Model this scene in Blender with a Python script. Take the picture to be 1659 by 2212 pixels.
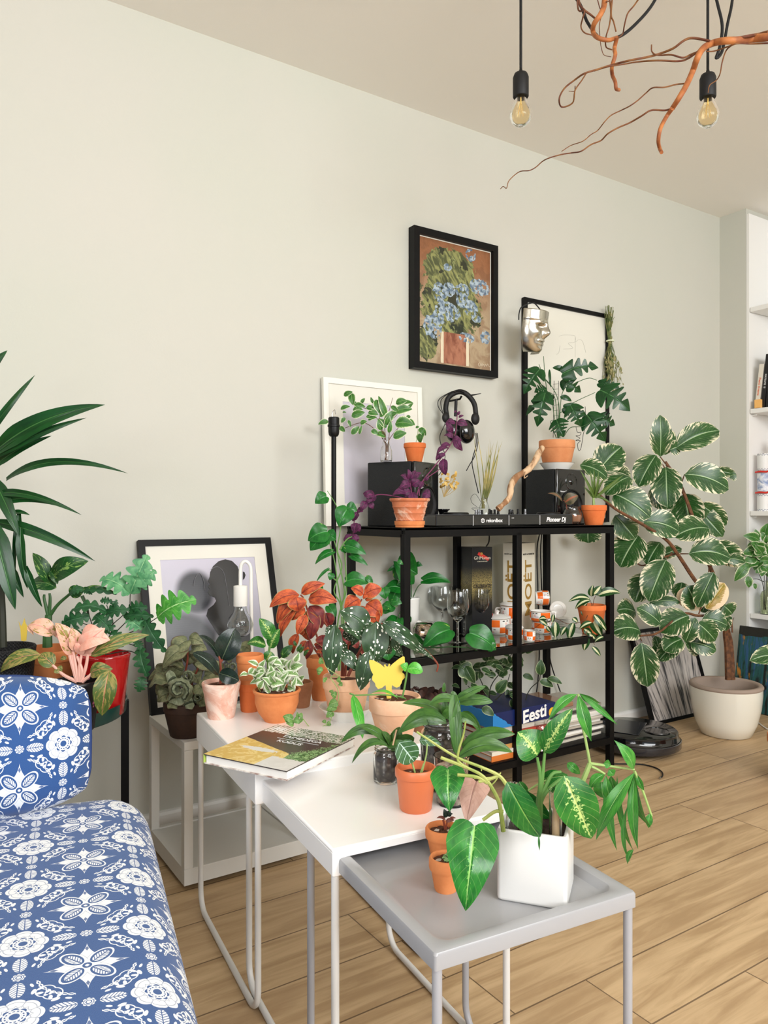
import bpy, bmesh, math, random
from math import sin, cos, pi, radians, sqrt, atan2
from mathutils import Vector, Matrix, noise
V = Vector
for o in list(bpy.data.objects): bpy.data.objects.remove(o)
SC = bpy.context.scene; COL = SC.collection
# ---------------------------------------------------------------- camera, light, exposure
F, H, YAW = 1640.0, 0.98, radians(56.9)          # focal length in px, eye height, wall direction vs view axis
FW = V((cos(YAW), sin(YAW), 0)); RT = V((sin(YAW), -cos(YAW), 0)); UP = V((0, 0, 1)); CAM = V((0, 0, H))
cd = bpy.data.cameras.new('camera'); cam = bpy.data.objects.new('camera', cd); COL.objects.link(cam)
cam.location = CAM; cam.rotation_euler = FW.to_track_quat('-Z', 'Y').to_euler()
cd.sensor_fit = 'VERTICAL'; cd.sensor_height = 36; cd.lens = F / 2212 * 36; cd.clip_start = .02
SC.camera = cam
SC.view_settings.view_transform = 'Standard'; SC.view_settings.look = 'None'
SC.view_settings.exposure = 0.09; SC.view_settings.gamma = 1
w = bpy.data.worlds.new('world'); SC.world = w; w.use_nodes = True
w.node_tree.nodes['Background'].inputs[0].default_value = (0.86, 0.92, 1.0, 1)
w.node_tree.nodes['Background'].inputs[1].default_value = .6
def area(name, loc, target, sx, sy, power, col):
    l = bpy.data.lights.new(name, 'AREA'); l.shape = 'RECTANGLE'; l.size = sx; l.size_y = sy; l.energy = power; l.color = col
    o = bpy.data.objects.new(name, l); COL.objects.link(o); o.location = loc
    o.rotation_euler = (V(target) - V(loc)).to_track_quat('-Z', 'Y').to_euler(); return o
area('daylight_window', (-2.1, -.7, 1.5), (3.3, 1.1, 1.1), 1.7, 1.2, 72, (0.97, 0.985, 1.0))
area('ceiling_fill', (1.4, -3.0, 1.9), (1.8, 1.0, 2.53), 2.8, 1.0, 96, (.97, .985, 1.0))  # added fill light tilted up to brighten the ceiling, no real window
area('back_wall_fill', (1.0, -1.6, 2.3), (1.6, 2.1, 1.2), 2.6, .7, 62, (.97, .985, 1.0))  # added soft fill hanging inside the room, aimed at the back wall
# ---------------------------------------------------------------- pixel <-> place helpers (photo frame 1659x2212)
def ray(px, py): return FW + RT * ((px - 829.5) / F) + UP * ((1106 - py) / F)
def pt(px, py, Z): return CAM + ray(px, py) * Z
def on(px, py, h):
    return pt(px, py, (H - h) * F / (py - 1106))
def onY(px, py, y):
    r = ray(px, py); return CAM + r * (y / r.y)
def atY(px, y, z):
    p = onY(px, 1106, y); return V((p.x, p.y, z))
def dep(p): return (p - CAM).dot(FW)
def xy(p, z): return V((p.x, p.y, z))
class Crop:                                     # reads coordinates taken from an enlarged view of the photo
    def __init__(s, x0, y0, k): s.x0, s.y0, s.k = x0, y0, k
    def __call__(s, x, y): return (s.x0 + x / s.k, s.y0 + y / s.k)
cA0 = Crop(0, 700, 3.607); cA = Crop(0, 1140, 3.607); cB = Crop(260, 1140, 4.1475); cC = Crop(560, 1140, 4.1475)
cD = Crop(640, 780, 3.607); cE = Crop(1040, 620, 3.95); cG = Crop(780, 1100, 2.86); cH = Crop(860, 1150, 3.456)
cI = Crop(1220, 860, 2.765); cJ = Crop(1540, 700, 3.16); cK = Crop(400, 1400, 3.318); cL = Crop(720, 1400, 3.77)
cM = Crop(900, 1480, 3.072); cN = Crop(1060, 0, 2.769); cO = Crop(400, 1600, 2.765); cP = Crop(700, 1700, 2.304)
cQ = Crop(980, 1380, 3.95); cR = Crop(1300, 1300, 4.621); cS = Crop(900, 1150, 7.213); cT = Crop(1030, 1250, 5.184)
cU = Crop(980, 960, 4.74); cX = Crop(0, 0, 1)
# ---------------------------------------------------------------- objects
def tag(o, label=None, cat=None, group=None, kind=None):
    if label: o['label'] = label
    if cat: o['category'] = cat
    if group: o['group'] = group
    if kind: o['kind'] = kind
    return o
def thing(name, label, cat, loc, group=None):
    o = bpy.data.objects.new(name, None); o.empty_display_size = .05; COL.objects.link(o); o.location = loc
    return tag(o, label, cat, group)
def worldloc(o):
    l = V(o.location)
    while o.parent: o = o.parent; l += V(o.location)
    return l
class MB:
    def __init__(s): s.v = []; s.f = []; s.uv = []; s.m = []
    def face(s, idx, uv=None, m=0): s.f.append(tuple(idx)); s.uv.append(uv or [(0, 0)] * len(idx)); s.m.append(m)
    def grid(s, pts, uvs=None, cu=False, cv=False, m=0):
        R = len(pts); C = len(pts[0]); o = len(s.v)
        for r in pts: s.v.extend(r)
        for i in range(R if cv else R - 1):
            for j in range(C if cu else C - 1):
                i2, j2 = (i + 1) % R, (j + 1) % C
                idx = (o + i*C + j, o + i*C + j2, o + i2*C + j2, o + i2*C + j)
                if uvs: u = [uvs[i][j], uvs[i][j+1 if j+1 < len(uvs[i]) else 0], uvs[i+1 if i+1 < len(uvs) else 0][j+1 if j+1 < len(uvs[i]) else 0], uvs[i+1 if i+1 < len(uvs) else 0][j]]
                else: u = [(j/C, i/R), ((j+1)/C, i/R), ((j+1)/C, (i+1)/R), (j/C, (i+1)/R)]
                s.face(idx, u, m)
        return s
    def box(s, c, d, rz=0, M=None, m=0):
        c = V(c); R = M or Matrix.Rotation(rz, 3, 'Z'); o = len(s.v)
        for x, y, z in ((-1,-1,-1),(1,-1,-1),(1,1,-1),(-1,1,-1),(-1,-1,1),(1,-1,1),(1,1,1),(-1,1,1)):
            s.v.append(c + R @ V((x*d[0]/2, y*d[1]/2, z*d[2]/2)))
        for f in ((0,3,2,1),(4,5,6,7),(0,1,5,4),(1,2,6,5),(2,3,7,6),(3,0,4,7)):
            s.face([o+i for i in f], [(0,0),(1,0),(1,1),(0,1)], m)
        return s
    def bar(s, a, b, w, h=None, up=UP, m=0):        # rectangular bar from a to b
        a, b = V(a), V(b); z = (b - a).normalized(); x = up.cross(z)
        if x.length < 1e-4: x = V((1, 0, 0))
        x.normalize(); y = z.cross(x); R = Matrix((x, y, z)).transposed()
        return s.box((a + b) / 2, (w, h or w, (b - a).length), M=R, m=m)
    def lathe(s, prof, c, n=32, M=None, caps=True, m=0):
        c = V(c); rows = []; uvs = []; L = [0]
        for i in range(1, len(prof)): L.append(L[-1] + math.dist(prof[i], prof[i-1]))
        for k, (r, z) in enumerate(prof):
            row = []
            for j in range(n):
                p = V((r*cos(2*pi*j/n), r*sin(2*pi*j/n), z))
                row.append(c + (M @ p if M else p))
            rows.append(row); uvs.append([(j/n, L[k]/(L[-1] or 1)) for j in range(n + 1)])
        s.grid(rows, uvs, cu=True, m=m)
        o = len(s.v) - len(prof)*n
        if caps:
            if prof[0][0] > 1e-5: s.face([o + j for j in reversed(range(n))], m=m)
            if prof[-1][0] > 1e-5: s.face([o + (len(prof)-1)*n + j for j in range(n)], m=m)
        return s
    def tube(s, path, r, n=8, r1=None, closed=False, m=0):
        path = [V(p) for p in path]; N = len(path)
        rr = r if isinstance(r, (list, tuple)) else [r + ((r if r1 is None else r1) - r)*i/max(1, N-1) for i in range(N)]
        t0 = (path[1] - path[0]).normalized(); x = t0.orthogonal().normalized(); rows = []
        for i, p in enumerate(path):
            t = (path[min(i+1, N-1)] - path[max(i-1, 0)])
            if t.length < 1e-9: t = t0
            t = t.normalized(); x = (x - t * x.dot(t))
            if x.length < 1e-6: x = t.orthogonal()
            x.normalize(); y = t.cross(x)
            rows.append([p + (x*cos(2*pi*j/n) + y*sin(2*pi*j/n)) * rr[i] for j in range(n)])
        o = len(s.v); s.grid(rows, cu=True, cv=closed, m=m)
        if not closed:
            s.face([o + j for j in reversed(range(n))], m=m); s.face([o + (N-1)*n + j for j in range(n)], m=m)
        return s
    def ball(s, c, r, n=12, sc=(1, 1, 1), M=None, m=0):
        c = V(c); rows = []
        for i in range(n + 1):
            a = pi*i/n; a = min(max(a, .001), pi - .001)
            rows.append([c + ((M or Matrix.Identity(3)) @ V((r*sc[0]*sin(a)*cos(2*pi*j/(2*n)), r*sc[1]*sin(a)*sin(2*pi*j/(2*n)), -r*sc[2]*cos(a)))) for j in range(2*n)])
        return s.grid(rows, cu=True, m=m)
    def prism(s, poly, z0, z1, M=None, c=(0, 0, 0), m=0):     # poly in local xy, extruded along local z
        c = V(c); M = M or Matrix.Identity(3); o = len(s.v); n = len(poly)
        for z in (z0, z1):
            for p in poly: s.v.append(c + M @ V((p[0], p[1], z)))
        s.face([o + j for j in reversed(range(n))], [tuple(poly[j]) for j in reversed(range(n))], m)
        s.face([o + n + j for j in range(n)], [tuple(p) for p in poly], m)
        for j in range(n): s.face([o + j, o + (j+1) % n, o + n + (j+1) % n, o + n + j], None, m)
        return s
    def build(s, name, mat, parent=None, loc=None, smooth=True, bevel=0, seg=2, sub=0, solid=0, auto=40):
        base = worldloc(parent) if parent else V(loc or (0, 0, 0))
        me = bpy.data.meshes.new(name); me.from_pydata([tuple(V(p) - base) for p in s.v], [], s.f)
        ul = me.uv_layers.new(name='UVMap'); k = 0
        flat = []
        for u in s.uv: 
            for q in u: flat += [q[0], q[1]]
        ul.data.foreach_set('uv', flat)
        for mm in (mat if isinstance(mat, (list, tuple)) else [mat]): me.materials.append(mm)
        me.polygons.foreach_set('material_index', s.m); me.update()
        if smooth:
            me.polygons.foreach_set('use_smooth', [True]*len(me.polygons))
            if auto and auto < 180: me.set_sharp_from_angle(angle=radians(auto))
        o = bpy.data.objects.new(name, me); COL.objects.link(o)
        if parent: o.parent = parent
        else: o.location = base
        if bevel:
            b = o.modifiers.new('bevel', 'BEVEL'); b.width = bevel; b.segments = seg; b.limit_method = 'ANGLE'; b.angle_limit = radians(40)
        if sub: b = o.modifiers.new('sub', 'SUBSURF'); b.levels = sub; b.render_levels = sub
        if solid: b = o.modifiers.new('solid', 'SOLIDIFY'); b.thickness = solid; b.offset = 0
        return o
def spl(pts, k=5):                                  # Catmull-Rom through points
    P = [V(p) for p in pts]
    if len(P) < 3: return [P[0].lerp(P[-1], i/k) for i in range(k + 1)]
    P = [P[0]*2 - P[1]] + P + [P[-1]*2 - P[-2]]; out = []
    for i in range(1, len(P) - 2):
        a, b, c, d = P[i-1:i+3]
        for j in range(k):
            t = j/k; out.append(.5*((2*b) + (c-a)*t + (2*a-5*b+4*c-d)*t*t + (3*b-a-3*c+d)*t**3))
    return out + [P[-2]]
def text(body, size, M, mat, parent, name='lettering', depth=.0006, xs=1.0, align='CENTER', bold=0, shear=0):
    cu = bpy.data.curves.new('t', 'FONT'); cu.body = body; cu.size = size; cu.extrude = depth; cu.align_x = align; cu.align_y = 'CENTER'; cu.offset = bold; cu.shear = shear; cu.resolution_u = 4
    t = bpy.data.objects.new('t', cu); COL.objects.link(t)
    dg = bpy.context.evaluated_depsgraph_get(); me = bpy.data.meshes.new_from_object(t.evaluated_get(dg)); bpy.data.objects.remove(t)
    me.transform(Matrix.Diagonal((xs, 1, 1, 1))); me.transform(M)
    base = worldloc(parent); me.transform(Matrix.Translation(-base))
    me.materials.clear(); me.materials.append(mat); o = bpy.data.objects.new(name, me); COL.objects.link(o); o.parent = parent
    return o
def frameM(o, x, y):                                 # 4x4 with origin o, x and y axes
    x = V(x).normalized(); y = V(y).normalized(); z = x.cross(y)
    M = Matrix((x, y, z)).transposed().to_4x4(); M.translation = V(o); return M
# ---------------------------------------------------------------- materials
def lin(c):
    c = [v/255 if max(c) > 1 else v for v in c]
    return tuple((v/12.92 if v <= .04045 else ((v+.055)/1.055)**2.4) for v in c[:3]) + (1,)
class X:                                             # arithmetic on shader sockets
    T = None
    def __init__(s, v): s.v = v
    @staticmethod
    def m(op, *a, clamp=False):
        n = X.T.nodes.new('ShaderNodeMath'); n.operation = op; n.use_clamp = clamp
        for i, q in enumerate(a):
            q = q.v if isinstance(q, X) else q
            if isinstance(q, (int, float)): n.inputs[i].default_value = q
            else: X.T.links.new(q, n.inputs[i])
        return X(n.outputs[0])
    def __add__(a, b): return X.m('ADD', a, b)
    __radd__ = __add__
    def __sub__(a, b): return X.m('SUBTRACT', a, b)
    def __rsub__(a, b): return X.m('SUBTRACT', b, a)
    def __mul__(a, b): return X.m('MULTIPLY', a, b)
    __rmul__ = __mul__
    def __truediv__(a, b): return X.m('DIVIDE', a, b)
    def __pow__(a, b): return X.m('POWER', a, b)
    def abs(a): return X.m('ABSOLUTE', a)
    def fract(a): return X.m('FRACT', a)
    def sin(a): return X.m('SINE', a)
    def cos(a): return X.m('COSINE', a)
    def sqrt(a): return X.m('SQRT', a)
    def lt(a, b): return X.m('LESS_THAN', a, b)
    def gt(a, b): return X.m('GREATER_THAN', a, b)
    def max(a, b): return X.m('MAXIMUM', a, b)
    def min(a, b): return X.m('MINIMUM', a, b)
    def sst(a, lo, hi):                              # smooth 0..1 ramp
        n = X.T.nodes.new('ShaderNodeMapRange'); n.interpolation_type = 'SMOOTHSTEP'
        X.T.links.new(a.v, n.inputs[0]); n.inputs[1].default_value = lo; n.inputs[2].default_value = hi
        return X(n.outputs[0])
def node(t, **kw):
    n = X.T.nodes.new(t)
    for k, v in kw.items(): setattr(n, k, v)
    return n
def setin(n, i, v):
    v = v.v if isinstance(v, X) else v
    if isinstance(v, (int, float)): n.inputs[i].default_value = v
    elif isinstance(v, (tuple, list)): n.inputs[i].default_value = v if len(v) == len(n.inputs[i].default_value) else lin(v)
    else: X.T.links.new(v, n.inputs[i])
def mix(f, a, b):
    n = node('ShaderNodeMix', data_type='RGBA'); 
    for k, v in ((0, f), (6, a), (7, b)):
        v = v.v if isinstance(v, X) else v
        if k and isinstance(v, (tuple, list)): v = lin(v[:3]) if len(v) == 3 else v
        if isinstance(v, (int, float)): n.inputs[k].default_value = v
        elif isinstance(v, tuple): n.inputs[k].default_value = v
        else: X.T.links.new(v, n.inputs[k])
    return X(n.outputs[2])
def coords(kind='Object'):
    n = node('ShaderNodeTexCoord'); return n.outputs[kind]
def sep(s):
    n = node('ShaderNodeSeparateXYZ'); X.T.links.new(s, n.inputs[0]); return [X(n.outputs[i]) for i in range(3)]
def comb(x, y, z=0.0):
    n = node('ShaderNodeCombineXYZ'); setin(n, 0, x); setin(n, 1, y); setin(n, 2, z); return n.outputs[0]
def nz(scale, co=None, detail=3, rough=.55, dist=0):
    n = node('ShaderNodeTexNoise'); n.inputs['Scale'].default_value = scale; n.inputs['Detail'].default_value = detail
    n.inputs['Roughness'].default_value = rough; n.inputs['Distortion'].default_value = dist
    X.T.links.new(co if co is not None else coords(), n.inputs['Vector']); return X(n.outputs[0])
def vor(scale, co, feature='F1', out=0, rnd=1.0):
    n = node('ShaderNodeTexVoronoi'); n.feature = feature; n.inputs['Scale'].default_value = scale; n.inputs['Randomness'].default_value = rnd
    X.T.links.new(co, n.inputs['Vector']); return X(n.outputs[out])
MATS = {}
def mat(name, col=(200, 200, 200), rough=.5, metal=0, fn=None, bump=None, spec=.5, trans=0, ior=1.45, coat=0, sheen=0, alpha=1, emit=None):
    if name in MATS: return MATS[name]
    m = bpy.data.materials.new(name); m.use_nodes = True; X.T = m.node_tree; b = m.node_tree.nodes['Principled BSDF']
    b.inputs['Base Color'].default_value = lin(col); b.inputs['Roughness'].default_value = rough; b.inputs['Metallic'].default_value = metal
    b.inputs['Specular IOR Level'].default_value = spec; b.inputs['Transmission Weight'].default_value = trans; b.inputs['IOR'].default_value = ior
    b.inputs['Coat Weight'].default_value = coat; b.inputs['Sheen Weight'].default_value = sheen; b.inputs['Alpha'].default_value = alpha
    if emit: b.inputs['Emission Color'].default_value = lin(emit[0]); b.inputs['Emission Strength'].default_value = emit[1]
    hs = None
    if fn:
        r = fn()
        if isinstance(r, dict):
            for k, v in r.items():
                if k == 'height': hs = v; continue
                setin(b, k, v)
        else: setin(b, 'Base Color', r)
    if bump or hs:
        n = node('ShaderNodeBump'); n.inputs['Distance'].default_value = .004
        if bump: sc, st = bump; h = nz(sc, detail=4); n.inputs['Strength'].default_value = st
        else: h, st = hs; n.inputs['Strength'].default_value = st
        X.T.links.new(h.v, n.inputs['Height']); X.T.links.new(n.outputs[0], b.inputs['Normal'])
    MATS[name] = m; return m
def two(c1, c2, scale, lo=.35, hi=.65, detail=4, **k):
    return lambda: mix(nz(scale, detail=detail, **k).sst(lo, hi), c1, c2)
# ================================================================ SETTING
D = 2.384; CX = 3.664; CZ = 2.53                    # back wall, right wall, ceiling height
def f_wall(): return {'Base Color': mix(nz(1.1, detail=3).sst(.3, .7), (202, 200, 190), (198, 199, 187)), 'height': (nz(160, detail=3), .06)}
M_wall = mat('wall_paint', rough=.75, fn=f_wall)
M_ceil = mat('ceiling_paint', (248, 245, 238), .85, bump=(200, .06))
M_white = mat('white_board', (238, 237, 233), .4)
def f_floor():
    co = coords(); x, y, z = sep(co)
    row = X.m('FLOOR', (y + 10.12) / .165); fy = ((y + 10.12) / .165).fract()
    off = (row * 12.9898).sin() * 43758.5453; off = off.fract(); px = (x / 1.28) + off; col = X.m('FLOOR', px); fx = px.fract()
    rnd = ((row * 7.13 + col * 3.71).sin() * 4375.85).fract()
    g = nz(1.0, comb(x * 2.2 + rnd * 13.0, y * 26.0 + rnd * 7.0, 0.0), detail=6, rough=.62, dist=.9)
    g2 = nz(1.0, comb(x * 1.6 + rnd * 31.0, y * 5.5, 4.0), detail=3, dist=1.6)
    c = mix(g.sst(.32, .68), (170, 140, 102), (205, 176, 136)); c = mix(g2.sst(.52, .78) * .45, c, (146, 114, 80)); c = mix(rnd * .28, c, (186, 158, 124))
    kn = vor(1.0, comb(x * 1.9 + 3.0, y * 4.0)).lt(.055); c = mix(kn * .55, c, (120, 88, 58))
    gap = X.max(fy.lt(.022), fx.lt(.0024)); c = mix(gap * .8, c, (84, 62, 42))
    return {'Base Color': c, 'Roughness': g * .15 + .38, 'height': (gap * -1.0 + g * .15, .35)}
M_floor = mat('oak_laminate', rough=.42, fn=f_floor)
def struct(name, mb, m, **k): return tag(mb.build(name, m, smooth=False, **k), kind='structure')
struct('floor', MB().box((.9, -.3, -.05), (6.6, 6.0, .1)), M_floor)
struct('ceiling', MB().box((.9, -.3, CZ + .05), (6.6, 6.0, .1)), M_ceil)
struct('wall_back', MB().box((.9, D + .05, CZ/2), (6.6, .1, CZ)), M_wall)
RY = 2.237                                           # the recess with shelves starts here
struct('wall_right', MB().box((CX + .25, (D + RY)/2, CZ/2), (.5, D - RY, CZ)).box((CX + .28, -1.0, CZ/2), (.1, 2*(RY + 1.0), CZ)), M_wall)
M_far = mat('taupe_wall_paint', (150, 140, 126), .8)  # mid tone given to the unseen walls to cut bounced light
struct('wall_left', MB().box((-2.25, -.3, CZ/2), (.1, 6.0, CZ)), M_far)
struct('wall_front', MB().box((-1.6, -3.25, CZ/2), (1.4, .1, CZ)).box((3.4, -3.25, CZ/2), (1.4, .1, CZ)).box((.9, -3.25, .2), (3.8, .1, .4)).box((.9, -3.25, CZ - .15), (3.8, .1, .3)), M_far)
def wallboard(x0, x1):
    mb = MB(); pr = [(0, 0), (.016, 0), (.016, .030), (.012, .038), (.006, .041), (0, .041)]
    rows = [[V((x, D - a, b)) for a, b in pr] for x in (x0, x1)]; mb.grid(rows); return mb
struct('baseboard_back', wallboard(-2.2, CX), M_white)
struct('baseboard_right', MB().box((CX - .007, (D + RY)/2, .02), (.014, D - RY, .04)), M_white)
# ================================================================ BOOKCASE in the recess
bc = thing('bookcase', 'white built-in shelves in the wall recess at the right edge of the photo', 'bookcase', (CX + .11, 1.75, 0))
for z in (1.504, .985, .465, .02, 2.02): MB().box((CX + .116, 1.73, z - .012), (.224, .975, .024)).build('shelf', M_white, bc, smooth=False, bevel=.002)
MB().box((CX + .223, 1.73, 1.25), (.008, 1.0, 2.5)).build('back_panel', M_white, bc, smooth=False)
for y in (RY - .008, 1.225): MB().box((CX + .115, y, 1.25), (.226, .014, 2.5)).build('side_panel', M_white, bc, smooth=False)
for z in (1.504, .985):
    MB().tube([(CX + .03, RY - .016, z - .03), (CX + .03, RY - .04, z - .03)], .004).build('shelf_pin', M_white, bc)
# ================================================================ NESTING TABLES
M_tab = mat('white_lacquer', (246, 245, 243), .28, coat=.2)
M_tabg = mat('light_grey_lacquer', (158, 158, 160), .3, coat=.2)
M_legw = mat('white_steel', (222, 221, 218), .35); M_legg = mat('grey_steel', (162, 162, 166), .35)
TA = radians(27.3)
TU = (RT*cos(TA) + FW*sin(TA)); TV = (FW*cos(TA) - RT*sin(TA))      # width and depth direction of the tables
def tframe(fl, h): return Matrix((TU, TV, UP)).transposed(), V((fl.x, fl.y, 0))
def table(name, label, flpx, h, W, L, low, lip, mt, ml, tray=False):
    fl = on(flpx[0], flpx[1], h); R, o = tframe(fl, h)
    P = lambda x, y, z: o + R @ V((x, y, z))
    t = thing(name, label, 'table', P(W/2, L/2, 0), 'nesting tables')
    ap = h - low
    mb = MB()
    if not tray:
        mb.box(P(W/2, L/2, h - .004), (W, L, .008), M=R)
        mb.build('tabletop', mt, t, bevel=.003)
        for x in (.0015, W - .0015): MB().box(P(x, L/2, h - ap/2 - .003), (.003, L, ap - .006), M=R).build('side_apron', mt, t, bevel=.001)
        MB().box(P(W/2, .0010, h - .0025 - lip/2), (W - .040, .0034, lip - .004), M=R).build('lip', mt, t); MB().box(P(W/2, L - .0015, h - ap/2), (W - .008, .003, ap - .008), M=R).build('rear_apron', mt, t)
        for x in (.0125, W - .0125): MB().box(P(x, .0016, h - ap/2 - .001), (.0225, .0036, ap), M=R).build('corner_plate', mt, t, bevel=.001)
    else:
        # pressed tray: rim, rounded inner wall, floor of the tray
        def rr(inset, z, rad, n=8):
            pts = []
            x0, x1, y0, y1 = inset, W - inset, inset, L - inset
            for cx, cy, a0 in ((x1-rad, y0+rad, -90), (x1-rad, y1-rad, 0), (x0+rad, y1-rad, 90), (x0+rad, y0+rad, 180)):
                for i in range(n + 1): a = radians(a0 + 90*i/n); pts.append(P(cx + rad*cos(a), cy + rad*sin(a), z))
            return pts
        rows = [rr(.004, low, .003), rr(0, low + .003, .004), rr(0, h - .004, .004), rr(.0015, h - .001, .005), rr(.004, h, .006), rr(.0175, h, .017),
                rr(.020, h - .0012, .020), rr(.0225, h - .006, .022), rr(.026, h - .013, .024), rr(.031, h - .0165, .026), rr(.040, h - .018, .03), rr(.10, h - .018, .04)]
        mb.grid(rows, cu=True); n = len(rows[0]); mb.face([len(mb.v) - n + j for j in range(n)])
        mb.build('tray_top', mt, t, auto=28)
    for x in (.0085, W - .0085):                      # U-shaped steel leg frames standing on the floor
        y0, y1, r = .0085, L - .0085, .0064; b = .045
        pts = [P(x, y0, low + .012)] + [P(x, y0 + b*(1 - cos(a)), r + b*(1 - sin(a))) for a in [radians(q) for q in (0, 15, 30, 45, 60, 75, 90)]]
        pts += [P(x, y1 - b*(1 - cos(a)), r + b*(1 - sin(a))) for a in [radians(q) for q in (90, 75, 60, 45, 30, 15, 0)]] + [P(x, y1, low + .012)]
        MB().tube(pts, r, 14).build('leg', ml, t)
    return t
HF, HM, HN = .484, .463, .447; LOWT = .418
t1 = table('nesting_table', 'tallest white nesting table carrying the terracotta pots and the open-cornered book', (551, 1664), HF, .40, .47, LOWT, .021, M_tab, M_legw)
t2 = table('nesting_table', 'middle white nesting table carrying the orange plastic pot and glass jars', (718, 1835), HM, .342, .46, LOWT + .003, .015, M_tab, M_legw)
t3 = table('nesting_table', 'lowest light grey tray-topped nesting table under the white square planter', (939, 2061), HN, .331, .43, HN - .025, .02, M_tabg, M_legg, tray=True)
HT = HN - .018
# ================================================================ TROLLEY against the wall
M_trol = mat('grey_white_laminate', (214, 212, 206), .5)
tr = thing('trolley', 'low pale grey shelf cart on the floor by the wall behind the tallest table', 'trolley', (.815, 2.075, 0))
x0, x1, ty0, ty1 = .636, .994, 1.917, 2.232
TH = .386
MB().box(((x0+x1)/2, (ty0+ty1)/2, TH - .011), (x1-x0, ty1-ty0, .022)).build('top_shelf', M_trol, tr, smooth=False, bevel=.0015)
MB().box(((x0+x1)/2, (ty0+ty1)/2, .048), (x1-x0-.03, ty1-ty0-.03, .012)).build('bottom_shelf', M_trol, tr, smooth=False)
for y in (ty0 + .008, ty1 - .008): MB().box(((x0+x1)/2, y, .037), (x1 - x0, .016, .042)).build('bottom_rail', M_trol, tr, smooth=False, bevel=.001)
for x in (x0 + .008, x1 - .008): MB().box((x, (ty0+ty1)/2, .037), (.0158, ty1 - ty0 - .032, .0418)).build('bottom_rail', M_trol, tr, smooth=False)
for x in (x0 + .012, x1 - .012):
    for y in (ty0 + .012, ty1 - .012): MB().box((x, y, (TH - .022 + .058)/2), (.0235, .0235, TH - .080)).build('leg', M_trol, tr, smooth=False, bevel=.001)
M_blk = mat('black_plastic', (10, 10, 11), .45, spec=.35)
for x in (x0 + .06, x1 - .06):
    for y in (ty0 + .06, ty1 - .06): MB().lathe([(.004, 0), (.010, 0), (.011, .004), (.011, .012), (.008, .0155)], (x, y, 0), 14).build('foot', M_blk, tr)
# ================================================================ BLACK SHELVING UNIT
M_met = mat('black_steel', (6, 6, 7), .5, spec=.22)
M_glass = mat('glass', (250, 252, 251), 0, trans=1, ior=1.45)
M_gsh = mat('shelf_glass', (236, 244, 240), .02, trans=1, ior=1.3, spec=.8)
SX0, SX1, SY0, SY1, SH = 1.362, 2.347, 1.971, 2.332, .93
su = thing('shelving_unit', 'black steel two-bay shelving unit with a glass middle shelf against the wall', 'shelf', ((SX0+SX1)/2, (SY0+SY1)/2, 0))
P_ = .024
for x in (SX0 + P_/2, 1.852, SX1 - P_/2):
    for y in (SY0 + P_/2, SY1 - P_/2):
        MB().box((x, y, (SH - .02)/2), (P_, P_, SH - .02)).build('post', M_met, su, smooth=False, bevel=.0015)
def rails(z, hgt, nm='rail'):
    MB().box(((SX0+SX1)/2, SY0 + .008, z), (SX1 - SX0 - .006, .016, hgt)).build(nm, M_met, su, smooth=False)
    MB().box(((SX0+SX1)/2, SY1 - .008, z), (SX1 - SX0 - .006, .016, hgt)).build(nm, M_met, su, smooth=False)
    for x in (SX0 + .008, SX1 - .008): MB().box((x, (SY0+SY1)/2, z), (.016, SY1 - SY0 - .034, hgt)).build(nm, M_met, su, smooth=False)
rails(SH - .016, .030); rails(.498, .024); rails(.10, .024)
MB().box(((SX0+SX1)/2, (SY0+SY1)/2, SH - .005), (SX1 - SX0, SY1 - SY0, .010)).build('top_panel', M_met, su, smooth=False, bevel=.002)
MSH = .512
MB().box(((SX0+SX1)/2, (SY0+SY1)/2, MSH - .0025), (SX1 - SX0 - .04, SY1 - SY0 - .036, .005)).build('glass_shelf', M_gsh, su, smooth=False)
BSH = .116
MB().box(((SX0+SX1)/2, (SY0+SY1)/2, BSH - .004), (SX1 - SX0 - .01, SY1 - SY0 - .01, .008)).build('bottom_panel', M_met, su, smooth=False)
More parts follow.
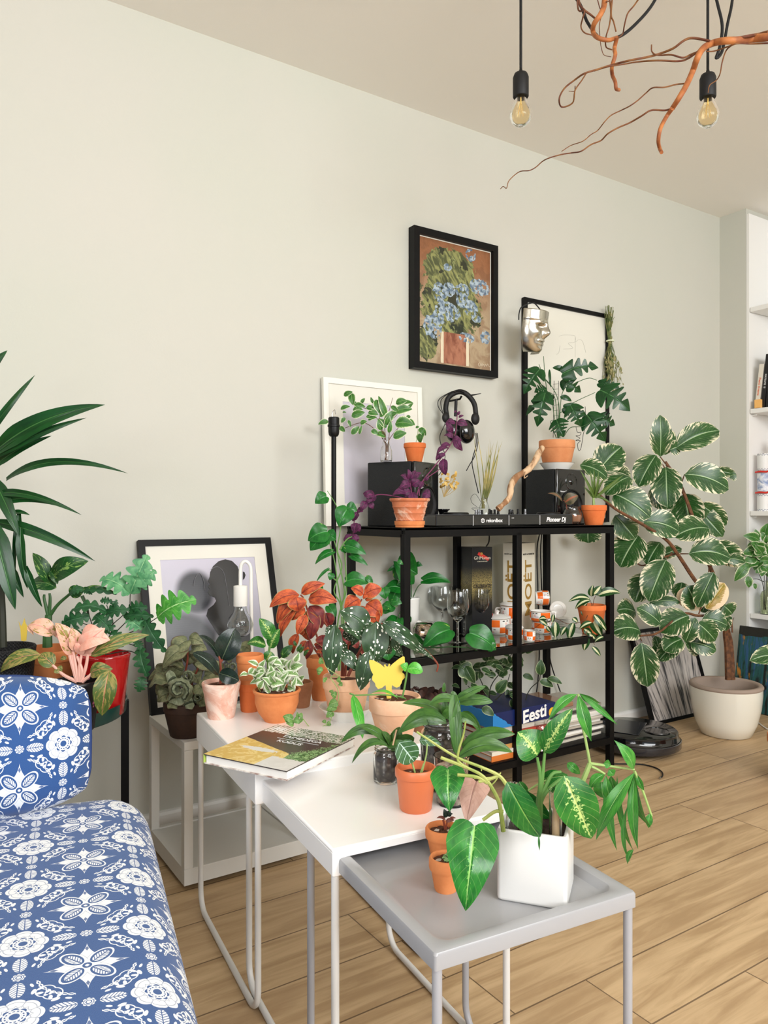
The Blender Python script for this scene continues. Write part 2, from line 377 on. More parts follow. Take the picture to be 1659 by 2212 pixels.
# ================================================================ SOFA
def tri(v, c):                                        # helper: distance folded to [0,.5]
    return (v / c + .5).fract() - .5
def f_damask():
    co = coords('UV'); u, v, _ = sep(co); C = .150
    wob = nz(14.0, comb(u, v), detail=1) - .5
    fx = tri(u + wob * .002, C); fy = tri(v + wob * .002, C); ax = fx.abs(); ay = fy.abs()      # flower at 0,0
    mx = .5 - ax; my = .5 - ay                                                                        # medallion centre at .5,.5
    W = .0
    def ang(x, y): return X.m('ARCTAN2', y, x)
    r = (ax*ax + ay*ay).sqrt(); th = ang(fx, fy)
    pet = ((th * 4.0).cos().abs()) ** .5
    pet8 = ((th * 8.0).cos()) 
    flower = (r - (.168 + pet * .035)).lt(0.0)
    lines = X.m('LESS_THAN', ((th * 4.0).cos()).abs(), .09) * r.gt(.10) * r.lt(.2)
    arc = ((r - (.150 + pet * .022)).abs()).lt(.0035)
    loop = ((((th * 8.0).sin().abs()) * .02 + r - .125).abs()).lt(.004) 
    lobes = (r - (.078 + ((th * 4.0).cos().abs()) * .022)).lt(0.0); ring1 = (r - .074).abs().lt(.006)
    ring2 = (r - .052).abs().lt(.005); core = r.lt(.033); dots = ((r - .063).abs().lt(.005)) * ((th*14.0).sin().gt(0.2))
    fl_blue = X.max(X.max(X.max(lines, arc) * .55, loop * .5), X.max(lobes - ring1 - ring2 - r.gt(.0) * (r.gt(.036) * r.lt(.046)) - dots, 0.0))
    fl = flower - fl_blue
    mr = (mx*mx + my*my).sqrt(); mth = ang(mx, my)
    astro = ((mx + .0001) ** .62 + (my + .0001) ** .62).lt(.335 ** .62)
    d = (mx - my).abs() * .7071; e = (mx + my) * .7071                                                # diagonal frame
    el = (((e - .155) / .125) ** 2.0 + (d / .078) ** 2.0)
    petin = el.lt(.72); petout = el.lt(1.0)
    leafm = (((e - .15) / .085) ** 2.0 + (d / .045) ** 2.0).lt(1.0) * X.max(((e * 38.0 - d * 30.0).fract()).gt(.32) * d.gt(.005), 0.0)
    diamond = (((mx - .25) / .035).abs() + (my / .016).abs()).lt(1.0); diamond2 = (((my - .25) / .035).abs() + (mx / .016).abs()).lt(1.0)
    medal = X.max(astro, petout) - petin - X.max(diamond, diamond2) * .9 - (el - 1.25).abs().lt(.035) * astro * (1.0 - petout) * .7
    medal = X.max(medal, leafm) - ((mr - .028).abs().lt(.010))
    chr_ = ((mr - .375).abs()).lt(.012 + 0.0) ; cd_ = (mth * 24.0).sin()
    chain = X.max(((mr - .375).abs() - (.005 + cd_.abs() * .011)).lt(0.0) * (1.0 - ((mr - .375).abs().lt(.004)) * cd_.abs().gt(.6)), 0.0)
    chain = chain * X.min(mx, my).gt(.09)
    # rosettes at (.5,0) and (0,.5)
    def ros(x, y):
        rr = (x*x + y*y).sqrt(); t = ang(x, y)
        return (rr - (.040 + (t * 4.0).cos().abs() * .012)).lt(0.0) - (rr - .020).abs().lt(.004) - (rr - .036).abs().lt(.003)
    rosv = X.max(ros(mx, ay), ros(ax, my))
    # feathered leaves on the axes between flower and rosette
    def feather(x, y):
        body = (((x - .325) / .098) ** 2.0 + (y / .055) ** 2.0).lt(1.0)
        return body * ((x * 34.0 + y * 26.0).fract().gt(.28)) * X.max(y.gt(.004), 0.0)
    fe = X.max(feather(ax, ay), feather(ay, ax))
    # curling sprigs beside the flower on the diagonals
    def bud(x, y, px, py, a, l, wd):
        dx = x - px; dy = y - py; p = dx * cos(a) + dy * sin(a); q = dy * cos(a) - dx * sin(a)
        return ((p / l) ** 2.0 + (q / wd) ** 2.0).lt(1.0)
    hi = X.max(ax, ay); lo = X.min(ax, ay)
    sp = None
    for (px_, py_, a_, l_, w_) in ((.27, .115, .3, .034, .016), (.235, .155, 1.5, .030, .015), (.30, .165, .9, .030, .014), (.24, .215, .9, .026, .013), (.36, .10, -.4, .026, .012), (.20, .195, .1, .018, .009)):
        b = bud(hi, lo, px_, py_, a_, l_, w_); sp = b if sp is None else X.max(sp, b)
    stem = (((hi - .25) ** 2.0 + (lo - .20) ** 2.0).sqrt() - .07).abs().lt(.005)
    sp = X.max(sp, stem * (1.0 - petout))
    white = X.max(X.max(fl, medal), X.max(X.max(rosv, fe), X.max(sp, chain)))
    white = X.max(X.min(white, 1.0), 0.0)
    weave = nz(900, co, detail=2)
    blue = mix(weave, (24, 62, 122), (52, 96, 156)); wh = mix(weave, (226, 230, 234), (246, 247, 248))
    return {'Base Color': mix(white, blue, wh), 'height': (weave, .25)}
M_dam = mat('blue_floral_upholstery', rough=.8, fn=f_damask, sheen=.2)
SD = (FW * .62 - RT * .255).normalized(); SR = V((SD.y, -SD.x, 0))    # sofa direction away from the camera and to its right
so = on(318, 1752, .43); SHT = .43
so0 = V((so.x, so.y, 0)) + SR * .012
sf = thing('sofa', 'sofa seat covered in blue and white floral fabric in the lower left corner', 'sofa', (so0 - SR*.45 - SD*.5).xyz)
def rrect_profile(wd, h0, h1, r):                       # across: from left bottom, over the top, to right bottom
    pts = [(-wd, h0)]; 
    for i in range(9): a = pi - i*pi/16; pts.append((-wd + r + r*cos(a), h1 - r + r*sin(a)))
    for i in range(1, 12): x = -wd + r + (wd - 2*r)*i/12; pts.append((x, h1 + .008*sin(pi*i/12)))
    for i in range(9): a = pi/2 - i*pi/16; pts.append((-r + r*cos(a), h1 - r + r*sin(a)))
    for k in (.25, .5, .75, 1): pts.append((0 - .012*k, h1 - r - (h1 - r - h0)*k))
    return pts
mb = MB(); rows = []; uvs = []; Lr = .10; NEAR = 1.55
seq = [(-NEAR + i*.06, 0, 0) for i in range(int((NEAR - Lr)/.06) + 1)]
st = [(s, 0) for s, _, _ in seq] + [(-Lr + Lr*sin(a), Lr*(1 - cos(a))) for a in [radians(q) for q in (0, 10, 20, 30, 40, 50, 60, 70, 80, 90)]]
acc = 0; last = None
for s, ins in st:
    p = rrect_profile(.95, .12, SHT, .075); row = []; uv = []; L = 0
    if last is not None: acc += math.dist(last, (s, ins))
    last = (s, ins)
    for k, (x, z) in enumerate(p):
        if k: L += math.dist(p[k-1], p[k])
        x2 = x - ins*.9 if x > -.3 else x + ins*.3
        z2 = z - ins*.55 if z > .25 else z
        row.append(so0 + SR*x2 + SD*(s + .16) + UP*z2); uv.append((L + .02, acc + .055))
    rows.append(row); uvs.append(uv)
mb.grid(rows, uvs); e = rows[-1]
mb.grid([e, [so0 + SR*(-.4) + SD*.155 + UP*.2 for _ in e]], [uvs[-1], uvs[-1]])
mb.build('seat_cushion', M_dam, sf, auto=180)
mb = MB().box(so0 - SR*.47 - SD*.62 + UP*.07, (.9, 1.5, .13), M=Matrix((SR, SD, UP)).transposed()); mb.build('base', M_dam, sf)
MB().box(so0 - SR*1.0 - SD*.62 + UP*.40, (.20, 1.7, .66), M=Matrix((SR, SD, UP)).transposed()).build('unseen_backrest', M_dam, sf, bevel=.06, seg=5)  # out of view, added to block low light from the left
# upright cushion
def pillow(c, ex, ey, ez, w_, h_, th, uv0=(0, 0), n=28):
    mb = MB()
    for sgn in (-1, 1):
        rows = []; uvs = []
        for i in range(n + 1):
            v = -1 + 2*i/n; row = []; uv = []
            for j in range(n + 1):
                u = -1 + 2*j/n
                k = (1 - abs(u)**4*.10*abs(v)**4 ); x = u*w_/2*(1 - .05*v*v*v*v*u*u); y = v*h_/2*(1 - (.09*u*u + .17*u**6)*v*v)
                b = max(0, (1 - abs(u)**3.2))**.55 * max(0, (1 - abs(v)**3.2))**.55
                row.append(c + ex*x + ey*y + ez*sgn*th/2*b); uv.append((uv0[0] + u*w_/2*1.05, uv0[1] + v*h_/2*1.05))
            rows.append(row if sgn < 0 else row[::-1]); uvs.append(uv if sgn < 0 else uv[::-1])
        mb.grid(rows, uvs)
    return mb
pe = pt(195, 1600, 1.46); ez = SD*.985 - UP*.17; ey = (UP + SD*.17).normalized()
pc = pe - SR*.29 + UP*.0; pc.z = .43 + .116
cu = thing('cushion', 'upright blue and white floral cushion standing on the sofa seat at the left edge', 'cushion', (pc.x, pc.y, .43))
pillow(pc, SR, ey, ez, .58, .262, .17, (-.255, .0)).build('cushion_cover', M_dam, cu, auto=180)
pp = []
for i in range(64):
    a = 2*pi*i/64; cx_, sy_ = cos(a), sin(a); u = math.copysign(abs(cx_)**.35, cx_); v = math.copysign(abs(sy_)**.35, sy_)
    pp.append(pc + SR*(u*.29*(1 - .05*v**4*u*u)) + ey*(v*.131*(1 - (.09*u*u + .17*u**6)*v*v)))
MB().tube(pp, .0035, 6, closed=True).build('piping', mat('navy_piping', (38, 60, 110), .8), cu)
# ================================================================ GREEN TRAY SIDE TABLE
M_grn = mat('dark_green_enamel', (22, 62, 56), .3, coat=.3)
SC_ = pt(85, 1106, 1.93); TZ = .465
st_ = thing('side_table', 'round dark green tray table with black legs crowded with plants behind the sofa', 'table', (SC_.x, SC_.y, 0))
MB().lathe([(.001, TZ), (.200, TZ), (.206, TZ + .004), (.210, TZ + .030), (.213, TZ + .030), (.210, TZ), (.204, TZ - .006), (.001, TZ - .006)], (SC_.x, SC_.y, 0), 64, caps=False).build('tray', M_grn, st_)
for a in (20, 110, 200, 290):
    d = RT*cos(radians(a)) + FW*sin(radians(a)); b = xy(SC_ + d*.206, 0)
    MB().box(b + UP*(TZ + .01)/2, (.020, .020, TZ + .03), rz=atan2(d.y, d.x)).build('leg', M_met, st_, smooth=False, bevel=.001)
# ================================================================ PLANT KIT
RND = random.Random(7)
def pf_ell(t): return max(0, sin(pi * t**.92))**.52
def pf_ov(t): return max(0, sin(pi * t**.74))**.74
def pf_lance(t): return max(0, sin(pi * t**.85))**1.15
def pf_strap(t): return min(1, (t*3.2 + .42))**.8 * max(0, (1 - t**4.5))**.75 * (.86 + .14*sin(pi*t))
def pf_blade(t): return min(1, .45 + t*2.2) * max(0, 1 - t**2.6)**.9
def pf_heart(t):
    if t < .22: return .74 + .26*sin(pi/2*t/.22)
    x = (t - .22)/.78; return max(0, cos(pi/2*x))**.95 * (1 - .12*sin(pi*x))
def pf_spade(t):
    if t < .3: return .60 + .40*sin(pi/2*t/.3)
    x = (t - .3)/.7; return max(0, cos(pi/2*x))**.9 * (1 - .08*sin(pi*x))
def pf_round(t): return max(0, 1 - (2*t - 1)**2)**.5
def pf_lobe(n, deep=.6):
    def f(t):
        e = pf_ell(t)
        c = abs(sin(pi * t * n))**.8
        return e * (1 - deep + deep*c) if .04 < t < .96 else e
    return f
def pf_mon(t):
    e = pf_heart(t) if t < 1 else 0; c = 1
    for q in (.28, .48, .67): c = min(c, 1 - .86*math.exp(-((t - q)/.040)**2))
    return e*1.05*c
PROF = dict(ell=pf_ell, ov=pf_ov, lance=pf_lance, strap=pf_strap, blade=pf_blade, heart=pf_heart, spade=pf_spade, round=pf_round,
            monstera=pf_mon, fern=pf_lobe(4.5, .70))
def leaf(mb, B, T, w, N, prof='ell', bend=.12, fold=.12, cup=0, back=0, wave=0, rows=12, cols=6, shear=0, twist=0, side=0, arch=0):
    B, T, N = V(B), V(T), V(N); ax = T - B; L = ax.length
    if L < 1e-5: return
    a = ax / L; s = a.cross(N)
    if s.length < 1e-4: s = a.orthogonal()
    s.normalize(); n = s.cross(a); k = RND.randint(0, 40); ph = RND.random()*6; pr = PROF[prof]
    if prof in ('monstera', 'fern'): rows = 44; cols = 8
    R = []; U = []
    for i in range(rows + 1):
        t = i / rows; hw = w/2 * pr(t); c = B + ax*t + n*(bend*L*4*t*(1-t)) + s*(side*L*4*t*(1-t)) + UP*(arch*L*4*t*(1-t)); tw = twist*t
        s2 = s*cos(tw) + n*sin(tw); n2 = n*cos(tw) - s*sin(tw); r = []; uu = []
        for j in range(cols + 1):
            u = -1 + 2*j/cols; au = abs(u)
            p = c + s2*(u*hw) + n2*(fold*hw*au - cup*hw*u*u + wave*w*.5*sin(t*11 + ph + (1.3 if u > 0 else 0))*u*u*min(1, 4*t*(1-t) + .2))
            if back: p = p - a*(back*L*1.9*au*(1.18 - au)*(1-t)**3.2) 
            if shear: p = p + a*(shear*au*hw*(1 - t))
            r.append(p); uu.append((k*2 + .5 + u*.5, t))
        R.append(r); U.append(uu)
    mb.grid(R, U)
def facing(p, roll, a, up=0.0):
    v = (CAM - p).normalized() + UP*up
    return Matrix.Rotation(radians(roll), 3, a.normalized()) @ v
class Plant:
    """collects leaves and stems for one plant around depth Z; pixel data give where each leaf is seen"""
    def __init__(s, Z, crop=cX): s.Z = Z; s.c = crop; s.L = MB(); s.S = MB(); s.L2 = MB()
    def P(s, x, y, dz=0): q = s.c(x, y); return pt(q[0], q[1], s.Z + dz)
    def lf(s, bx, by, tx, ty, w, prof='ell', dz=0, dt=None, roll=None, mb=None, up=.35, **k):
        if dt is None: dt = dz + RND.uniform(-.25, .12) * math.dist((bx, by), (tx, ty))/s.c.k*s.Z/F
        B = s.P(bx, by, dz); T = s.P(tx, ty, dt); a = T - B
        if roll is None: roll = RND.uniform(-22, 22)
        W = w/s.c.k*s.Z/F / max(.5, cos(radians(roll))) * (1.16 if prof in ('ov', 'spade', 'ell', 'heart') else 1.0)
        k.setdefault('arch', .05*(1 - abs(a.normalized().z))*2); leaf(mb or s.L, B, T, W, facing((B+T)/2, roll, a, up), prof, **k)
    def st(s, pts, r=.0016, r1=None, dz=0, mb=None, k=5):
        P = [s.P(p[0], p[1], (p[2] if len(p) > 2 else dz)) for p in pts]
        (mb or s.S).tube(spl(P, k), r, 7, r1=r1)
    def done(s, parent, lm, sm, names=('foliage', 'stems')):
        if s.L.v: s.L.build(names[0], lm, parent, auto=180)
        if s.S.v: s.S.build(names[1], sm, parent)
# leaf materials: u runs across the blade (0..1 after fract), v from base to tip
def leafmat(name, c1, c2, rib, rough=.38, veins=9, edge=None, ew=.8, eamp=.35, escale=9, centre=None, cw=.3, blotch=None, bscale=30, bth=.6, dots=None, dscale=14, dsize=.26, under=None, redge=None, coat=0, ribw=.035, vslope=.75, vstr=.35, bump=.5):
    if c1[1] > c1[0] + 18: c1, c2 = [(c[0]*.84, c[1]*.90, c[2]*.68) for c in (c1, c2)]
    def fn():
        u, v, _ = sep(coords('UV')); k = X.m('FLOOR', u); fu = u.fract(); s = (fu - .5) * 2.0; a = s.abs()
        co3 = comb(s * .5 + k * 3.7, v * 1.0 + k * 1.3, k * .77); oc = coords()
        n1 = nz(4.0, co3, detail=3); c = mix(n1.sst(.3, .7), c1, c2)
        vn = ((v - a * vslope * .35) * veins).fract(); vd = (vn - .5).abs().gt(.462)
        if veins: c = mix(vd * vstr, c, rib)
        if centre is not None:
            e = (a + (nz(escale, comb(s * 2.2 + k, v * 9.0 + k), detail=3) - .5) * eamp * 2.0).lt(cw); c = mix(e * v.gt(.04) , c, centre)
        if blotch is not None: b = nz(bscale, comb(s * .35 + k, (v + a*.35*-1.0) * 1.0, k * .3), detail=3, dist=.4).gt(bth); c = mix(b, c, blotch)
        if dots is not None:
            d = vor(dscale, comb(s * .62 + k * 5.3, v * 1.5 + k, 0.0), rnd=.8).lt(dsize); c = mix(d, c, dots)
        if edge is not None:
            n2 = nz(escale, comb(s * .8 + k * 2.1, v * 5.0 - a * 2.0 + k, 0.0), detail=4, rough=.55)
            if eamp: gr = (a*.8 + (n2 - .5) * eamp * 2.2).gt(ew - .34) ; c = mix(gr * .42, c, tuple((p+q)/2 for p, q in zip(c2, edge)))
            e = (a + (n2 - .5) * eamp * 2.0).gt(ew); c = mix(e, c, edge)
        if redge is not None: c = mix(a.gt(.93), c, redge)
        c = mix(a.lt(ribw) * .85, c, rib)
        if under is not None:
            g = node('ShaderNodeNewGeometry'); c = mix(X(g.outputs['Backfacing']), c, under)
        hgt = a.sst(0, .12) * .5 - vd * .3 + n1 * .3
        return {'Base Color': c, 'height': (hgt, bump)}
    return mat(name, rough=rough, fn=fn, coat=coat, spec=.5)
G = dict(
 rubber_tineke=leafmat('variegated_rubber_leaf', (36, 78, 42), (54, 98, 54), (166, 192, 146), edge=(228, 220, 190), ew=.93, eamp=1.35, escale=3, rough=.3, veins=14, vstr=.18),
 monstera=leafmat('monstera_leaf', (16, 62, 34), (24, 82, 42), (70, 120, 66), rough=.28, veins=8, vstr=.25),
 dracaena=leafmat('dracaena_leaf', (10, 58, 30), (22, 84, 40), (70, 120, 60), rough=.3, veins=0, ribw=.05),
 coleus=leafmat('coleus_leaf', (142, 50, 30), (208, 96, 48), (96, 30, 32), rough=.55, veins=9, vstr=.5, redge=(166, 150, 90), ribw=.04, under=(104, 34, 48)),
 coleus_dark=leafmat('dark_coleus_leaf', (92, 28, 34), (140, 50, 40), (70, 22, 30), rough=.55, veins=9, vstr=.5, redge=(150, 130, 84), under=(84, 26, 40)),
 polka=leafmat('spotted_begonia_leaf', (40, 66, 52), (66, 94, 76), (100, 128, 104), dots=(240, 240, 228), dscale=5.6, dsize=.30, rough=.35, veins=0, under=(140, 44, 46)),
 pothos=leafmat('pothos_leaf', (16, 98, 42), (34, 126, 52), (80, 160, 80), blotch=(178, 204, 92), bscale=3.4, bth=.70, rough=.28, veins=6, vstr=.12),
 philo=leafmat('heartleaf_philodendron_leaf', (22, 100, 44), (54, 142, 62), (150, 196, 110), centre=(100, 166, 76), cw=.05, eamp=.45, escale=2.2, rough=.22, veins=9, vstr=.22),
 philo_under=leafmat('pink_brown_leaf_underside', (178, 138, 122), (196, 158, 142), (150, 108, 98), rough=.5, veins=8),
 orchid=leafmat('orchid_leaf', (62, 100, 54), (88, 128, 70), (60, 96, 50), rough=.32, veins=0, ribw=.05),
 njoy=leafmat('white_green_pothos_leaf', (92, 138, 78), (132, 168, 106), (210, 220, 190), edge=(218, 224, 200), ew=.55, eamp=.55, escale=4, rough=.4, veins=0),
 dieff=leafmat('dumb_cane_leaf', (32, 104, 46), (58, 134, 60), (190, 206, 120), centre=(170, 198, 116), cw=.12, eamp=.9, escale=2.2, rough=.35, veins=8, vstr=.25),
 dieff_dark=leafmat('dark_dumb_cane_leaf', (18, 74, 38), (40, 100, 50), (120, 160, 90), blotch=(132, 168, 84), bscale=7, bth=.6, rough=.35, veins=6, vstr=.2),
 rubber=leafmat('dark_rubber_leaf', (16, 30, 26), (28, 46, 36), (88, 104, 78), rough=.25, veins=12, vstr=.15, under=(70, 78, 62)),
 fern=leafmat('blue_green_fern_frond', (70, 140, 120), (128, 186, 170), (150, 196, 140), rough=.5, veins=9, vstr=.2),
 fern_b=leafmat('bright_green_fern_frond', (54, 138, 62), (96, 178, 84), (176, 218, 146), rough=.35, veins=9, vstr=.3),
 fern_d=leafmat('dark_fern_frond', (20, 72, 50), (44, 104, 70), (70, 120, 84), rough=.5, veins=7, vstr=.2),
 aglao=leafmat('pink_aglaonema_leaf', (224, 172, 142), (238, 190, 166), (244, 150, 150), blotch=(150, 136, 66), bscale=5.5, bth=.56, rough=.4, veins=8, vstr=.3, redge=(240, 170, 160)),
 aglao_p=leafmat('pink_leaf', (240, 170, 148), (246, 192, 172), (232, 120, 120), rough=.4, veins=7, vstr=.3),
 aglao_g=leafmat('olive_pink_leaf', (120, 124, 58), (164, 150, 84), (216, 140, 110), blotch=(84, 106, 48), bscale=7, bth=.5, rough=.4, veins=7, vstr=.3),
 rex=leafmat('silver_spiral_begonia_leaf', (124, 134, 104), (164, 172, 142), (54, 66, 44), rough=.55, veins=9, vstr=.7, centre=(58, 66, 46), cw=.16, eamp=.2, redge=(78, 62, 50)),
 rex_d=leafmat('olive_begonia_leaf', (88, 96, 66), (136, 138, 100), (62, 66, 44), rough=.6, veins=9, vstr=.6, redge=(86, 64, 50), under=(96, 66, 56)),
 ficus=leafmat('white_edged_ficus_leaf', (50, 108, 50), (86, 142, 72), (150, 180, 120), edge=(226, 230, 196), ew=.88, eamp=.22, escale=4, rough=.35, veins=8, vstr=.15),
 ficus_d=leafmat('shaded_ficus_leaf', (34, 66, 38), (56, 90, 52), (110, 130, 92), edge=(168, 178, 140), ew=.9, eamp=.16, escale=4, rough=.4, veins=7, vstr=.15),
 purple=leafmat('velvet_purple_leaf', (56, 24, 50), (98, 36, 80), (160, 60, 120), rough=.6, veins=6, vstr=.3),
 purple_d=leafmat('dull_purple_leaf', (52, 24, 46), (82, 36, 62), (110, 60, 90), rough=.6, veins=6, vstr=.3),
 hoya=leafmat('cream_centred_hoya_leaf', (24, 66, 36), (38, 86, 44), (214, 218, 170), centre=(214, 214, 170), cw=.30, eamp=.26, escale=5, rough=.3, veins=0),
 alo=leafmat('silver_veined_alocasia_leaf', (58, 96, 72), (84, 122, 92), (196, 222, 206), rough=.4, veins=4, vstr=.9, ribw=.05),
 alo_g=leafmat('bright_alocasia_leaf', (70, 168, 62), (110, 196, 84), (160, 220, 130), rough=.3, veins=5, vstr=.3),
 pachira=leafmat('money_tree_leaf', (44, 122, 52), (84, 160, 76), (150, 196, 120), rough=.33, veins=12, vstr=.2, under=(170, 200, 150)),
 ivy=leafmat('ivy_leaf', (88, 134, 70), (128, 164, 100), (200, 214, 170), rough=.45, veins=4, vstr=.3),
 jewel=leafmat('copper_striped_orchid_leaf', (62, 66, 48), (104, 92, 66), (190, 110, 80), rough=.45, veins=0, centre=(150, 92, 66), cw=.2, eamp=.1),
 succ=leafmat('blue_green_succulent_leaf', (132, 170, 142), (168, 196, 168), (150, 180, 150), rough=.5, veins=0),
)
SM = dict(g=mat('green_stem', (96, 140, 70), .5), dg=mat('dark_green_stem', (52, 92, 46), .5), br=mat('brown_bark', rough=.7, fn=two((120, 78, 48), (84, 54, 36), 60)),
          pink=mat('pink_stem', (240, 184, 168), .45), pur=mat('purple_stem', (120, 50, 88), .6), red=mat('red_brown_stem', (130, 60, 40), .55), dk=mat('dark_stem', (44, 46, 34), .6), lg=mat('pale_green_stem', (150, 176, 104), .45))
# pots ---------------------------------------------------------------
def terra(name, c1, c2, c3=None, sc=18, th=.52, rough=.8):
    def fn():
        n = nz(sc, detail=5, rough=.65); c = mix(n.sst(.3, .7), c1, c2)
        if c3 is not None:
            _, _, z = sep(coords()); n2 = nz(9, detail=6, rough=.7, dist=1.0); c = mix(n2.sst(th, th + .12) * .85, c, c3)
        return {'Base Color': c, 'height': (n, .15)}
    return mat(name, rough=rough, fn=fn)
TC = dict(
 new=terra('new_terracotta', (210, 124, 70), (224, 142, 86)), org=terra('bright_terracotta', (216, 110, 54), (228, 126, 68)),
 pale=terra('pale_terracotta', (232, 178, 142), (240, 194, 160), (244, 212, 186), th=.5), aged=terra('chalky_terracotta', (214, 158, 136), (228, 184, 164), (240, 214, 198), th=.42, sc=30),
 stain=terra('stained_terracotta', (224, 174, 136), (234, 190, 156), (150, 124, 86), th=.53), dark=terra('dark_brown_clay', (52, 36, 28), (68, 46, 34), (84, 70, 56), th=.55),
 brown=terra('brown_terracotta', (158, 104, 72), (180, 126, 92), (120, 80, 56), th=.55), rib=terra('washed_terracotta', (196, 110, 70), (212, 130, 90), (232, 196, 172), th=.46),
 plastic=mat('orange_plastic', (216, 118, 74), .4), mid=terra('smooth_terracotta', (204, 130, 82), (216, 146, 98)))
def f_soil():
    n = nz(70, detail=5); v = vor(95, coords()); p = vor(52, coords()).lt(.24)
    return {'Base Color': mix(p * .8, mix(n, (52, 30, 20), (108, 66, 44)), (206, 196, 184)), 'height': (v, 1.0)}
M_soil = mat('potting_soil', rough=.95, fn=f_soil)
M_soil2 = mat('dark_soil', rough=.95, fn=lambda: {'Base Color': mix(nz(80, detail=5), (34, 24, 20), (66, 48, 38)), 'height': (vor(120, coords()), 1.0)})
def profile_pot(r0, r1, h, rim, rt, wall=.0045, soil=.82, kind='std'):
    o = [(r0*.93, 0), (r0, .003)]
    if kind == 'std': o += [(r1 - rt*1.0, h - rim), (r1 - rt*.2, h - rim + .001), (r1, h - rim + .004), (r1, h - .003), (r1 - .002, h)]
    elif kind == 'plain': o += [(r0*.3 + r1*.7, h*.7), (r1, h - .008), (r1 + .001, h - .003), (r1 - .001, h)]
    elif kind == 'bowl': o += [(r0 + (r1-r0)*.55, h*.30), (r0 + (r1-r0)*.82, h*.58), (r1*.93, h - rim), (r1 - rt, h - rim + .002), (r1 - rt, h - .008), (r1, h - .006), (r1 + .001, h - .002), (r1 - .002, h)]
    o += [(r1 - wall, h), (r1 - wall - .001, h - .004), ((r1-wall)*soil + r0*(1-soil)*.9, h*soil)]
    return o
def pot(t, c, r0, r1, h, rim=.02, rt=.003, m='new', kind='std', soil=.84, sm=None, n=48):
    mt = TC[m] if isinstance(m, str) else m
    t = MB().lathe(profile_pot(r0, r1, h, rim, rt, soil=soil, kind=kind), c, n).build('pot', mt, t, auto=50)
    rs = (r1 - .0045)*soil + r0*(1-soil)*.9 + .0005
    if sm is not False:
        mb = MB(); rows = []; rd = random.Random(int(c[0]*1e4)); K = 28
        for i in range(7):
            q = i/6; rows.append([V(c) + V((rs*q*cos(2*pi*j/K), rs*q*sin(2*pi*j/K), h*soil + (.004*(1-q*q) + rd.uniform(-.0018, .0018)*(q < .99)))) for j in range(K)])
        mb.grid(rows, cu=True).build('soil', sm or M_soil, t)
    return V(c) + UP*(h*soil)
def pxw(px, Z): return px * Z / F
M_saucer = mat('white_ceramic', (238, 236, 230), .25, coat=.3)
def saucer(name, label, c, r0, r1, h, m=M_saucer, cat='saucer'):
    o = MB().lathe([(r0, 0), (r1 - .002, h), (r1, h), (r1 - .004, h - .002), (r0 + .002, .0045), (.001, .0045)], c, 48).build(name, m, None, loc=c, auto=50)
    return tag(o, label, cat)
def rand_cloud(Pl, n, cx, cy, rx, ry, lw, ll, prof, seed, dz=.08, down=.2, **k):
    """n leaves around image point (cx,cy), radiating and drooping"""
    rd = random.Random(seed)
    for i in range(n):
        a = rd.uniform(0, 2*pi); q = sqrt(rd.random()); bx, by = cx + rx*q*cos(a), cy + ry*q*sin(a)
        d = atan2(by - cy + (rd.random() - .5)*ry, bx - cx + (rd.random() - .5)*rx) + rd.uniform(-.6, .6)
        l = ll*rd.uniform(.75, 1.15); Pl.lf(bx, by, bx + l*cos(d), by + l*(sin(d) + down), lw*rd.uniform(.8, 1.15), prof, dz=rd.uniform(-dz, dz), roll=rd.uniform(-55, 55), **k)
def leaves(Pl, s, prof='ell', **k):
    for q in s.replace('\n', ' ').split(';'):
        q = q.split()
        if not q: continue
        n = [float(z) for z in q[:5]]; kk = dict(k)
        if len(q) > 5: kk['roll'] = float(q[5])
        if len(q) > 6: kk['dz'] = float(q[6])
        Pl.lf(*n, prof=kk.pop('prof', prof), **kk)
def place(px, Y, z): return atY(px, Y, z)
def onplane(px, py, o, n): r = ray(px, py); return CAM + r * ((V(o) - CAM).dot(n) / r.dot(n))
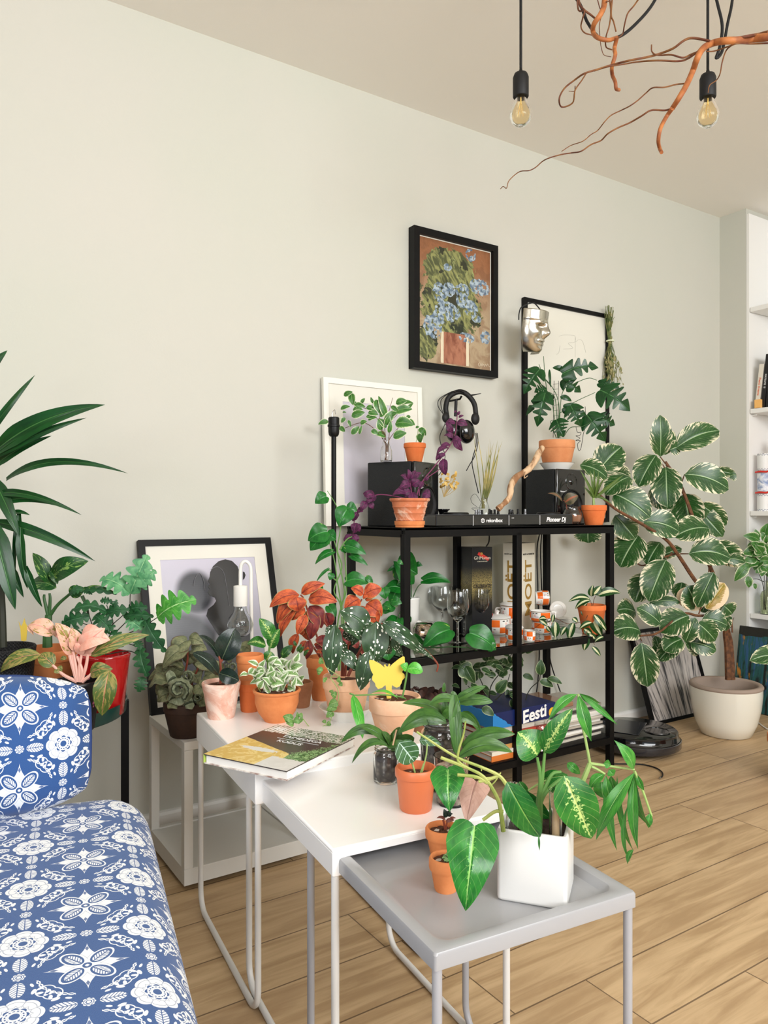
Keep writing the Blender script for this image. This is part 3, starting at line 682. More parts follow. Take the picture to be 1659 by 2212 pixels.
# ================================================================ FRAMES
M_fblk = mat('black_frame_lacquer', (6, 6, 7), .45, spec=.25); M_fwht = mat('white_frame_lacquer', (236, 234, 224), .4)
M_mat = mat('passepartout_card', (226, 223, 212), .8); M_pane = mat('picture_glass', (235, 238, 240), .03, trans=1, ior=1.05, spec=.6)
def frame(name, label, cat, bl, xd, ud, w_, h_, bar, dp, fm, mw, pic, picname='print', rec=.006, matm=None, glass=False):
    """bl = bottom left corner of the front; xd, ud unit vectors; depth goes away from the viewer"""
    xd, ud = V(xd).normalized(), V(ud).normalized(); nd = xd.cross(ud)      # towards viewer
    t = thing(name, label, cat, V(bl) + xd*w_/2)
    q = lambda x, y, d=0: V(bl) + xd*x + ud*y - nd*d
    mb = MB(); rows = []
    ring = lambda i, d: [q(i, i, d), q(w_-i, i, d), q(w_-i, h_-i, d), q(i, h_-i, d)]
    mb.grid([ring(.0, dp), ring(0, 0), ring(bar, 0), ring(bar, dp - .002), ring(0, dp)], cu=True)
    mb.build('frame', fm, t, smooth=False)
    R = Matrix((xd, ud, nd)).transposed()
    if matm and mw > 0:
        mb = MB(); mb.grid([ring(bar, rec), ring(bar + mw, rec), ring(bar + mw, rec + .0015)], cu=True); mb.build('passepartout', matm, t, smooth=False)
    i = bar + mw - .001; mb = MB()
    o = [q(i, i, rec + .002), q(w_-i, i, rec + .002), q(w_-i, h_-i, rec + .002), q(i, h_-i, rec + .002)]
    mb.v = o; mb.face([0, 1, 2, 3], [(0, 0), (1, 0), (1, 1), (0, 1)]); mb.build(picname, pic, t, smooth=False)
    mb = MB(); mb.v = ring(bar*.5, dp - .001); mb.face([0, 1, 2, 3]); mb.build('backing', M_fblk, t, smooth=False)
    if glass: MB().box(q(w_/2, h_/2, rec - .003), (w_ - 2*bar, h_ - 2*bar, .0015), M=R).build('glass_pane', M_pane, t, smooth=False)
    return t, q, nd
XW = V((1, 0, 0))
# oil painting -------------------------------------------------------
def f_paint():
    u, v, _ = sep(coords('UV')); co = comb(u * .78, v, 0.0)
    n = nz(7, co, detail=5, dist=.8); bg = mix(v.sst(.35, .9) , (172, 152, 122), (146, 96, 62)); bg = mix(n.sst(.45, .6) * .5, bg, (118, 78, 50))
    def bl(cx, cy, rx, ry):
        return (((u - cx) / rx) ** 2.0 + ((v - cy) / ry) ** 2.0)
    d = nz(9, co, detail=4, dist=2.0); d2 = nz(22, comb(u * .78 + v * .6, v * .5), detail=3, dist=1.2)
    fol = (X.min(X.min(bl(.45, .50, .42, .26), bl(.42, .78, .36, .17)), bl(.12, .16, .14, .14)) + (d - .5) * 1.8).lt(1.0)
    green = mix(d2.sst(.4, .62), (76, 82, 50), (142, 144, 88)); green = mix(nz(5, co).sst(.52, .62) * (1.0 - v.sst(.6, .8)), green, (34, 42, 26))
    c = mix(fol, bg, green)
    stk = vor(16, comb(u * 1.6 + v * .5 + (d * .25), v * .55)).lt(.20) * fol; c = mix(stk * .75, c, (156, 164, 104)); c = mix(fol * nz(6.5, co, detail=3).lt(.40), c, (48, 50, 32))
    jar = ((u - .5).abs() - (.19 + (v * 14.0).sin() * .012)).lt(0.0) * v.lt(.27) * v.gt(.015)
    jc = mix(nz(5, comb(u * 2.0, v), detail=4, dist=1.0).sst(.4, .6), (120, 66, 46), (166, 110, 84)); jc = mix((((u - .5).abs() - .175).abs()).lt(.02), jc, (216, 204, 176))
    c = mix(jar, c, jc)
    m = None
    for cx, cy, rx, ry in ((.29, .58, .09, .08), (.42, .62, .09, .06), (.60, .63, .10, .06), (.85, .69, .14, .07), (.60, .55, .09, .06), (.72, .50, .10, .07), (.40, .44, .17, .08), (.2, .30, .12, .10), (.28, .38, .09, .06), (.66, .25, .11, .04), (.93, .28, .07, .06), (.72, .94, .07, .05), (.40, .80, .06, .03), (.80, .42, .07, .03)):
        b = bl(cx, cy, rx, ry); m = b if m is None else X.min(m, b)
    vo = vor(34, co); flw = (m + (d - .5) * 1.4).lt(1.0) * vo.lt(.66)
    fc = mix(vor(34, co, out=1), (104, 132, 158), (186, 204, 216)) if False else mix(nz(30, co, detail=2).sst(.35, .65), (82, 104, 126), (172, 188, 198))
    c = mix(flw, c, fc); return {'Base Color': c, 'height': (d2 + vo * .5, .4)}
M_paint = mat('oil_painting', rough=.45, fn=f_paint)
t, q, nd = frame('framed_painting', 'black framed oil painting of blue flowers in a jar hanging on the wall', 'painting', (1.666, 2.346, 1.528), XW, UP, .421, .54, .026, .037, M_fblk, .0035, M_paint, 'canvas', rec=.016, matm=mat('white_slip', (232, 228, 214), .6))
MB().tube(spl([q(.335 + x*.0011, .048 + y*.0011, .0165) for x, y in ((0, 8), (-6, 0), (-2, -6), (5, 0), (7, 8), (8, -4), (14, 6), (15, -4), (22, 5), (24, -5), (30, 5), (34, -3), (40, 8), (46, -2), (60, -4))], 3), .0009, 5).build('signature', mat('cream_paint', (226, 212, 186), .6), t)
# white frame on the shelf top
def f_lav(): u, v, _ = sep(coords('UV')); return mix(nz(2, coords('UV')), (205, 200, 208), (190, 186, 196))
frame('picture_frame', 'white picture frame with a blank pale print standing behind the plant cuttings', 'picture frame', (1.283, 2.338, .9305), XW, V((0, .022, .53)), .428, .527, .020, .016, M_fwht, .060, mat('pale_lavender_print', rough=.25, fn=f_lav), matm=M_mat, glass=False)
# portrait frame on the trolley
def f_people():
    u, v, _ = sep(coords('UV'))
    def bl(cx, cy, rx, ry): return (((u - cx) / rx) ** 2.0 + ((v - cy) / ry) ** 2.0).sqrt()
    base = mix(v, (128, 128, 138), (196, 192, 206)); hd = bl(.33, .73, .20, .18); bo = bl(.12, .22, .50, .40)
    st = (v * 60.0).fract().lt(.12) * .25
    dark = X.max(1.0 - hd.sst(.75, 1.18), 1.0 - bo.sst(.8, 1.1)); c = mix(dark, base, mix(st, (40, 42, 50), (62, 64, 72)))
    c = mix((1.0 - bl(.60, .30, .12, .16).sst(.6, 1.2)) * .8, c, (176, 176, 186)); return c
M_people = mat('black_and_white_print', rough=.22, fn=f_people)
pbl = V((.640, 2.222, .3865)); pud = V((0, .14, .505))
t, q, nd = frame('picture_frame', 'large black framed photograph of two silhouetted heads leaning on the wall on the cart', 'picture frame', pbl, XW, pud, .442, .527, .020, .02, M_fblk, .044, M_people, 'photograph', matm=M_mat, glass=False)
po = q(.2, .2, .0068)
def flat(Pl_, name, m, t, c):
    mb = MB(); P = [onplane(*c(*p), po, nd) for p in Pl_]; mb.v = P; mb.face(range(len(P))); return mb.build(name, m, t, smooth=False)
flat([(800,440),(804,400),(830,345),(880,300),(940,282),(1000,297),(1050,345),(1076,420),(1085,500),(1062,560),(1040,640),(1110,720),(1165,840),(1172,1400),(700,1400),(900,1250),(1000,1100),(975,1010),(880,962),(800,840),(770,790),(785,730),(835,690),(858,655),(845,625),(800,606),(783,575),(800,548),(784,530),(802,505),(785,478)], 'dark_silhouette', mat('print_black', (28, 27, 27), .25), t, cB)
flat([(1098,392),(1112,398),(1122,425),(1112,455),(1098,468)], 'hair_bun', mat('print_black', (28, 27, 27), .25), t, cB)
MB().tube(spl([onplane(*cB(*p), po + nd*.001, nd) for p in ((655, 520), (670, 450), (710, 408), (745, 470), (757, 560))], 4), .0009, 5).tube(spl([onplane(*cB(*p), po + nd*.001, nd) for p in ((810, 372), (870, 350), (925, 400), (950, 520), (975, 700))], 4), .0009, 5).build('highlight_lines', mat('print_grey', (120, 120, 124), .3), t)
# clear drawing frame on the wall behind the monstera
t, q, nd = frame('picture_frame', 'tall thin black frame with a faint line drawing on the wall behind the monstera', 'picture frame', (2.249, 2.362, .934), XW, UP, .53, .955, .018, .018, M_fblk, 0, mat('drawing_paper', (222, 220, 208), .35), 'drawing_sheet', glass=False)
po = q(.2, .2, .0078)
mb = MB()
for s_ in ('660 420 700 410 780 412 800 425 796 470 740 480 780 520 700 530', '800 470 830 450 860 460 880 520 890 560', '640 575 660 560 670 500', '800 425 800 600'):
    a = [float(z) for z in s_.split()]; mb.tube(spl([onplane(*cE(a[i], a[i+1]), po, nd) for i in range(0, len(a), 2)], 4), .0007, 4)
mb.build('pencil_lines', mat('pencil', (176, 174, 164), .7), t)
# frame on the floor right of the shelving unit
def f_curt():
    u, v, _ = sep(coords('UV')); ax = (u - .55) * (1.15 - v * .55); n = nz(2.2, comb(ax * 9.0, v * .5), detail=4, rough=.65); g = nz(1.5, comb(u, v))
    c = mix(n.sst(.40, .56), (40, 40, 44), (190, 182, 176)); return mix(g.sst(.4, .75) * .5, c, (226, 220, 214))
a_ = on(1387, 1591, 0); b_ = on(1503, 1556, 0)
a2 = V((2.93, 2.235, 0)); b2 = V((b_.x, 2.235, 0)); b2 = V((3.395, 2.235, 0))
fud = V((0, .125, .40))
frame('picture_frame', 'black framed grey print of draped folds standing on the floor under the rubber tree', 'picture frame', a2, XW, fud, .46, .44, .016, .018, M_fblk, 0, mat('draped_print', rough=.2, fn=f_curt), glass=False)
# ================================================================ SPEAKERS
M_spk = mat('black_vinyl', (18, 21, 24), .55, bump=(420, .5)); M_gloss = mat('gloss_black', (12, 12, 14), .12, coat=.6)
M_lab = mat('white_print', (236, 236, 236), .5); M_rub = mat('black_rubber', (16, 16, 17), .6)
def speaker(label, C, phi, w_, d_, h_):
    x = V((cos(phi), sin(phi), 0)); y = V((-sin(phi), cos(phi), 0)); R = Matrix((x, y, UP)).transposed()
    c = C + x*w_/2 + y*d_/2; t = thing('speaker', label, 'speaker', c)
    MB().box(c + UP*h_/2 + y*.005, (w_, d_ - .01, h_), M=R).build('cabinet', M_spk, t, smooth=False, bevel=.004)
    f = C + x*w_/2; MB().box(f + UP*h_/2 + y*.0, (w_, .014, h_), M=R).build('front_baffle', M_gloss, t, bevel=.005)
    Rf = Matrix((x, UP, -y)).transposed(); k = h_/.22
    wf = f - y*.007 + UP*.078*k
    MB().lathe([(.062*k, 0), (.062*k, .003), (.057*k, .0035), (.054*k, .001)], wf, 40, M=Rf).build('woofer_ring', M_blk, t)
    MB().lathe([(.054*k, .0015), (.050*k, .004), (.045*k, .002), (.018*k, -.004), (.001, -.004)], wf, 40, M=Rf, caps=False).lathe([(.018*k, -.003), (.012*k, .002), (.001, .004)], wf, 24, M=Rf, caps=False).build('woofer', mat('woofer_cone', (38, 38, 40), .5), t)
    tw = f - y*.007 + UP*.170*k
    MB().lathe([(.034*k, 0), (.032*k, .0015), (.016*k, -.003), (.014*k, -.002), (.010*k, .003), (.001, .005)], tw, 32, M=Rf, caps=False).build('tweeter', M_gloss, t)
    text('Pioneer DJ', .0085, frameM(f - y*.0075 + UP*.131*k - x*.045, x, UP), M_lab, t)
    return t
SPH = .222
CL = place(893, 2.085, SH); speaker('black studio speaker at the left end of the shelf top, seen side on', CL, radians(25), .17, .185, SPH)
CR = place(1200, 2.10, SH); speaker('black studio speaker under the monstera pot, its front facing out', CR, radians(2), .166, .16, .218)
# ================================================================ DJ CONTROLLER
cx0, cx1 = place(941, 1.99, 0).x, 2.137
dj = thing('music_controller', 'slim black deck controller with white lettering on the front edge of the shelf top', 'controller', ((cx0+cx1)/2, 2.04, SH))
MB().box(((cx0+cx1)/2, 2.0375, SH + .021), (cx1-cx0, .10, .036)).build('body', M_gloss, dj, smooth=False, bevel=.003)
MB().box(((cx0+cx1)/2, 2.0375, SH + .0405), (cx1-cx0-.006, .094, .003)).build('top_plate', mat('dark_grey_plate', (70, 72, 76), .3, .6), dj, smooth=False)
for px in (1023, 1100, 1167): MB().box((place(px, 1.985, 0).x, 1.9868, SH + .021), (.0012, .002, .034)).build('divider_line', M_lab, dj, smooth=False)
Mf = lambda px, z: frameM((place(px, 1.9865, 0).x, 1.9865, z), XW, UP)
text('rekordbox', .0180, Mf(1068, SH + .0205), M_lab, dj, xs=.94, bold=.0003)
hx = [(cos(radians(30 + 60*i)), sin(radians(30 + 60*i))) for i in range(6)]; cc = V((place(1043, 1.9865, 0).x, 1.987, SH + .0205)); Rw = Matrix((XW, UP, V((0, -1, 0)))).transposed()
mb = MB(); mb.grid([[cc + Rw @ V((a*r, b*r, .0006)) for a, b in hx] for r in (.0088, .0062)], cu=True); mb.box(cc + V((0, -.0006, .001)), (.0022, .001, .010)).box(cc + V((0, -.0006, .002)), (.007, .001, .002)); mb.build('hexagon_logo', M_lab, dj, smooth=False)
text('Pioneer Dj', .0225, Mf(1201, SH + .022), M_lab, dj, xs=1.0, bold=.0006, shear=.25)
MB().box((place(1108, 1.986, 0).x, 1.9868, SH + .029), (.011, .001, .0014)).build('slot_mark', M_lab, dj, smooth=False)
M_knob = mat('grey_knob', (120, 122, 126), .3, .5)
rd = random.Random(3)
for px in (1032, 1039, 1046, 1053, 1060, 1067, 1076, 1084, 1101, 1108, 1114, 1121, 1130):
    kx = place(px, 2.02, 0).x; hh = rd.uniform(.013, .019)
    MB().lathe([(.0052, 0), (.0052, .004), (.0044, .005), (.0042, hh), (.003, hh + .001)], (kx, 2.02 + rd.uniform(-.015, .03), SH + .042), 14).build('knob', M_knob if rd.random() < .45 else M_blk, dj)
for px in (985, 1185):
    MB().lathe([(.044, 0), (.044, .004), (.040, .007), (.001, .007)], (place(px, 2.037, 0).x, 2.037, SH + .042), 40).build('jog_wheel', M_blk, dj)
# ================================================================ SHELF TOP PLANTS AND DECOR
def lathe_thing(name, label, cat, c, prof, m, n=36, group=None, part=None, **k):
    t = thing(name, label, cat, c, group); MB().lathe(prof, c, n, caps=False, **k).build(part or 'body', m, t, auto=60); return t
# glass helper: closed thin shell from an outline (outer profile, wall thickness)
def shell(prof, th=.0018, floor=.004):
    o = [(.001, prof[0][1])] + list(prof); i = [(max(.001, r - th), z) for r, z in reversed(prof) if z > prof[0][1] + floor]
    return o + i + [(max(.001, i[-1][0]*.9), prof[0][1] + floor), (.001, prof[0][1] + floor)]
M_water = mat('water', (244, 250, 246), 0, trans=1, ior=1.33)
# bottle vase with cuttings on left speaker
c = place(834, 2.175, SH + SPH)
t = thing('glass_bottle', 'small clear bottle of white-edged fig cuttings on top of the left speaker', 'vase', c)
k = dep(c)/F
MB().lathe(shell([(12*k, 0), (13*k, 3*k), (13*k, 24*k), (8*k, 36*k), (7*k, 50*k), (8*k, 52*k)]), c, 28, caps=False).build('bottle', M_glass, t, auto=60)
Pl = Plant(dep(c), cD)
leaves(Pl, '''430 250 445 345 52 20;370 270 440 240 38;345 375 420 355 34;505 330 535 290 30;450 345 540 360 42 20;430 430 535 400 52 25;440 380 520 380 40;
545 360 610 385 50;560 400 640 420 52;620 300 655 415 60 0;600 330 580 280 22;700 440 640 270 50;690 480 765 385 62 15;700 520 640 445 46;660 540 640 450 52;720 560 735 465 36;
775 330 865 310 52 10;800 345 915 330 40;765 400 905 375 66 5;860 380 910 330 28;770 490 915 500 88 5;860 470 925 500 50;700 590 610 570 52 15;755 595 860 560 62 10;560 460 630 440 34;
500 490 550 470 40;430 570 490 510 44 10;490 570 510 500 24;380 440 350 480 32;405 460 425 515 26;250 470 170 493 40;340 510 380 550 34 30;360 400 390 402 14;650 430 700 400 50;585 540 640 570 40;
480 360 430 310 34;545 430 600 450 42;700 500 720 420 44;740 430 790 400 40;740 350 800 400 34;890 430 850 450 30''', 'ov', bend=.1, fold=.15, dz=0)
for s_ in ('700 770 705 650 650 480 560 380 450 350', '705 770 700 640 690 500 720 400 752 285', '710 770 715 640 760 560 820 500', '690 770 700 660 620 540 510 480 340 530 250 480', '715 770 720 620 740 480 800 400', '695 770 695 640 660 520 650 430'):
    a = [float(z) for z in s_.split()]; Pl.st([(a[i], a[i+1]) for i in range(0, len(a), 2)], .0016, .0008)
Pl.done(t, G['ficus'], SM['br'])
# small terracotta pot on the same speaker
c = place(896, 2.135, SH + SPH); Z = dep(c); t = thing('potted_cutting', 'small bright terracotta pot with one drooping leaf on top of the left speaker', 'potted plant', c)
pot(t, c, .0255, .0385, .065, .017, .003, 'org'); Pl = Plant(Z, cD)
leaves(Pl, '960 520 1010 580 50 10;990 560 970 640 60 40;930 520 960 515 20', 'ov', bend=.25); Pl.st([(930, 650), (945, 580), (950, 530)], .001); Pl.st([(960, 650), (955, 580), (975, 530)], .001); Pl.done(t, G['ficus'], SM['lg'])
# ribbed pot with velvet plant
c = place(885, 2.012, SH); Z = dep(c); k = Z/F
tag(MB().lathe([(27*k, 0), (31*k, .001), (31*k, 5*k), (32.5*k, 6*k), (33*k, 14*k), (31*k, 14*k), (29*k, 4*k), (.001, 4*k)], c, 40).build('saucer', TC['new'], None, loc=c, auto=40), 'terracotta saucer under the ribbed pot on the shelf corner', 'saucer')
c2 = c + UP*4.2*k
t = thing('potted_velvet_plant', 'ribbed terracotta pot of purple velvet plant on the front left corner of the shelf top', 'potted plant', c2)
pr = [(24*k, 0), (26*k, .001), (29*k, 10*k), (30.5*k, 12*k), (29.5*k, 14*k), (33*k, 25*k), (34.5*k, 27*k), (33.5*k, 29*k), (36*k, 38*k), (38*k, 40*k), (37*k, 42*k), (39*k, 51*k), (43*k, 53*k), (44*k, 57*k), (43*k, 58.5*k), (40*k, 58*k), (37*k, 48*k)]
MB().lathe(pr, c2, 56).build('pot', TC['rib'], t, auto=50); MB().lathe([(.001, 50*k), (37.5*k, 49*k)], c2, 30, caps=False).build('soil', M_soil, t)
Pl = Plant(Z, cD)
leaves(Pl, '''880 930 810 890 40;880 920 870 840 36 20;900 930 930 850 40;905 930 975 870 44;880 960 820 940 50;890 960 800 1000 56;900 970 960 925 60;850 1010 790 990 46;870 1030 745 1050 50;
890 1010 820 1040 50;900 1020 935 1130 62 10;985 1030 1045 1060 70 0;880 1030 845 1060 40;930 970 975 940 46;990 940 960 1000 36;1150 760 1165 890 62 20;1000 930 1035 905 24''', 'ov', bend=.25, wave=.12)
leaves(Pl, '''1240 480 1160 500 46 10;1250 480 1335 500 50 10;1245 400 1235 385 20;1265 440 1305 425 18;1225 600 1150 580 36;1235 600 1295 700 52 20;1200 650 1120 690 36;1190 680 1090 740 40;1215 560 1170 470 44;1160 720 1095 770 32;1215 610 1290 620 46;1255 420 1275 390 20;1180 590 1225 570 40;1130 720 1090 780 24''', 'ov', bend=.35, wave=.2, fold=.05)
leaves(Pl, '''610 1060 520 1030 60;600 1040 590 1100 54;570 1110 600 1150 44;540 1090 500 1170 50;520 1160 470 1180 40;480 1180 440 1250 56 10;470 1260 455 1345 60 10;460 1270 495 1330 50;430 1345 400 1440 60;440 1350 470 1420 50;610 1050 530 1060 50;590 1060 540 1110 40''', 'ov', bend=.3, wave=.2)
Pl.st([(900, 1060), (895, 1000), (885, 930)], .0022, .0015); Pl.st([(935, 1060), (975, 950), (1085, 810), (1190, 670), (1240, 560), (1255, 410)], .0022, .0014); Pl.st([(960, 1050), (960, 980), (990, 930), (1130, 830), (1140, 760)], .0014)
Pl.st([(850, 1070), (720, 1045), (620, 1045), (540, 1100), (470, 1190), (445, 1290), (440, 1400), (420, 1500)], .0018, .0014)
Pl.done(t, G['purple'], SM['pur'])
# little black vase with dried flowers
c = place(957, 2.22, SH); k = dep(c)/F; t = thing('black_vase', 'small black vase of dried yellow flowers behind the deck controller', 'vase', c)
MB().lathe([(.001, 0), (17*k, 0), (19*k, 4*k), (16*k, 14*k), (10*k, 20*k), (9*k, 26*k), (11*k, 32*k), (15*k, 34*k), (15*k, 36*k), (12*k, 35*k), (7*k, 26*k), (.001, 24*k)], c + UP*0, 32, caps=False).build('vase', M_gloss, t, auto=60)
Pl = Plant(dep(c), cD); rd = random.Random(5)
for i in range(26):
    x, y = 1110 + rd.random()*140, 890 + rd.random()*120; Pl.lf(x, y, x + rd.uniform(-30, 45), y - rd.uniform(15, 40), 18, 'ov', dz=rd.uniform(-.02, .02))
    if i < 14: Pl.st([(1150, 1060), ((1150+x)/2, (1050+y)/2 + 10), (x, y)], .0008)
Pl.done(t, mat('dried_petals', rough=.8, fn=two((196, 152, 66), (232, 198, 120), 60)), mat('dried_stem', (188, 158, 96), .8), ('dried_flowers', 'stems'))
# glass vase with grass
c = place(1046, 2.24, SH); k = dep(c)/F; t = thing('glass_vase', 'teardrop glass vase of dry grass blades behind the deck controller', 'vase', c)
MB().lathe(shell([(12*k, 0), (16*k, 6*k), (16.5*k, 16*k), (12*k, 34*k), (7*k, 50*k), (7.5*k, 60*k)], .0012), c, 30, caps=False).build('vase', M_glass, t, auto=60)
Pl = Plant(dep(c), cE); rd = random.Random(9)
for tx, ty in ((60, 1330), (95, 1345), (140, 1300), (180, 1310), (70, 1290), (120, 1390), (45, 1380), (105, 1320), (150, 1340), (30, 1480), (85, 1380), (-60, 1190), (-75, 1210)):
    bx = 15 + rd.uniform(-12, 16); Pl.lf(bx, 1890, tx, ty, rd.uniform(9, 16), 'blade', bend=rd.uniform(-.03, .03), side=rd.uniform(-.03, .05), rows=14, cols=2)
Pl.L.build('grass_blades', mat('dry_grass', rough=.7, fn=two((120, 128, 70), (196, 178, 112), 12)), t, auto=180)
Pl = Plant(dep(c), cU)
# wire ring tangle
tag(MB().tube(spl([Pl.P(*p) for p in ((240, 640), (190, 600), (175, 550), (200, 515), (235, 520), (300, 640), (250, 650), (185, 655), (240, 690))], 5), .0008, 5).build('wire_coil', M_met, None, loc=c), 'thin loose wire curl around the foot of the grass vase', 'wire')
# driftwood
Zs = [2.62, 2.64, 2.66, 2.70, 2.72, 2.74, 2.76, 2.79]
dw = [(140, 1895), (235, 1800), (252, 1700), (300, 1620), (390, 1565), (448, 1500), (485, 1425), (520, 1370)]
pth = spl([pt(*cE(*p), z) for p, z in zip(dw, Zs)], 6); rd = random.Random(2)
mb = MB().tube(pth, [(.0115 if 8 < i < 38 else .0095) + rd.uniform(-.0012, .0014) for i in range(len(pth))], 12)
mb.tube(spl([pt(*cE(*p), 2.7) for p in ((375, 1575), (365, 1630), (395, 1610))], 4), .0028, 6, r1=.001)
def f_drift(): n = nz(24, comb(*[a * b for a, b in zip(sep(coords()), (1.0, 1.0, .4))]), detail=5, dist=1.2); return {'Base Color': mix(n.sst(.42, .62), (146, 104, 70), (214, 182, 146)), 'height': (n, .6)}
tag(mb.build('driftwood', mat('driftwood_bark', rough=.85, fn=f_drift), None, loc=pth[0]), 'bent pale driftwood branch leaning from the shelf top up to the monstera pot', 'branch')
# monstera
c = place(1203, 2.178, SH + .2185); Z = dep(c); k = Z/F
saucer('saucer', 'white dish under the monstera pot on the right speaker', c, 26*k, 38*k, 15*k)
c2 = c + UP*4.5*k if False else c + UP*.0048
t = thing('potted_monstera', 'monstera with split dark leaves in a terracotta pot on the right speaker', 'potted plant', c2)
pot(t, c2, 28*k, 38.5*k, 61*k, 17*k, .003, 'mid'); Pl = Plant(Z, cE)
kw = dict(prof='monstera', bend=.14, fold=.1, back=.16, up=.25, shear=.55)
for a in ('500 700 360 915 190 5 -.02', '560 880 450 900 130 20', '545 905 475 1195 180 0 -.03', '690 740 1000 690 170 5 -.02', '690 790 850 900 150 10 .02', '700 1030 900 1100 110 15', '760 1010 850 1190 170 5 -.02',
          '640 1130 700 1280 170 10 -.03', '1010 880 1270 1060 250 0', '900 1090 1060 1320 220 5 .02', '590 920 380 1100 130 20 .03', '980 1120 1140 1180 150 10 .04', '1000 820 1190 880 90 0 .02'):
    b = [float(z) for z in a.split()]; kk = dict(kw); kk['roll'] = b[5]; kk['dz'] = b[6] if len(b) > 6 else 0; Pl.lf(*b[:5], **kk)
leaves(Pl, '705 715 605 690 46 0;670 935 770 975 40 10;520 960 440 1000 70 10;720 880 790 870 60;580 700 590 860 20', 'ov', fold=.15)
for s_ in ('655 1290 660 1000 600 850 500 740', '650 1290 640 1050 620 930 560 890', '660 1290 680 950 720 850 740 780', '700 1280 760 1200 860 1190 940 1150', '690 1280 720 1050 800 980 970 900', '650 1280 620 1100 600 980 545 930', '670 1290 660 1100 700 1060 760 1030', '640 1290 590 1150 640 1140', '715 860 900 780 985 795', '600 850 540 780 490 660', '560 900 540 740 530 590'):
    a = [float(z) for z in s_.split()]; Pl.st([(a[i], a[i+1]) for i in range(0, len(a), 2)], .0017, .0012)
Pl.done(t, G['monstera'], SM['dg'])
mb = MB(); 
for x in (612, 650): mb.tube([Pl.P(x, 1285, .01), Pl.P(x + (650-x)*.0 + 8, 800, .01)], .0011, 6)
for y in range(830, 1260, 45): mb.tube([Pl.P(614, y, .01), Pl.P(655, y - 5, .01)], .0006, 5)
mb.build('trellis', M_met, t)
# bead-wire face hanging
tag(MB().tube(spl([pt(*cE(*p), 3.12) for p in ((805, 1190), (820, 1240), (848, 1240), (840, 1265), (805, 1270), (840, 1290), (805, 1310), (845, 1312), (820, 1340), (830, 1395), (850, 1370), (870, 1250), (888, 1180), (885, 1020))], 5), .0011, 6).build('wire_ornament', M_met, None, loc=pt(*cE(840, 1300), 3.12)), 'thin wire face ornament hanging beside the monstera pot', 'ornament')
# dracaena seedling pot and glass bowl at right end
c = place(1283, 2.012, SH); Z = dep(c); k = Z/F
t = thing('potted_dracaena', 'small spiky dracaena in an orange terracotta pot at the right end of the shelf top', 'potted plant', c)
pot(t, c, 19*k, 27*k, 43*k, 12*k, .003, 'org'); Pl = Plant(Z, cE)
leaves(Pl, '960 1800 840 1560 26;965 1800 890 1640 26;955 1780 925 1560 20;965 1770 960 1540 22;970 1780 1010 1610 22;975 1790 1060 1620 24;975 1800 1220 1600 26;970 1800 1190 1650 26;985 1790 1110 1850 22;960 1810 870 1700 22;970 1790 1000 1560 20', 'blade', bend=.08, fold=.4, cols=4)
Pl.st([(958, 1860), (955, 1800)], .006, .004, mb=Pl.S); Pl.done(t, leafmat('spiky_dracaena_leaf', (74, 100, 50), (112, 134, 70), (150, 160, 100), veins=0), SM['lg'])
c = place(1236, 2.048, SH + .0); k = dep(c)/F
t = thing('glass_bowl', 'little round glass bowl with a copper-leaved cutting beside the right speaker', 'vase', c)
MB().lathe(shell([(12*k, 0), (19*k, 7*k), (21.5*k, 18*k), (19*k, 29*k), (15*k, 36*k), (17*k, 40*k)], .0012), c, 36, caps=False).build('bowl', M_glass, t, auto=60)
MB().lathe([(.001, 3*k), (17*k, 8*k), (19.5*k, 18*k), (18*k, 22*k), (.001, 22*k)], c, 30, caps=False).build('soil', TC['brown'], t)
Pl = Plant(dep(c), cE); leaves(Pl, '710 1840 825 1780 85 10;690 1830 565 1760 30 20;720 1830 790 1850 30', 'ov', bend=.2); Pl.st([(730, 1900), (720, 1840), (700, 1820)], .002); Pl.done(t, G['jewel'], SM['red'])
# ================================================================ HEADPHONES on a hook
HZ = dep(place(990, 2.31, 1.3)); c0 = pt(990, 900, HZ)
t = thing('headphones', 'black headphones with dangling cable hanging on the wall above the controller', 'headphones', c0)
ph = lambda x, y, dz=0: pt(*cD(x, y), HZ + dz)
MB().tube(spl([ph(1175, 440), ph(1165, 360), ph(1190, 280), ph(1265, 240), ph(1330, 260), ph(1385, 330), ph(1400, 420)], 7), .010, 12).build('headband', M_rub, t)
MB().tube([ph(1225 + i*12, 232 + (i-3.5)**2*1.2, -.008) for i in range(8)], [.0035, .0045]*4, 8).build('headband_pad', M_blk, t)
RA = Matrix((RT*.8 + FW*.6, UP, (RT*.6 - FW*.8))).transposed()
for x, y, s in ((1225, 545, 1.25), (1325, 550, 1.35), (1165, 440, .5), (1395, 450, .6)):
    MB().ball(ph(x, y, -.02), .025*s + .004, 10, (1, 1.25, .7), M=RA).build('ear_cup' if s > 1 else 'yoke', M_gloss if s > 1 else M_rub, t)
mb = MB().tube(spl([ph(*p) for p in ((1150, 420), (1105, 350), (1120, 290), (1220, 235), (1130, 300), (1140, 400), (1160, 480), (1120, 580), (1130, 660), (1160, 740), (1130, 860), (1095, 900))], 6), .0016, 6)
mb.tube(spl([ph(*p) for p in ((1410, 560), (1415, 640), (1390, 740), (1355, 800), (1325, 855))], 5), .0018, 6).tube(spl([ph(*p) for p in ((1400, 560), (1400, 660), (1370, 780), (1385, 880), (1420, 1030))], 5), .0020, 6)
mb.tube([ph(1245, 300), ph(1240, 430)], .006, 8); mb.build('cable', M_rub, t)
MB().tube([ph(1330, 272, 0), ph(1390, 262, 0), ph(1440, 252, 0)], .0042, 8, r1=.001).build('cable_end', M_rub, t)
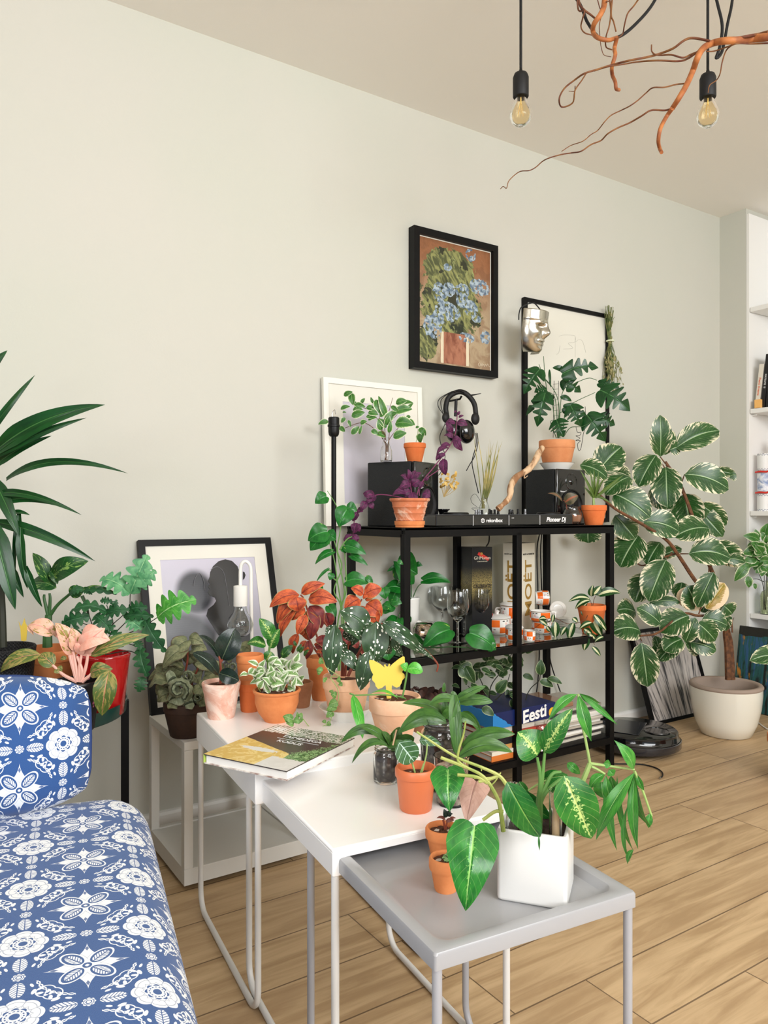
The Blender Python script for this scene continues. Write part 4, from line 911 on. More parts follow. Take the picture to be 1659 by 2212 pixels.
tag(MB().tube([V((c0.x + .0, 2.384, 1.417)), V((c0.x, 2.30, 1.417)), V((c0.x, 2.29, 1.427))], .004, 8).build('wall_hook', M_blk, None, loc=(c0.x, 2.384, 1.417)), 'black hook on the wall holding the headphones', 'hook')
# ================================================================ SILVER MASK
def mask():
    mb = MB(); rows = []; NZ, NT = 46, 48
    for i in range(NZ + 1):
        z = -.098 + .165*i/NZ; row = []
        for j in range(NT + 1):
            th = radians(-84 + 168*j/NT); sx, cz = sin(th), cos(th)
            fz = sqrt(max(0, 1 - (min(z, 0)/.104)**2)); wd = .012 + .058*fz; dpth = .050 + .022*fz
            x = wd*sx; y = dpth*cz
            g = lambda cx, cy, sxx, syy: math.exp(-((x-cx)/sxx)**2 - ((z-cy)/syy)**2)
            if cz > 0:
                y += .024*g(0, -.022, .0085, .018) + .014*g(0, .004, .007, .022)           # nose, bridge
                y += .008*(g(-.024, .018, .02, .007) + g(.024, .018, .02, .007))            # brow
                y -= .012*(g(-.024, .002, .012, .009) + g(.024, .002, .012, .009))          # eye hollows
                y += .006*g(0, -.052, .018, .005) + .0065*g(0, -.064, .015, .005) - .006*g(0, -.058, .017, .0028)
                y += .007*g(0, -.084, .014, .010) + .005*(g(-.036, -.022, .012, .014) + g(.036, -.022, .012, .014)) - .004*(g(-.03, -.045, .01, .014) + g(.03, -.045, .01, .014))
            if z > .026: x *= 1.03; y *= 1.06
            row.append(V((x, y, z)))
        rows.append(row)
    mb.grid(rows); return mb
mc = pt(1157, 716, 3.06); t = thing('face_mask', 'silver face mask hanging on the top left corner of the thin black frame', 'mask', mc)
fd = (-FW*.60 + RT*.80 - UP*.12).normalized(); sx_ = fd.cross(UP).normalized(); ux = sx_.cross(fd); mb = mask()
RM = Matrix((sx_, fd, ux)).transposed()
mb.v = [mc + RM @ (p - V((0, .035, -.012))) * 1.0 for p in mb.v]
mb.build('mask_shell', mat('brushed_silver', (196, 192, 180), .22, 1.0, bump=(30, .15)), t, auto=180, solid=.002)
MB().tube(spl([pt(*cE(*p), 3.10) for p in ((318, 280), (322, 220), (345, 170), (430, 135), (470, 155), (545, 255))], 6), .0026, 6).build('strap', M_rub, t)
# dried herb bundle
hb = pt(1318, 735, 3.47); t = thing('dried_bunch', 'dried herb bunch tied with string hanging upside down on the wall', 'dried flowers', hb)
rd = random.Random(12); mb = MB(); lb = MB()
for i in range(44):
    x0 = 1095 + rd.gauss(0, 14); xt = 1090 + rd.gauss(0, 22); yt = rd.uniform(150, 260); xb = 1110 + rd.gauss(0, 38); yb = rd.uniform(640, 950); dz = rd.uniform(-.02, .02)
    P = spl([pt(*cE(xt, yt), 3.47 + dz), pt(*cE(x0 - 2 + (xt-x0)*.5, 330), 3.47 + dz*.5), pt(*cE(x0*.5 + 548, 460), 3.47), pt(*cE(x0 + (xb-x0)*.5, 600), 3.47 + dz), pt(*cE(xb, yb), 3.47 + dz*1.5)], 4)
    mb.tube(P, .0011, 5, r1=.0005)
    for _ in range(5):
        q_ = P[rd.randint(12, 16)]; d = V((rd.uniform(-1, 1), 0, rd.uniform(-1, .3)))*.012; leaf(lb, q_ + V((rd.uniform(-.01, .01), 0, rd.uniform(-.03, .03))), q_ + d + V((0, 0, -.012)), .006, -FW, 'ov', rows=3, cols=2)
    if i % 2: q_ = P[rd.randint(2, 9)]; leaf(lb, q_, q_ + V((rd.uniform(-.012, .012), 0, .025)), .006, -FW, 'lance', rows=4, cols=2)
mb.build('stems', mat('dried_herb_stem', rough=.8, fn=two((70, 92, 44), (128, 130, 78), 30)), t); lb.build('dried_leaves', mat('dried_herb_leaf', rough=.9, fn=two((84, 98, 52), (160, 150, 104), 50)), t)
MB().lathe([(.017, -.003), (.0185, 0), (.017, .003)], pt(*cE(1098, 460), 3.47), 20, caps=False).build('string_tie', mat('string', (226, 232, 200), .8), t)
# ================================================================ MIDDLE GLASS SHELF
M_cup = mat('white_glazed_china', (240, 238, 232), .18, coat=.4)
def f_pat():
    u, v, _ = sep(coords('UV')); U = (u * 6.0); Vv = v * 2.0
    par = X.m('MODULO', X.m('FLOOR', U) + X.m('FLOOR', Vv), 2.0); fu = U.fract(); fv = Vv.fract()
    inr = v.gt(.12) * v.lt(.92); org = par.lt(.5) * inr
    c = mix(org, (242, 240, 234), (238, 108, 32))
    def bl(x, y, a, b): return (((fu - x) / a) ** 2.0 + ((fv - y) / b) ** 2.0).lt(1.0)
    face = (1.0 - par.lt(.5)) * inr
    c = mix(face * X.max(bl(.30, .72, .10, .05), bl(.62, .72, .10, .05)), c, (24, 24, 24)); c = mix(face * bl(.5, .42, .08, .12) * (1.0 - bl(.5, .42, .05, .08)), c, (228, 120, 90)); c = mix(face * bl(.62, .22, .20, .06) * (1.0 - bl(.62, .22, .14, .03)), c, (92, 120, 190))
    return mix(X.max(v.gt(.965), (v - .94).abs().lt(.004)), c, (120, 96, 50))
M_pat = mat('orange_check_china', rough=.18, fn=f_pat, coat=.4)
def china(name, label, c, r, h, lid=False, r0=None, handle=None, group=None, ang=0):
    t = thing(name, label, 'crockery', c, group); r0 = r0 or r*.8; K = Matrix.Rotation(ang, 3, 'Z')
    MB().lathe([(r0, .001), (r, h*.22), (r*1.02, h*.6), (r, h)], c, 40, caps=False, M=K).build('body', M_pat, t)
    MB().lathe([(.001, .001), (r0, .001)], c, 30, caps=False).lathe([(r, h), (r - .003, h), (r*.93, h*.4), (.001, .004)], c, 30, caps=False).build('inner_wall', M_cup, t)
    if lid:
        MB().lathe([(r*1.05, h), (r*1.06, h + .003), (r*.8, h + .010), (r*.25, h + .013), (.006, h + .014), (.006, h + .018), (.010, h + .024), (.001, h + .030)], c, 36).build('lid', M_cup, t)
    if handle is not None:
        d = RT*cos(handle) + FW*sin(handle); MB().tube(spl([c + d*r*.95 + UP*h*.85, c + d*(r + .018) + UP*h*.8, c + d*(r + .016) + UP*h*.35, c + d*r*.98 + UP*h*.3], 5), .0032, 8).build('handle', M_cup, t)
    return t
c = on(1074, 1368, MSH); china('lidded_sugar_bowl', 'lidded orange and white china bowl in front of the pale bottle carton', c, .050, .062, True, handle=radians(150))
c = onY(1108, 1106, 2.262); c.z = MSH; china('teapot', 'taller lidded orange and white china pot half hidden behind the lidded bowl', c, .050, .098, True, handle=radians(170), ang=.5)
c = on(1111, 1383, MSH); china('creamer', 'small orange and white china creamer behind the middle post', c, .032, .046, True, handle=None, ang=1.1)
c = on(1144, 1385, MSH); china('egg_cup', 'smallest orange and white china cup just right of the middle post', c, .021, .040, ang=.3)
c = on(1170, 1367, MSH); china('tea_cup', 'upright orange and white tea cup at the bottom of the two-cup pile', c, .038, .046, handle=radians(10), group='stacked tea cups')
c2 = c + UP*.042 + RT*(-.004); t = china('tea_cup', 'upper orange and white tea cup of the two-cup pile', c2, .041, .044, r0=.026, handle=radians(10), group='stacked tea cups', ang=.8)
c = on(1208, 1356, MSH); k = dep(c)/F
for i in range(6):
    s_ = MB().lathe([(.001, 0), (.018, 0), (.040 - i*.0004, .006), (.041, .007), (.018, .0022), (.001, .0022)], c + UP*.0068*i, 36, caps=False).build('small_plate', M_cup, None, loc=c + UP*.0068*i)
    tag(s_, 'white china saucer in the stack beside the tea cups', 'plate', 'stack of saucers')
Mt = Matrix((RT, UP, -FW)).transposed() @ Matrix.Rotation(radians(-14), 3, 'X')
pc_ = c + UP*(.0068*6 + .034) - RT*.004; tag(MB().lathe([(.001, 0), (.020, 0), (.020, .003), (.032, .001), (.0345, -.002), (.033, -.004), (.001, -.003)], pc_, 36, caps=False, M=Mt).build('small_plate', M_cup, None, loc=pc_), 'white saucer stood upright on the stack, its underside showing', 'plate')
pm = pt(1170, 1297, dep(c) + .04); pm.z = MSH + .088 + .028; R_ = Matrix.Rotation(radians(70), 3, RT) 
t = thing('tea_cup', 'orange and white tea cup lying on its side on top of the cup pile', 'crockery', pm - UP*.028)
mb = MB().lathe([(.026, -.028), (.031, 0), (.030, .028)], pm, 32, M=Matrix((FW, UP, RT)).transposed(), caps=False); mb.build('body', M_pat, t); MB().lathe([(.001, -.027), (.026, -.028)], pm, 32, M=Matrix((FW, UP, RT)).transposed(), caps=False).build('base', M_cup, t)
# bottle cartons
def carton(name, label, C, phi, w_, d_, h_, m):
    x = V((cos(phi), sin(phi), 0)); y = V((-sin(phi), cos(phi), 0)); R = Matrix((x, y, UP)).transposed(); t = thing(name, label, 'box', C)
    MB().box(C + UP*h_/2 , (w_, d_, h_), M=R).build('carton', m, t, smooth=False, bevel=.001); return t, x, y
def f_black(): 
    x, y, z = sep(coords()); n = nz(420, detail=1); g = nz(700, detail=1).gt(.50 + 0.0) * (n.gt(.35)) ; return {'Base Color': mix(g * .75 * (1.0 - ((z - .19) / .075).abs()).sst(0.0, .9), (14, 18, 24), (200, 180, 110)), 'Roughness': .3}
Cb = onY(1029, 1106, 2.245); Cb.z = MSH
t, x, y = carton('bottle_carton', 'tall black bottle carton with a red ribbon print standing behind the wine glasses', Cb, radians(-10), .088, .088, .335, mat('black_gold_carton', rough=.3, fn=f_black))
M_red = mat('red_print', (222, 50, 38), .4); M_gold = mat('gold_print', (190, 148, 70), .35, .5); M_ink = mat('dark_ink', (44, 36, 20), .5)
fo = lambda a, b: Cb - y*.0446 + x*a + UP*b
MB().bar(fo(-.018, .312), fo(.028, .288), .012, .001, up=y).build('red_ribbon', M_red, t, smooth=False); MB().ball(fo(-.004, .309), .007, 6, (1, .1, 1), M=Matrix((x, y, UP)).transposed()).build('gold_seal', M_gold, t)
text('GHMumm', .017, frameM(fo(0, .294), x, UP), mat('pale_print', (226, 220, 200), .5), t); text('CORDON ROUGE', .0055, frameM(fo(0, .281), x, UP), mat('pale_print', (226, 220, 200), .5), t)
text('CELEBRATE', .019, frameM(fo(0, .187), x, UP), M_ink, t, xs=.78, bold=.0005); text('NEXT', .017, frameM(fo(.016, .165), x, UP), M_ink, t, xs=.8)
MB().bar(Cb + x*.0446 - y*.03 + UP*.06, Cb + x*.0446 + y*.04 + UP*.13, .05, .001, up=x).build('red_band', M_red, t, smooth=False)
MB().bar(Cb + x*.0446 - y*.008 + UP*.172, Cb + x*.0446 - y*.008 + UP*.192, .007, .001, up=x).build('gold_mark', M_gold, t, smooth=False)
Cm = onY(1121, 1106, 2.262); Cm.z = MSH
t, x, y = carton('bottle_carton', 'tall cream bottle carton with gold lettering standing behind the orange china', Cm, radians(16), .10, .088, .345, mat('cream_card', (228, 222, 204), .5))
fr = Cm - y*.0445; lf_ = Cm - x*.0505
text('MOËT', .070, frameM(fr + UP*.165, UP, -x), M_gold, t, xs=1.2, bold=.0008); text('MOËT', .056, frameM(lf_ + UP*.165, UP, y), M_gold, t, xs=1.45, bold=.0008)
text('MOËT & CHANDON', .0095, frameM(fr + UP*.30, x, UP), M_ink, t); text('MOËT & CHANDON', .008, frameM(lf_ + UP*.30, -y, UP), M_ink, t)
# wine glasses
def gprof(r, hb, hs, rf):
    o = [(.001, 0), (rf, .0005), (rf, .0016), (rf*.5, .003), (.0045, .007), (.0036, hs*.5), (.004, hs - .006), (r*.5, hs + hb*.08), (r*.88, hs + hb*.26), (r, hs + hb*.46), (r*.96, hs + hb*.72), (r*.84, hs + hb)]
    return o + [(r*.84 - .0012, hs + hb), (r*.96 - .0014, hs + hb*.72), (r - .0015, hs + hb*.46), (r*.87 - .001, hs + hb*.27), (r*.45, hs + hb*.11), (.001, hs + hb*.05)]
def glass(label, c, r=.040, hb=.105, hs=.082, rf=.034):
    t = thing('wine_glass', label, 'glass', c, 'wine glasses on the glass shelf'); 
    MB().lathe(gprof(r, hb, hs, rf), c, 40, caps=False).build('glass_body', M_glass, t, auto=60); return t
glass('wine glass nearest the front rail of the glass shelf', on(989, 1390, MSH))
glass('wine glass directly behind the front one, its stem beside it', on(1004, 1372, MSH), .038, .098, .08)
glass('wine glass in front of the black carton, rightmost of the group', on(1036, 1372, MSH), .038, .10, .078)
glass('wide wine glass between the front glass and the leftmost one', on(956, 1368, MSH), .044, .098, .085)
g_ = on(921, 1362, MSH); t = glass('leftmost wine glass with a dry brown leaf inside', g_, .043, .095, .085)
mb = MB(); leaf(mb, g_ + V((-.02, 0, .105)), g_ + V((.022, 0, .118)), .03, V((0, -1, .5)), 'ov', bend=-.2, wave=.3); tag(mb.build('dry_leaf', mat('dry_leaf', (168, 110, 52), .7), None, loc=g_ + UP*.1, auto=180), 'curled dry brown leaf lying inside the leftmost wine glass', 'leaf')
c = on(1046, 1384, MSH); t = thing('glass_bell', 'small upturned glass with a ball stem in front of the wine glasses', 'glass', c)
MB().lathe([(.028, 0), (.0275, .012), (.020, .028), (.008, .036), (.005, .040), (.009, .044), (.010, .050), (.006, .056), (.001, .058), (.001, .050), (.004, .038), (.018, .027), (.0255, .012), (.026, 0)], c, 30, caps=False).build('glass_body', M_glass, t)
# jar lying on its side
c = on(925, 1384, MSH) + UP*.036; jd = (RT*.82 - FW*.57).normalized(); ju = UP; R_ = Matrix((jd.cross(ju), ju, jd)).transposed()
t = thing('glass_jar', 'empty amber-tinted jar lying on its side left of the wine glasses', 'jar', c - UP*.036)
MB().lathe([(.001, -.045), (.030, -.045), (.036, -.038), (.036, .022), (.030, .032), (.031, .045), (.029, .045), (.028, .032), (.034, .021), (.034, -.036), (.001, -.041)], c, 40, M=R_, caps=False).build('jar_body', mat('amber_tinted_glass', (240, 228, 216), .02, trans=1, ior=1.45), t)
# hoya in a terracotta pot
c = on(1278, 1368, MSH); Z = dep(c); k = Z/F
t = thing('potted_hoya', 'hoya with cream-striped leaves spilling from an orange pot on the glass shelf', 'potted plant', c)
pot(t, c, 20*k, 30*k, 62*k, 11*k, .002, 'org'); Pl = Plant(Z - .02, cT)
leaves(Pl, '''1270 230 1025 260 70 10;1350 190 1610 160 88 0;1310 180 1390 80 70 20 -.02;1280 200 1300 70 66 -10;1270 240 1100 340 66 20 -.03;1180 330 1240 270 40;1180 340 1200 430 40;
1310 400 1450 580 74 10 -.03;1300 410 1400 640 100 30 -.02;1290 490 1145 570 60 10 -.03;1085 490 1030 690 82 10 -.05;1240 650 1200 805 74 0 -.05;1290 760 1385 870 50 0 -.05;1420 650 1320 710 46 10 -.05;
880 480 880 665 84 0 -.06;780 450 690 460 50 10 -.06;700 460 790 530 50 10 -.06;1000 540 940 640 56 10 -.05;860 400 850 500 40 10 -.06;1070 440 1130 490 50 10 -.04;1260 620 1330 680 60 20 -.04;1200 560 1300 630 60 30 -.02;780 530 830 600 40 20 -.05''', 'ov', bend=.12, fold=.22)
for s_ in ('1300 300 1310 240 1330 190', '1290 300 1260 340 1220 450 1110 500 1000 500 870 440 760 470 640 560 560 600', '1300 320 1290 450 1230 600 1240 650', '1230 600 1320 740', '1290 300 1270 240'):
    a = [float(z) for z in s_.split()]; Pl.st([(a[i], a[i+1], -.03 if i > 2 else 0) for i in range(0, len(a), 2)], .0013, .0009)
Pl.st([(640, 560), (560, 590), (420, 640), (375, 710), (395, 780)], .0007, dz=-.06); Pl.done(t, G['hoya'], SM['br'])
# pothos in white cylinder on the glass shelf
c = on(886, 1376, MSH); Z = dep(c); k = Z/F
t = thing('potted_pothos', 'pothos in a tall white pot at the left end of the glass shelf', 'potted plant', c)
pot(t, c, 18*k, 21*k, 86*k, 4*k, .001, M_saucer, kind='plain'); Pl = Plant(Z - .04, cG)
leaves(Pl, '''385 440 555 455 66 0;230 330 350 400 150 30;300 460 200 320 96 10;255 350 160 385 36;340 340 380 350 30;250 490 140 500 84 10;130 620 205 620 66 0;240 480 180 600 80 20;300 440 220 470 66;
240 700 130 740 90;290 700 250 640 60;200 880 130 900 90 0 -.1;180 800 300 720 60;330 780 400 840 30 40 -.1;450 800 380 860 60 10 -.15;520 800 560 860 30''', 'spade', back=.16, bend=.12)
leaves(Pl, '548 745 385 850 118 0 -.24;540 800 430 860 60 20 -.22;670 765 835 870 130 0 -.24;780 860 835 830 50 10 -.24', 'spade', back=.12, bend=.14)
for s_ in ('320 545 350 480 390 445', '310 545 310 440 300 400', '300 550 260 480 230 400', '305 550 240 640 200 750 180 860', '310 550 230 560 170 600'):
    a = [float(z) for z in s_.split()]; Pl.st([(a[i], a[i+1]) for i in range(0, len(a), 2)], .0022, .0014)
Pl.st([(200, 760, -.05), (330, 840, -.16), (450, 855, -.22), (560, 850, -.24), (680, 860, -.24), (760, 900, -.22)], .002)
Pl.done(t, G['pothos'], SM['dg'])
# cables behind the unit
for i, pts in enumerate((((1057, 1150), (1056, 1170), (1050, 1181)), ((1166, 1150), (1160, 1190), (1162, 1280), (1165, 1400), (1162, 1470), (1158, 1500)), ((1170, 1150), (1168, 1200), (1172, 1300), (1185, 1400), (1192, 1440), (1214, 1505)))):
    p3 = [onY(x, y, 2.352 + .004*i) for x, y in pts]
    tag(MB().tube(spl(p3, 5), .0028, 7).build('cable', M_rub, None, loc=p3[0]), ('short black cable hanging behind the black bottle carton', 'black cable running down behind the unit right of the cream carton', 'black cable slanting down the wall behind the hoya')[i], 'cable')
# ================================================================ BOTTOM SHELF
def slab(name, label, c, w_, d_, h_, rz, m, pages=None, cat='book', group=None, mag=False):
    t = thing(name, label, cat, c, group); K = Matrix.Rotation(rz, 3, 'Z')
    if pages is None: MB().box(c + UP*h_/2, (w_, d_, h_), rz=rz).build('box_body', m, t, smooth=False, bevel=.001)
    else:
        MB().box(c + UP*h_/2, (w_ - .004, d_ - .004, h_ - .003), rz=rz).build('pages', pages, t, smooth=False)
        MB().box(c + UP*(h_ - .0008), (w_, d_, .0016), rz=rz).build('cover', m, t, smooth=False); MB().box(c + UP*.0008, (w_, d_, .0016), rz=rz).build('cover', m, t, smooth=False)
        MB().box(c + UP*h_/2 + K @ V((0, -d_/2, 0)), (w_, .0016, h_), rz=rz).build('spine', m, t, smooth=False)
    return t
M_page = mat('paper_pages', rough=.85, fn=lambda: mix(X.m('FRACT', sep(coords())[2] * 900.0).gt(.5) * .3, (226, 220, 206), (190, 182, 166)))
cols = [((216, 120, 50), 'orange-spined book at the bottom of the stack'), ((230, 222, 206), 'white-spined book second from the bottom of the stack'), ((204, 150, 84), 'tan-spined book third from the bottom of the stack'), ((26, 26, 30), 'black-spined book with white lettering in the middle of the stack'), ((176, 60, 44), 'dark red book above the black one'), ((206, 200, 186), 'pale book just under the blue game box')]
bx = onY(1086, 1106, 2.10); z = BSH; rd = random.Random(4)
for i, (cc_, lb) in enumerate(cols):
    h_ = (.020, .014, .016, .026, .016, .022)[i]; t = slab('book', lb, V((bx.x + rd.uniform(-.012, .012), 2.105 + rd.uniform(-.006, .006), z)), .285 - i*.006, .22, h_, radians(rd.uniform(-2, 2)), mat('book_cover_%d' % i, cc_, .5), M_page, group='books under the game box'); z += h_
    if i == 3: text('EVEREST', .012, frameM(V((bx.x + .09, 2.105 - .1125, z - h_/2)), XW, UP), M_lab, t)
def f_box(): x, y, zz = sep(coords()); return mix((x + zz * 1.5 + nz(14) * .08).lt(-.02), (16, 32, 84), (38, 128, 196))
gb = V((bx.x, 2.095, z)); t = slab('board_game', 'dark blue game box lettered in white on top of the book stack', gb, .30, .225, .056, 0, mat('blue_box_print', rough=.35, fn=f_box), cat='board game')
text('Eesti', .062, frameM(gb + V((.045, -.114, .027)), V((1, 0, .10)), UP), M_lab, t, bold=.0016)
MB().lathe([(.001, 0), (.017, 0), (.017, .0008), (.001, .0008)], gb + V((.132, -.1135, .022)), 24, M=Matrix((XW, UP, V((0, -1, 0)))).transposed()).build('yellow_badge', mat('yellow_print', (226, 176, 40), .5), t)
mx = onY(1202, 1106, 2.12); z = BSH
for i in range(15):
    h_ = rd.uniform(.005, .010); cc_ = rd.choice([(226, 222, 214), (206, 198, 184), (60, 56, 54), (178, 170, 158), (236, 234, 228), (140, 130, 118)])
    t = slab('magazine', 'magazine in the pile on the right of the bottom shelf', V((mx.x + rd.uniform(-.008, .008), 2.125 + rd.uniform(-.01, .008), z)), .285, .21, h_, radians(rd.uniform(-3, 3)), mat('magazine_cover_%d' % cc_[0], cc_, .45), M_page, cat='magazine', group='magazines piled on the bottom shelf'); z += h_
tag(MB().box((mx.x - .07, 2.14, z + .009), (.17, .19, .018)).build('tray', mat('smoked_amber_glass', (150, 110, 84), .08, coat=.5), None, loc=(mx.x - .07, 2.14, z), smooth=False, bevel=.004), 'flat smoky brown box lying on top of the magazine pile', 'box')
c = V((onY(1168, 1106, 1.995).x, 1.998, BSH)); t = thing('glass_jar', 'thick ridged glass jar standing before the magazine pile on the bottom shelf', 'jar', c)
mb = MB(); jr = [(.026, 0)]; 
for i in range(7): jr += [(.033, .006 + i*.013), (.030, .0125 + i*.013)]
mb.lathe(shell([(.024, 0)] + jr[1:] + [(.026, .1), (.028, .108)], .002), c, 36, caps=False).build('jar_body', M_glass, t)
# shaded weeping fig
c = V((onY(1040, 1106, 2.245).x, 2.268, BSH)); Z = 2.80; t = thing('potted_weeping_fig', 'shaded weeping fig plant behind the game box under the glass shelf', 'potted plant', c)
pot(t, c, .036, .046, .17, .02, .003, TC['dark']); Pl = Plant(Z, cQ)
for a in ((500, 105, 80), (240, 250, 100), (420, 300, 110), (150, 400, 110), (430, 430, 90), (330, 200, 70), (480, 230, 60), (120, 260, 60)):
    rand_cloud(Pl, 9, a[0], a[1], a[2], a[2]*.8, 44, 90, 'ov', int(a[0] + a[1]), dz=.09, bend=.1)
leaves(Pl, '370 460 455 350 80 0 -.15;605 110 690 90 60 0;590 310 680 350 50 5;740 310 745 175 72 0 -.05;735 360 850 410 64 0 -.05;800 335 925 385 50 0 -.05;50 230 150 320 130 0 -.15;100 230 180 380 80 20 -.15;500 510 515 600 56 0 -.1;240 590 345 655 60 5 -.25', 'ov', bend=.1)
for s_ in ('620 600 620 500 660 420 725 360 740 310', '300 560 320 400 420 260 500 120', '280 560 250 400 200 300 150 220', '320 560 430 440 480 300', '300 560 200 480 120 400'):
    a = [float(q_) for q_ in s_.split()]; Pl.st([(a[i], a[i+1]) for i in range(0, len(a), 2)], .0022, .0013)
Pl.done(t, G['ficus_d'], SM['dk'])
c = on(905, 1500, .30); c = V((onY(912, 1106, 2.16).x, 2.16, BSH)); t = thing('potted_begonia', 'dark leafy plant in a clay pot low behind the yellow butterfly pot', 'potted plant', c)
pot(t, c, .045, .062, .20, .025, .003, 'brown'); Pl = Plant(dep(c), cG)
rand_cloud(Pl, 16, 430, 1140, 70, 22, 44, 56, 'spade', 8, dz=.04, bend=.2); rand_cloud(Pl, 5, 340, 1120, 20, 8, 26, 30, 'spade', 9, dz=.02, bend=.2); Pl.st([(400, 1240), (420, 1180), (430, 1140)], .002); Pl.done(t, mat('dark_brown_leaf', rough=.5, fn=two((44, 30, 26), (70, 44, 38), 30)), SM['red'])
# ================================================================ ROBOT VACUUM and cable
cR_ = pt(1372, 1106, 3.15); c = V((cR_.x, cR_.y, 0)); t = thing('robot_vacuum', 'glossy black round robot vacuum parked on the floor beside the shelving unit', 'vacuum cleaner', c)
MB().lathe([(.14, .012), (.170, .018), (.176, .03), (.176, .055), (.170, .062), (.168, .080), (.162, .085), (.001, .088)], c, 64, caps=True).build('body', M_gloss, t)
MB().lathe([(.178, .022), (.181, .026), (.181, .050), (.178, .053)], c, 64, caps=False).build('bumper', mat('smoky_bumper', (40, 40, 44), .15, coat=.5), t)
MB().lathe([(.001, .0895), (.045, .0895), (.045, .091), (.050, .092), (.052, .088)], c + RT*.07 - FW*.06, 40, caps=False).build('button_ring', M_gloss, t)
MB().box(c - RT*.03 + UP*.0885, (.20, .12, .002), rz=YAW - .5).build('dust_lid', mat('dark_grey_gloss', (52, 54, 58), .12, coat=.5), t, bevel=.001)
for a in (0, 2.1, 4.2): MB().lathe([(.001, 0), (.016, 0), (.018, .006), (.016, .014), (.001, .014)], c + V((cos(a)*.1, sin(a)*.1, 0)), 16, caps=False).build('wheel', M_rub, t)
dk = c + FW*.19 - RT*.12; t = thing('charging_dock', 'black charging dock for the robot vacuum against the wall', 'dock', dk)
MB().box(dk + UP*.06, (.13, .05, .12), rz=YAW - radians(90)).build('dock_body', M_gloss, t, bevel=.01); MB().box(dk - FW*.04 + UP*.006, (.13, .06, .012), rz=YAW - radians(90)).build('base_plate', M_blk, t)
wp = [on(x, y, .004) for x, y in ((1310, 1650), (1345, 1650), (1385, 1651), (1415, 1658), (1430, 1668), (1431, 1676), (1427, 1680))]
t = thing('charger_cable', 'thin black cable ending in a metal plug on the floor before the robot vacuum', 'cable', wp[0]); MB().tube(spl(wp, 5), .0026, 7).build('cord', M_rub, t); MB().tube([wp[-1], wp[-1] + (wp[-1]-wp[-2]).normalized()*.012], .0034, 8).build('plug', mat('steel', (200, 200, 200), .25, 1), t)
# ================================================================ TALLEST TABLE: pots and plants
def potted(name, label, px, py, h, r1, r0, hh, **k):
    c = on(px, py, h); Z = dep(c); kk = Z/F; t = thing(name, label, 'potted plant', c); pot(t, c, r0*kk, r1*kk, hh*kk, **k); return t, c, Z, kk
def stems(Pl, rows, r=.0016, r1=None, **k):
    for s_ in rows:
        a = [float(q_) for q_ in s_.split()]; Pl.st([(a[i], a[i+1]) for i in range(0, len(a), 2)], r, r1 or r*.7, **k)
# rubber plant
t, c, Z, k = potted('potted_rubber_plant', 'young dark rubber plant in a chalky pink clay pot on the tallest table', 478, 1549, HF, 41, 29, 77, kind='plain', m='aged', soil=.88)
Pl = Plant(Z, cB)
leaves(Pl, '905 1190 1030 900 195 10 .01;885 1165 700 965 66 45;880 1320 645 1120 110 25 -.02;885 1305 1065 1370 105 30 -.04', 'ell', bend=.1, fold=.18)
stems(Pl, ['895 1400 900 1300 893 1190 880 1150', '900 1200 915 1180'], .0032); Pl.done(t, G['rubber'], SM['red'])
# stack of empty pots
c = on(540, 1535, HF); k = dep(c)/F
for i, (dz, r1, r0, hh, m, lb) in enumerate(((0, 25, 20, 62, 'org', 'lowest empty terracotta pot of the stack of three behind the rubber plant'), (34, 26, 21, 52, 'mid', 'middle empty terracotta pot of the stack of three behind the rubber plant'), (52, 29.5, 24, 70, 'new', 'topmost empty terracotta pot of the stack of three behind the rubber plant'))):
    c2 = c + UP*dz*k; t = thing('terracotta_pot', lb, 'pot', c2, 'stacked empty pots'); pot(t, c2, r0*k, r1*k, hh*k, 17*k, .002, m, sm=False, soil=.1)
    MB().lathe([(.001, .003), (r0*k*.93, .003)], c2, 30, caps=False).build('base', TC[m], t)
# white and green pothos in the bowl pot
t, c, Z, k = potted('potted_pothos', 'small white and green pothos in an orange bowl pot on the tallest table', 598, 1556, HF, 51, 28, 68, kind='bowl', m='new', rim=.012, rt=.003, soil=.9)
Pl = Plant(Z, cB); rd = random.Random(31)
leaves(Pl, '''1330 1270 1440 1230 80;1420 1220 1520 1200 70 30;1230 1230 1140 1200 46;1240 1320 1130 1310 70;1260 1380 1160 1400 60;1300 1360 1260 1270 70;1360 1340 1450 1300 90;1450 1360 1560 1280 90 10;1480 1300 1600 1330 90;1530 1260 1640 1230 80;
1540 1360 1640 1410 70 20;1340 1420 1280 1470 60;1400 1420 1360 1490 60;1460 1420 1420 1490 50;1330 1200 1420 1160 50;1290 1290 1220 1250 60;1520 1400 1560 1470 60;1250 1250 1300 1180 50;1370 1280 1330 1200 60;1450 1240 1400 1170 50;1190 1260 1150 1320 50;1350 1390 1470 1400 80 20 -.03;1240 1430 1290 1360 60 10 -.03''', 'spade', bend=.15, fold=.2, dz=0)
for i in range(46):
    x, y = 1330 + rd.gauss(60, 110), 1330 + rd.gauss(20, 60); a = rd.uniform(-pi, pi)*.6 - .3; l = rd.uniform(55, 95); sgn = 1 if rd.random() < .6 else -1
    Pl.lf(x, y, x + sgn*l*cos(a), y + l*sin(a) - 5, rd.uniform(34, 60), 'spade', dz=rd.uniform(-.035, .03), roll=rd.uniform(-55, 55), bend=.15, fold=.2)
for x in (1230, 1290, 1330, 1390, 1440, 1470, 1520, 1540): Pl.st([(1400 + (x-1400)*.8, 1480), (x, 1420), (x + rd.uniform(-20, 30), 1340)], .0012)
Pl.done(t, G['njoy'], SM['lg'])
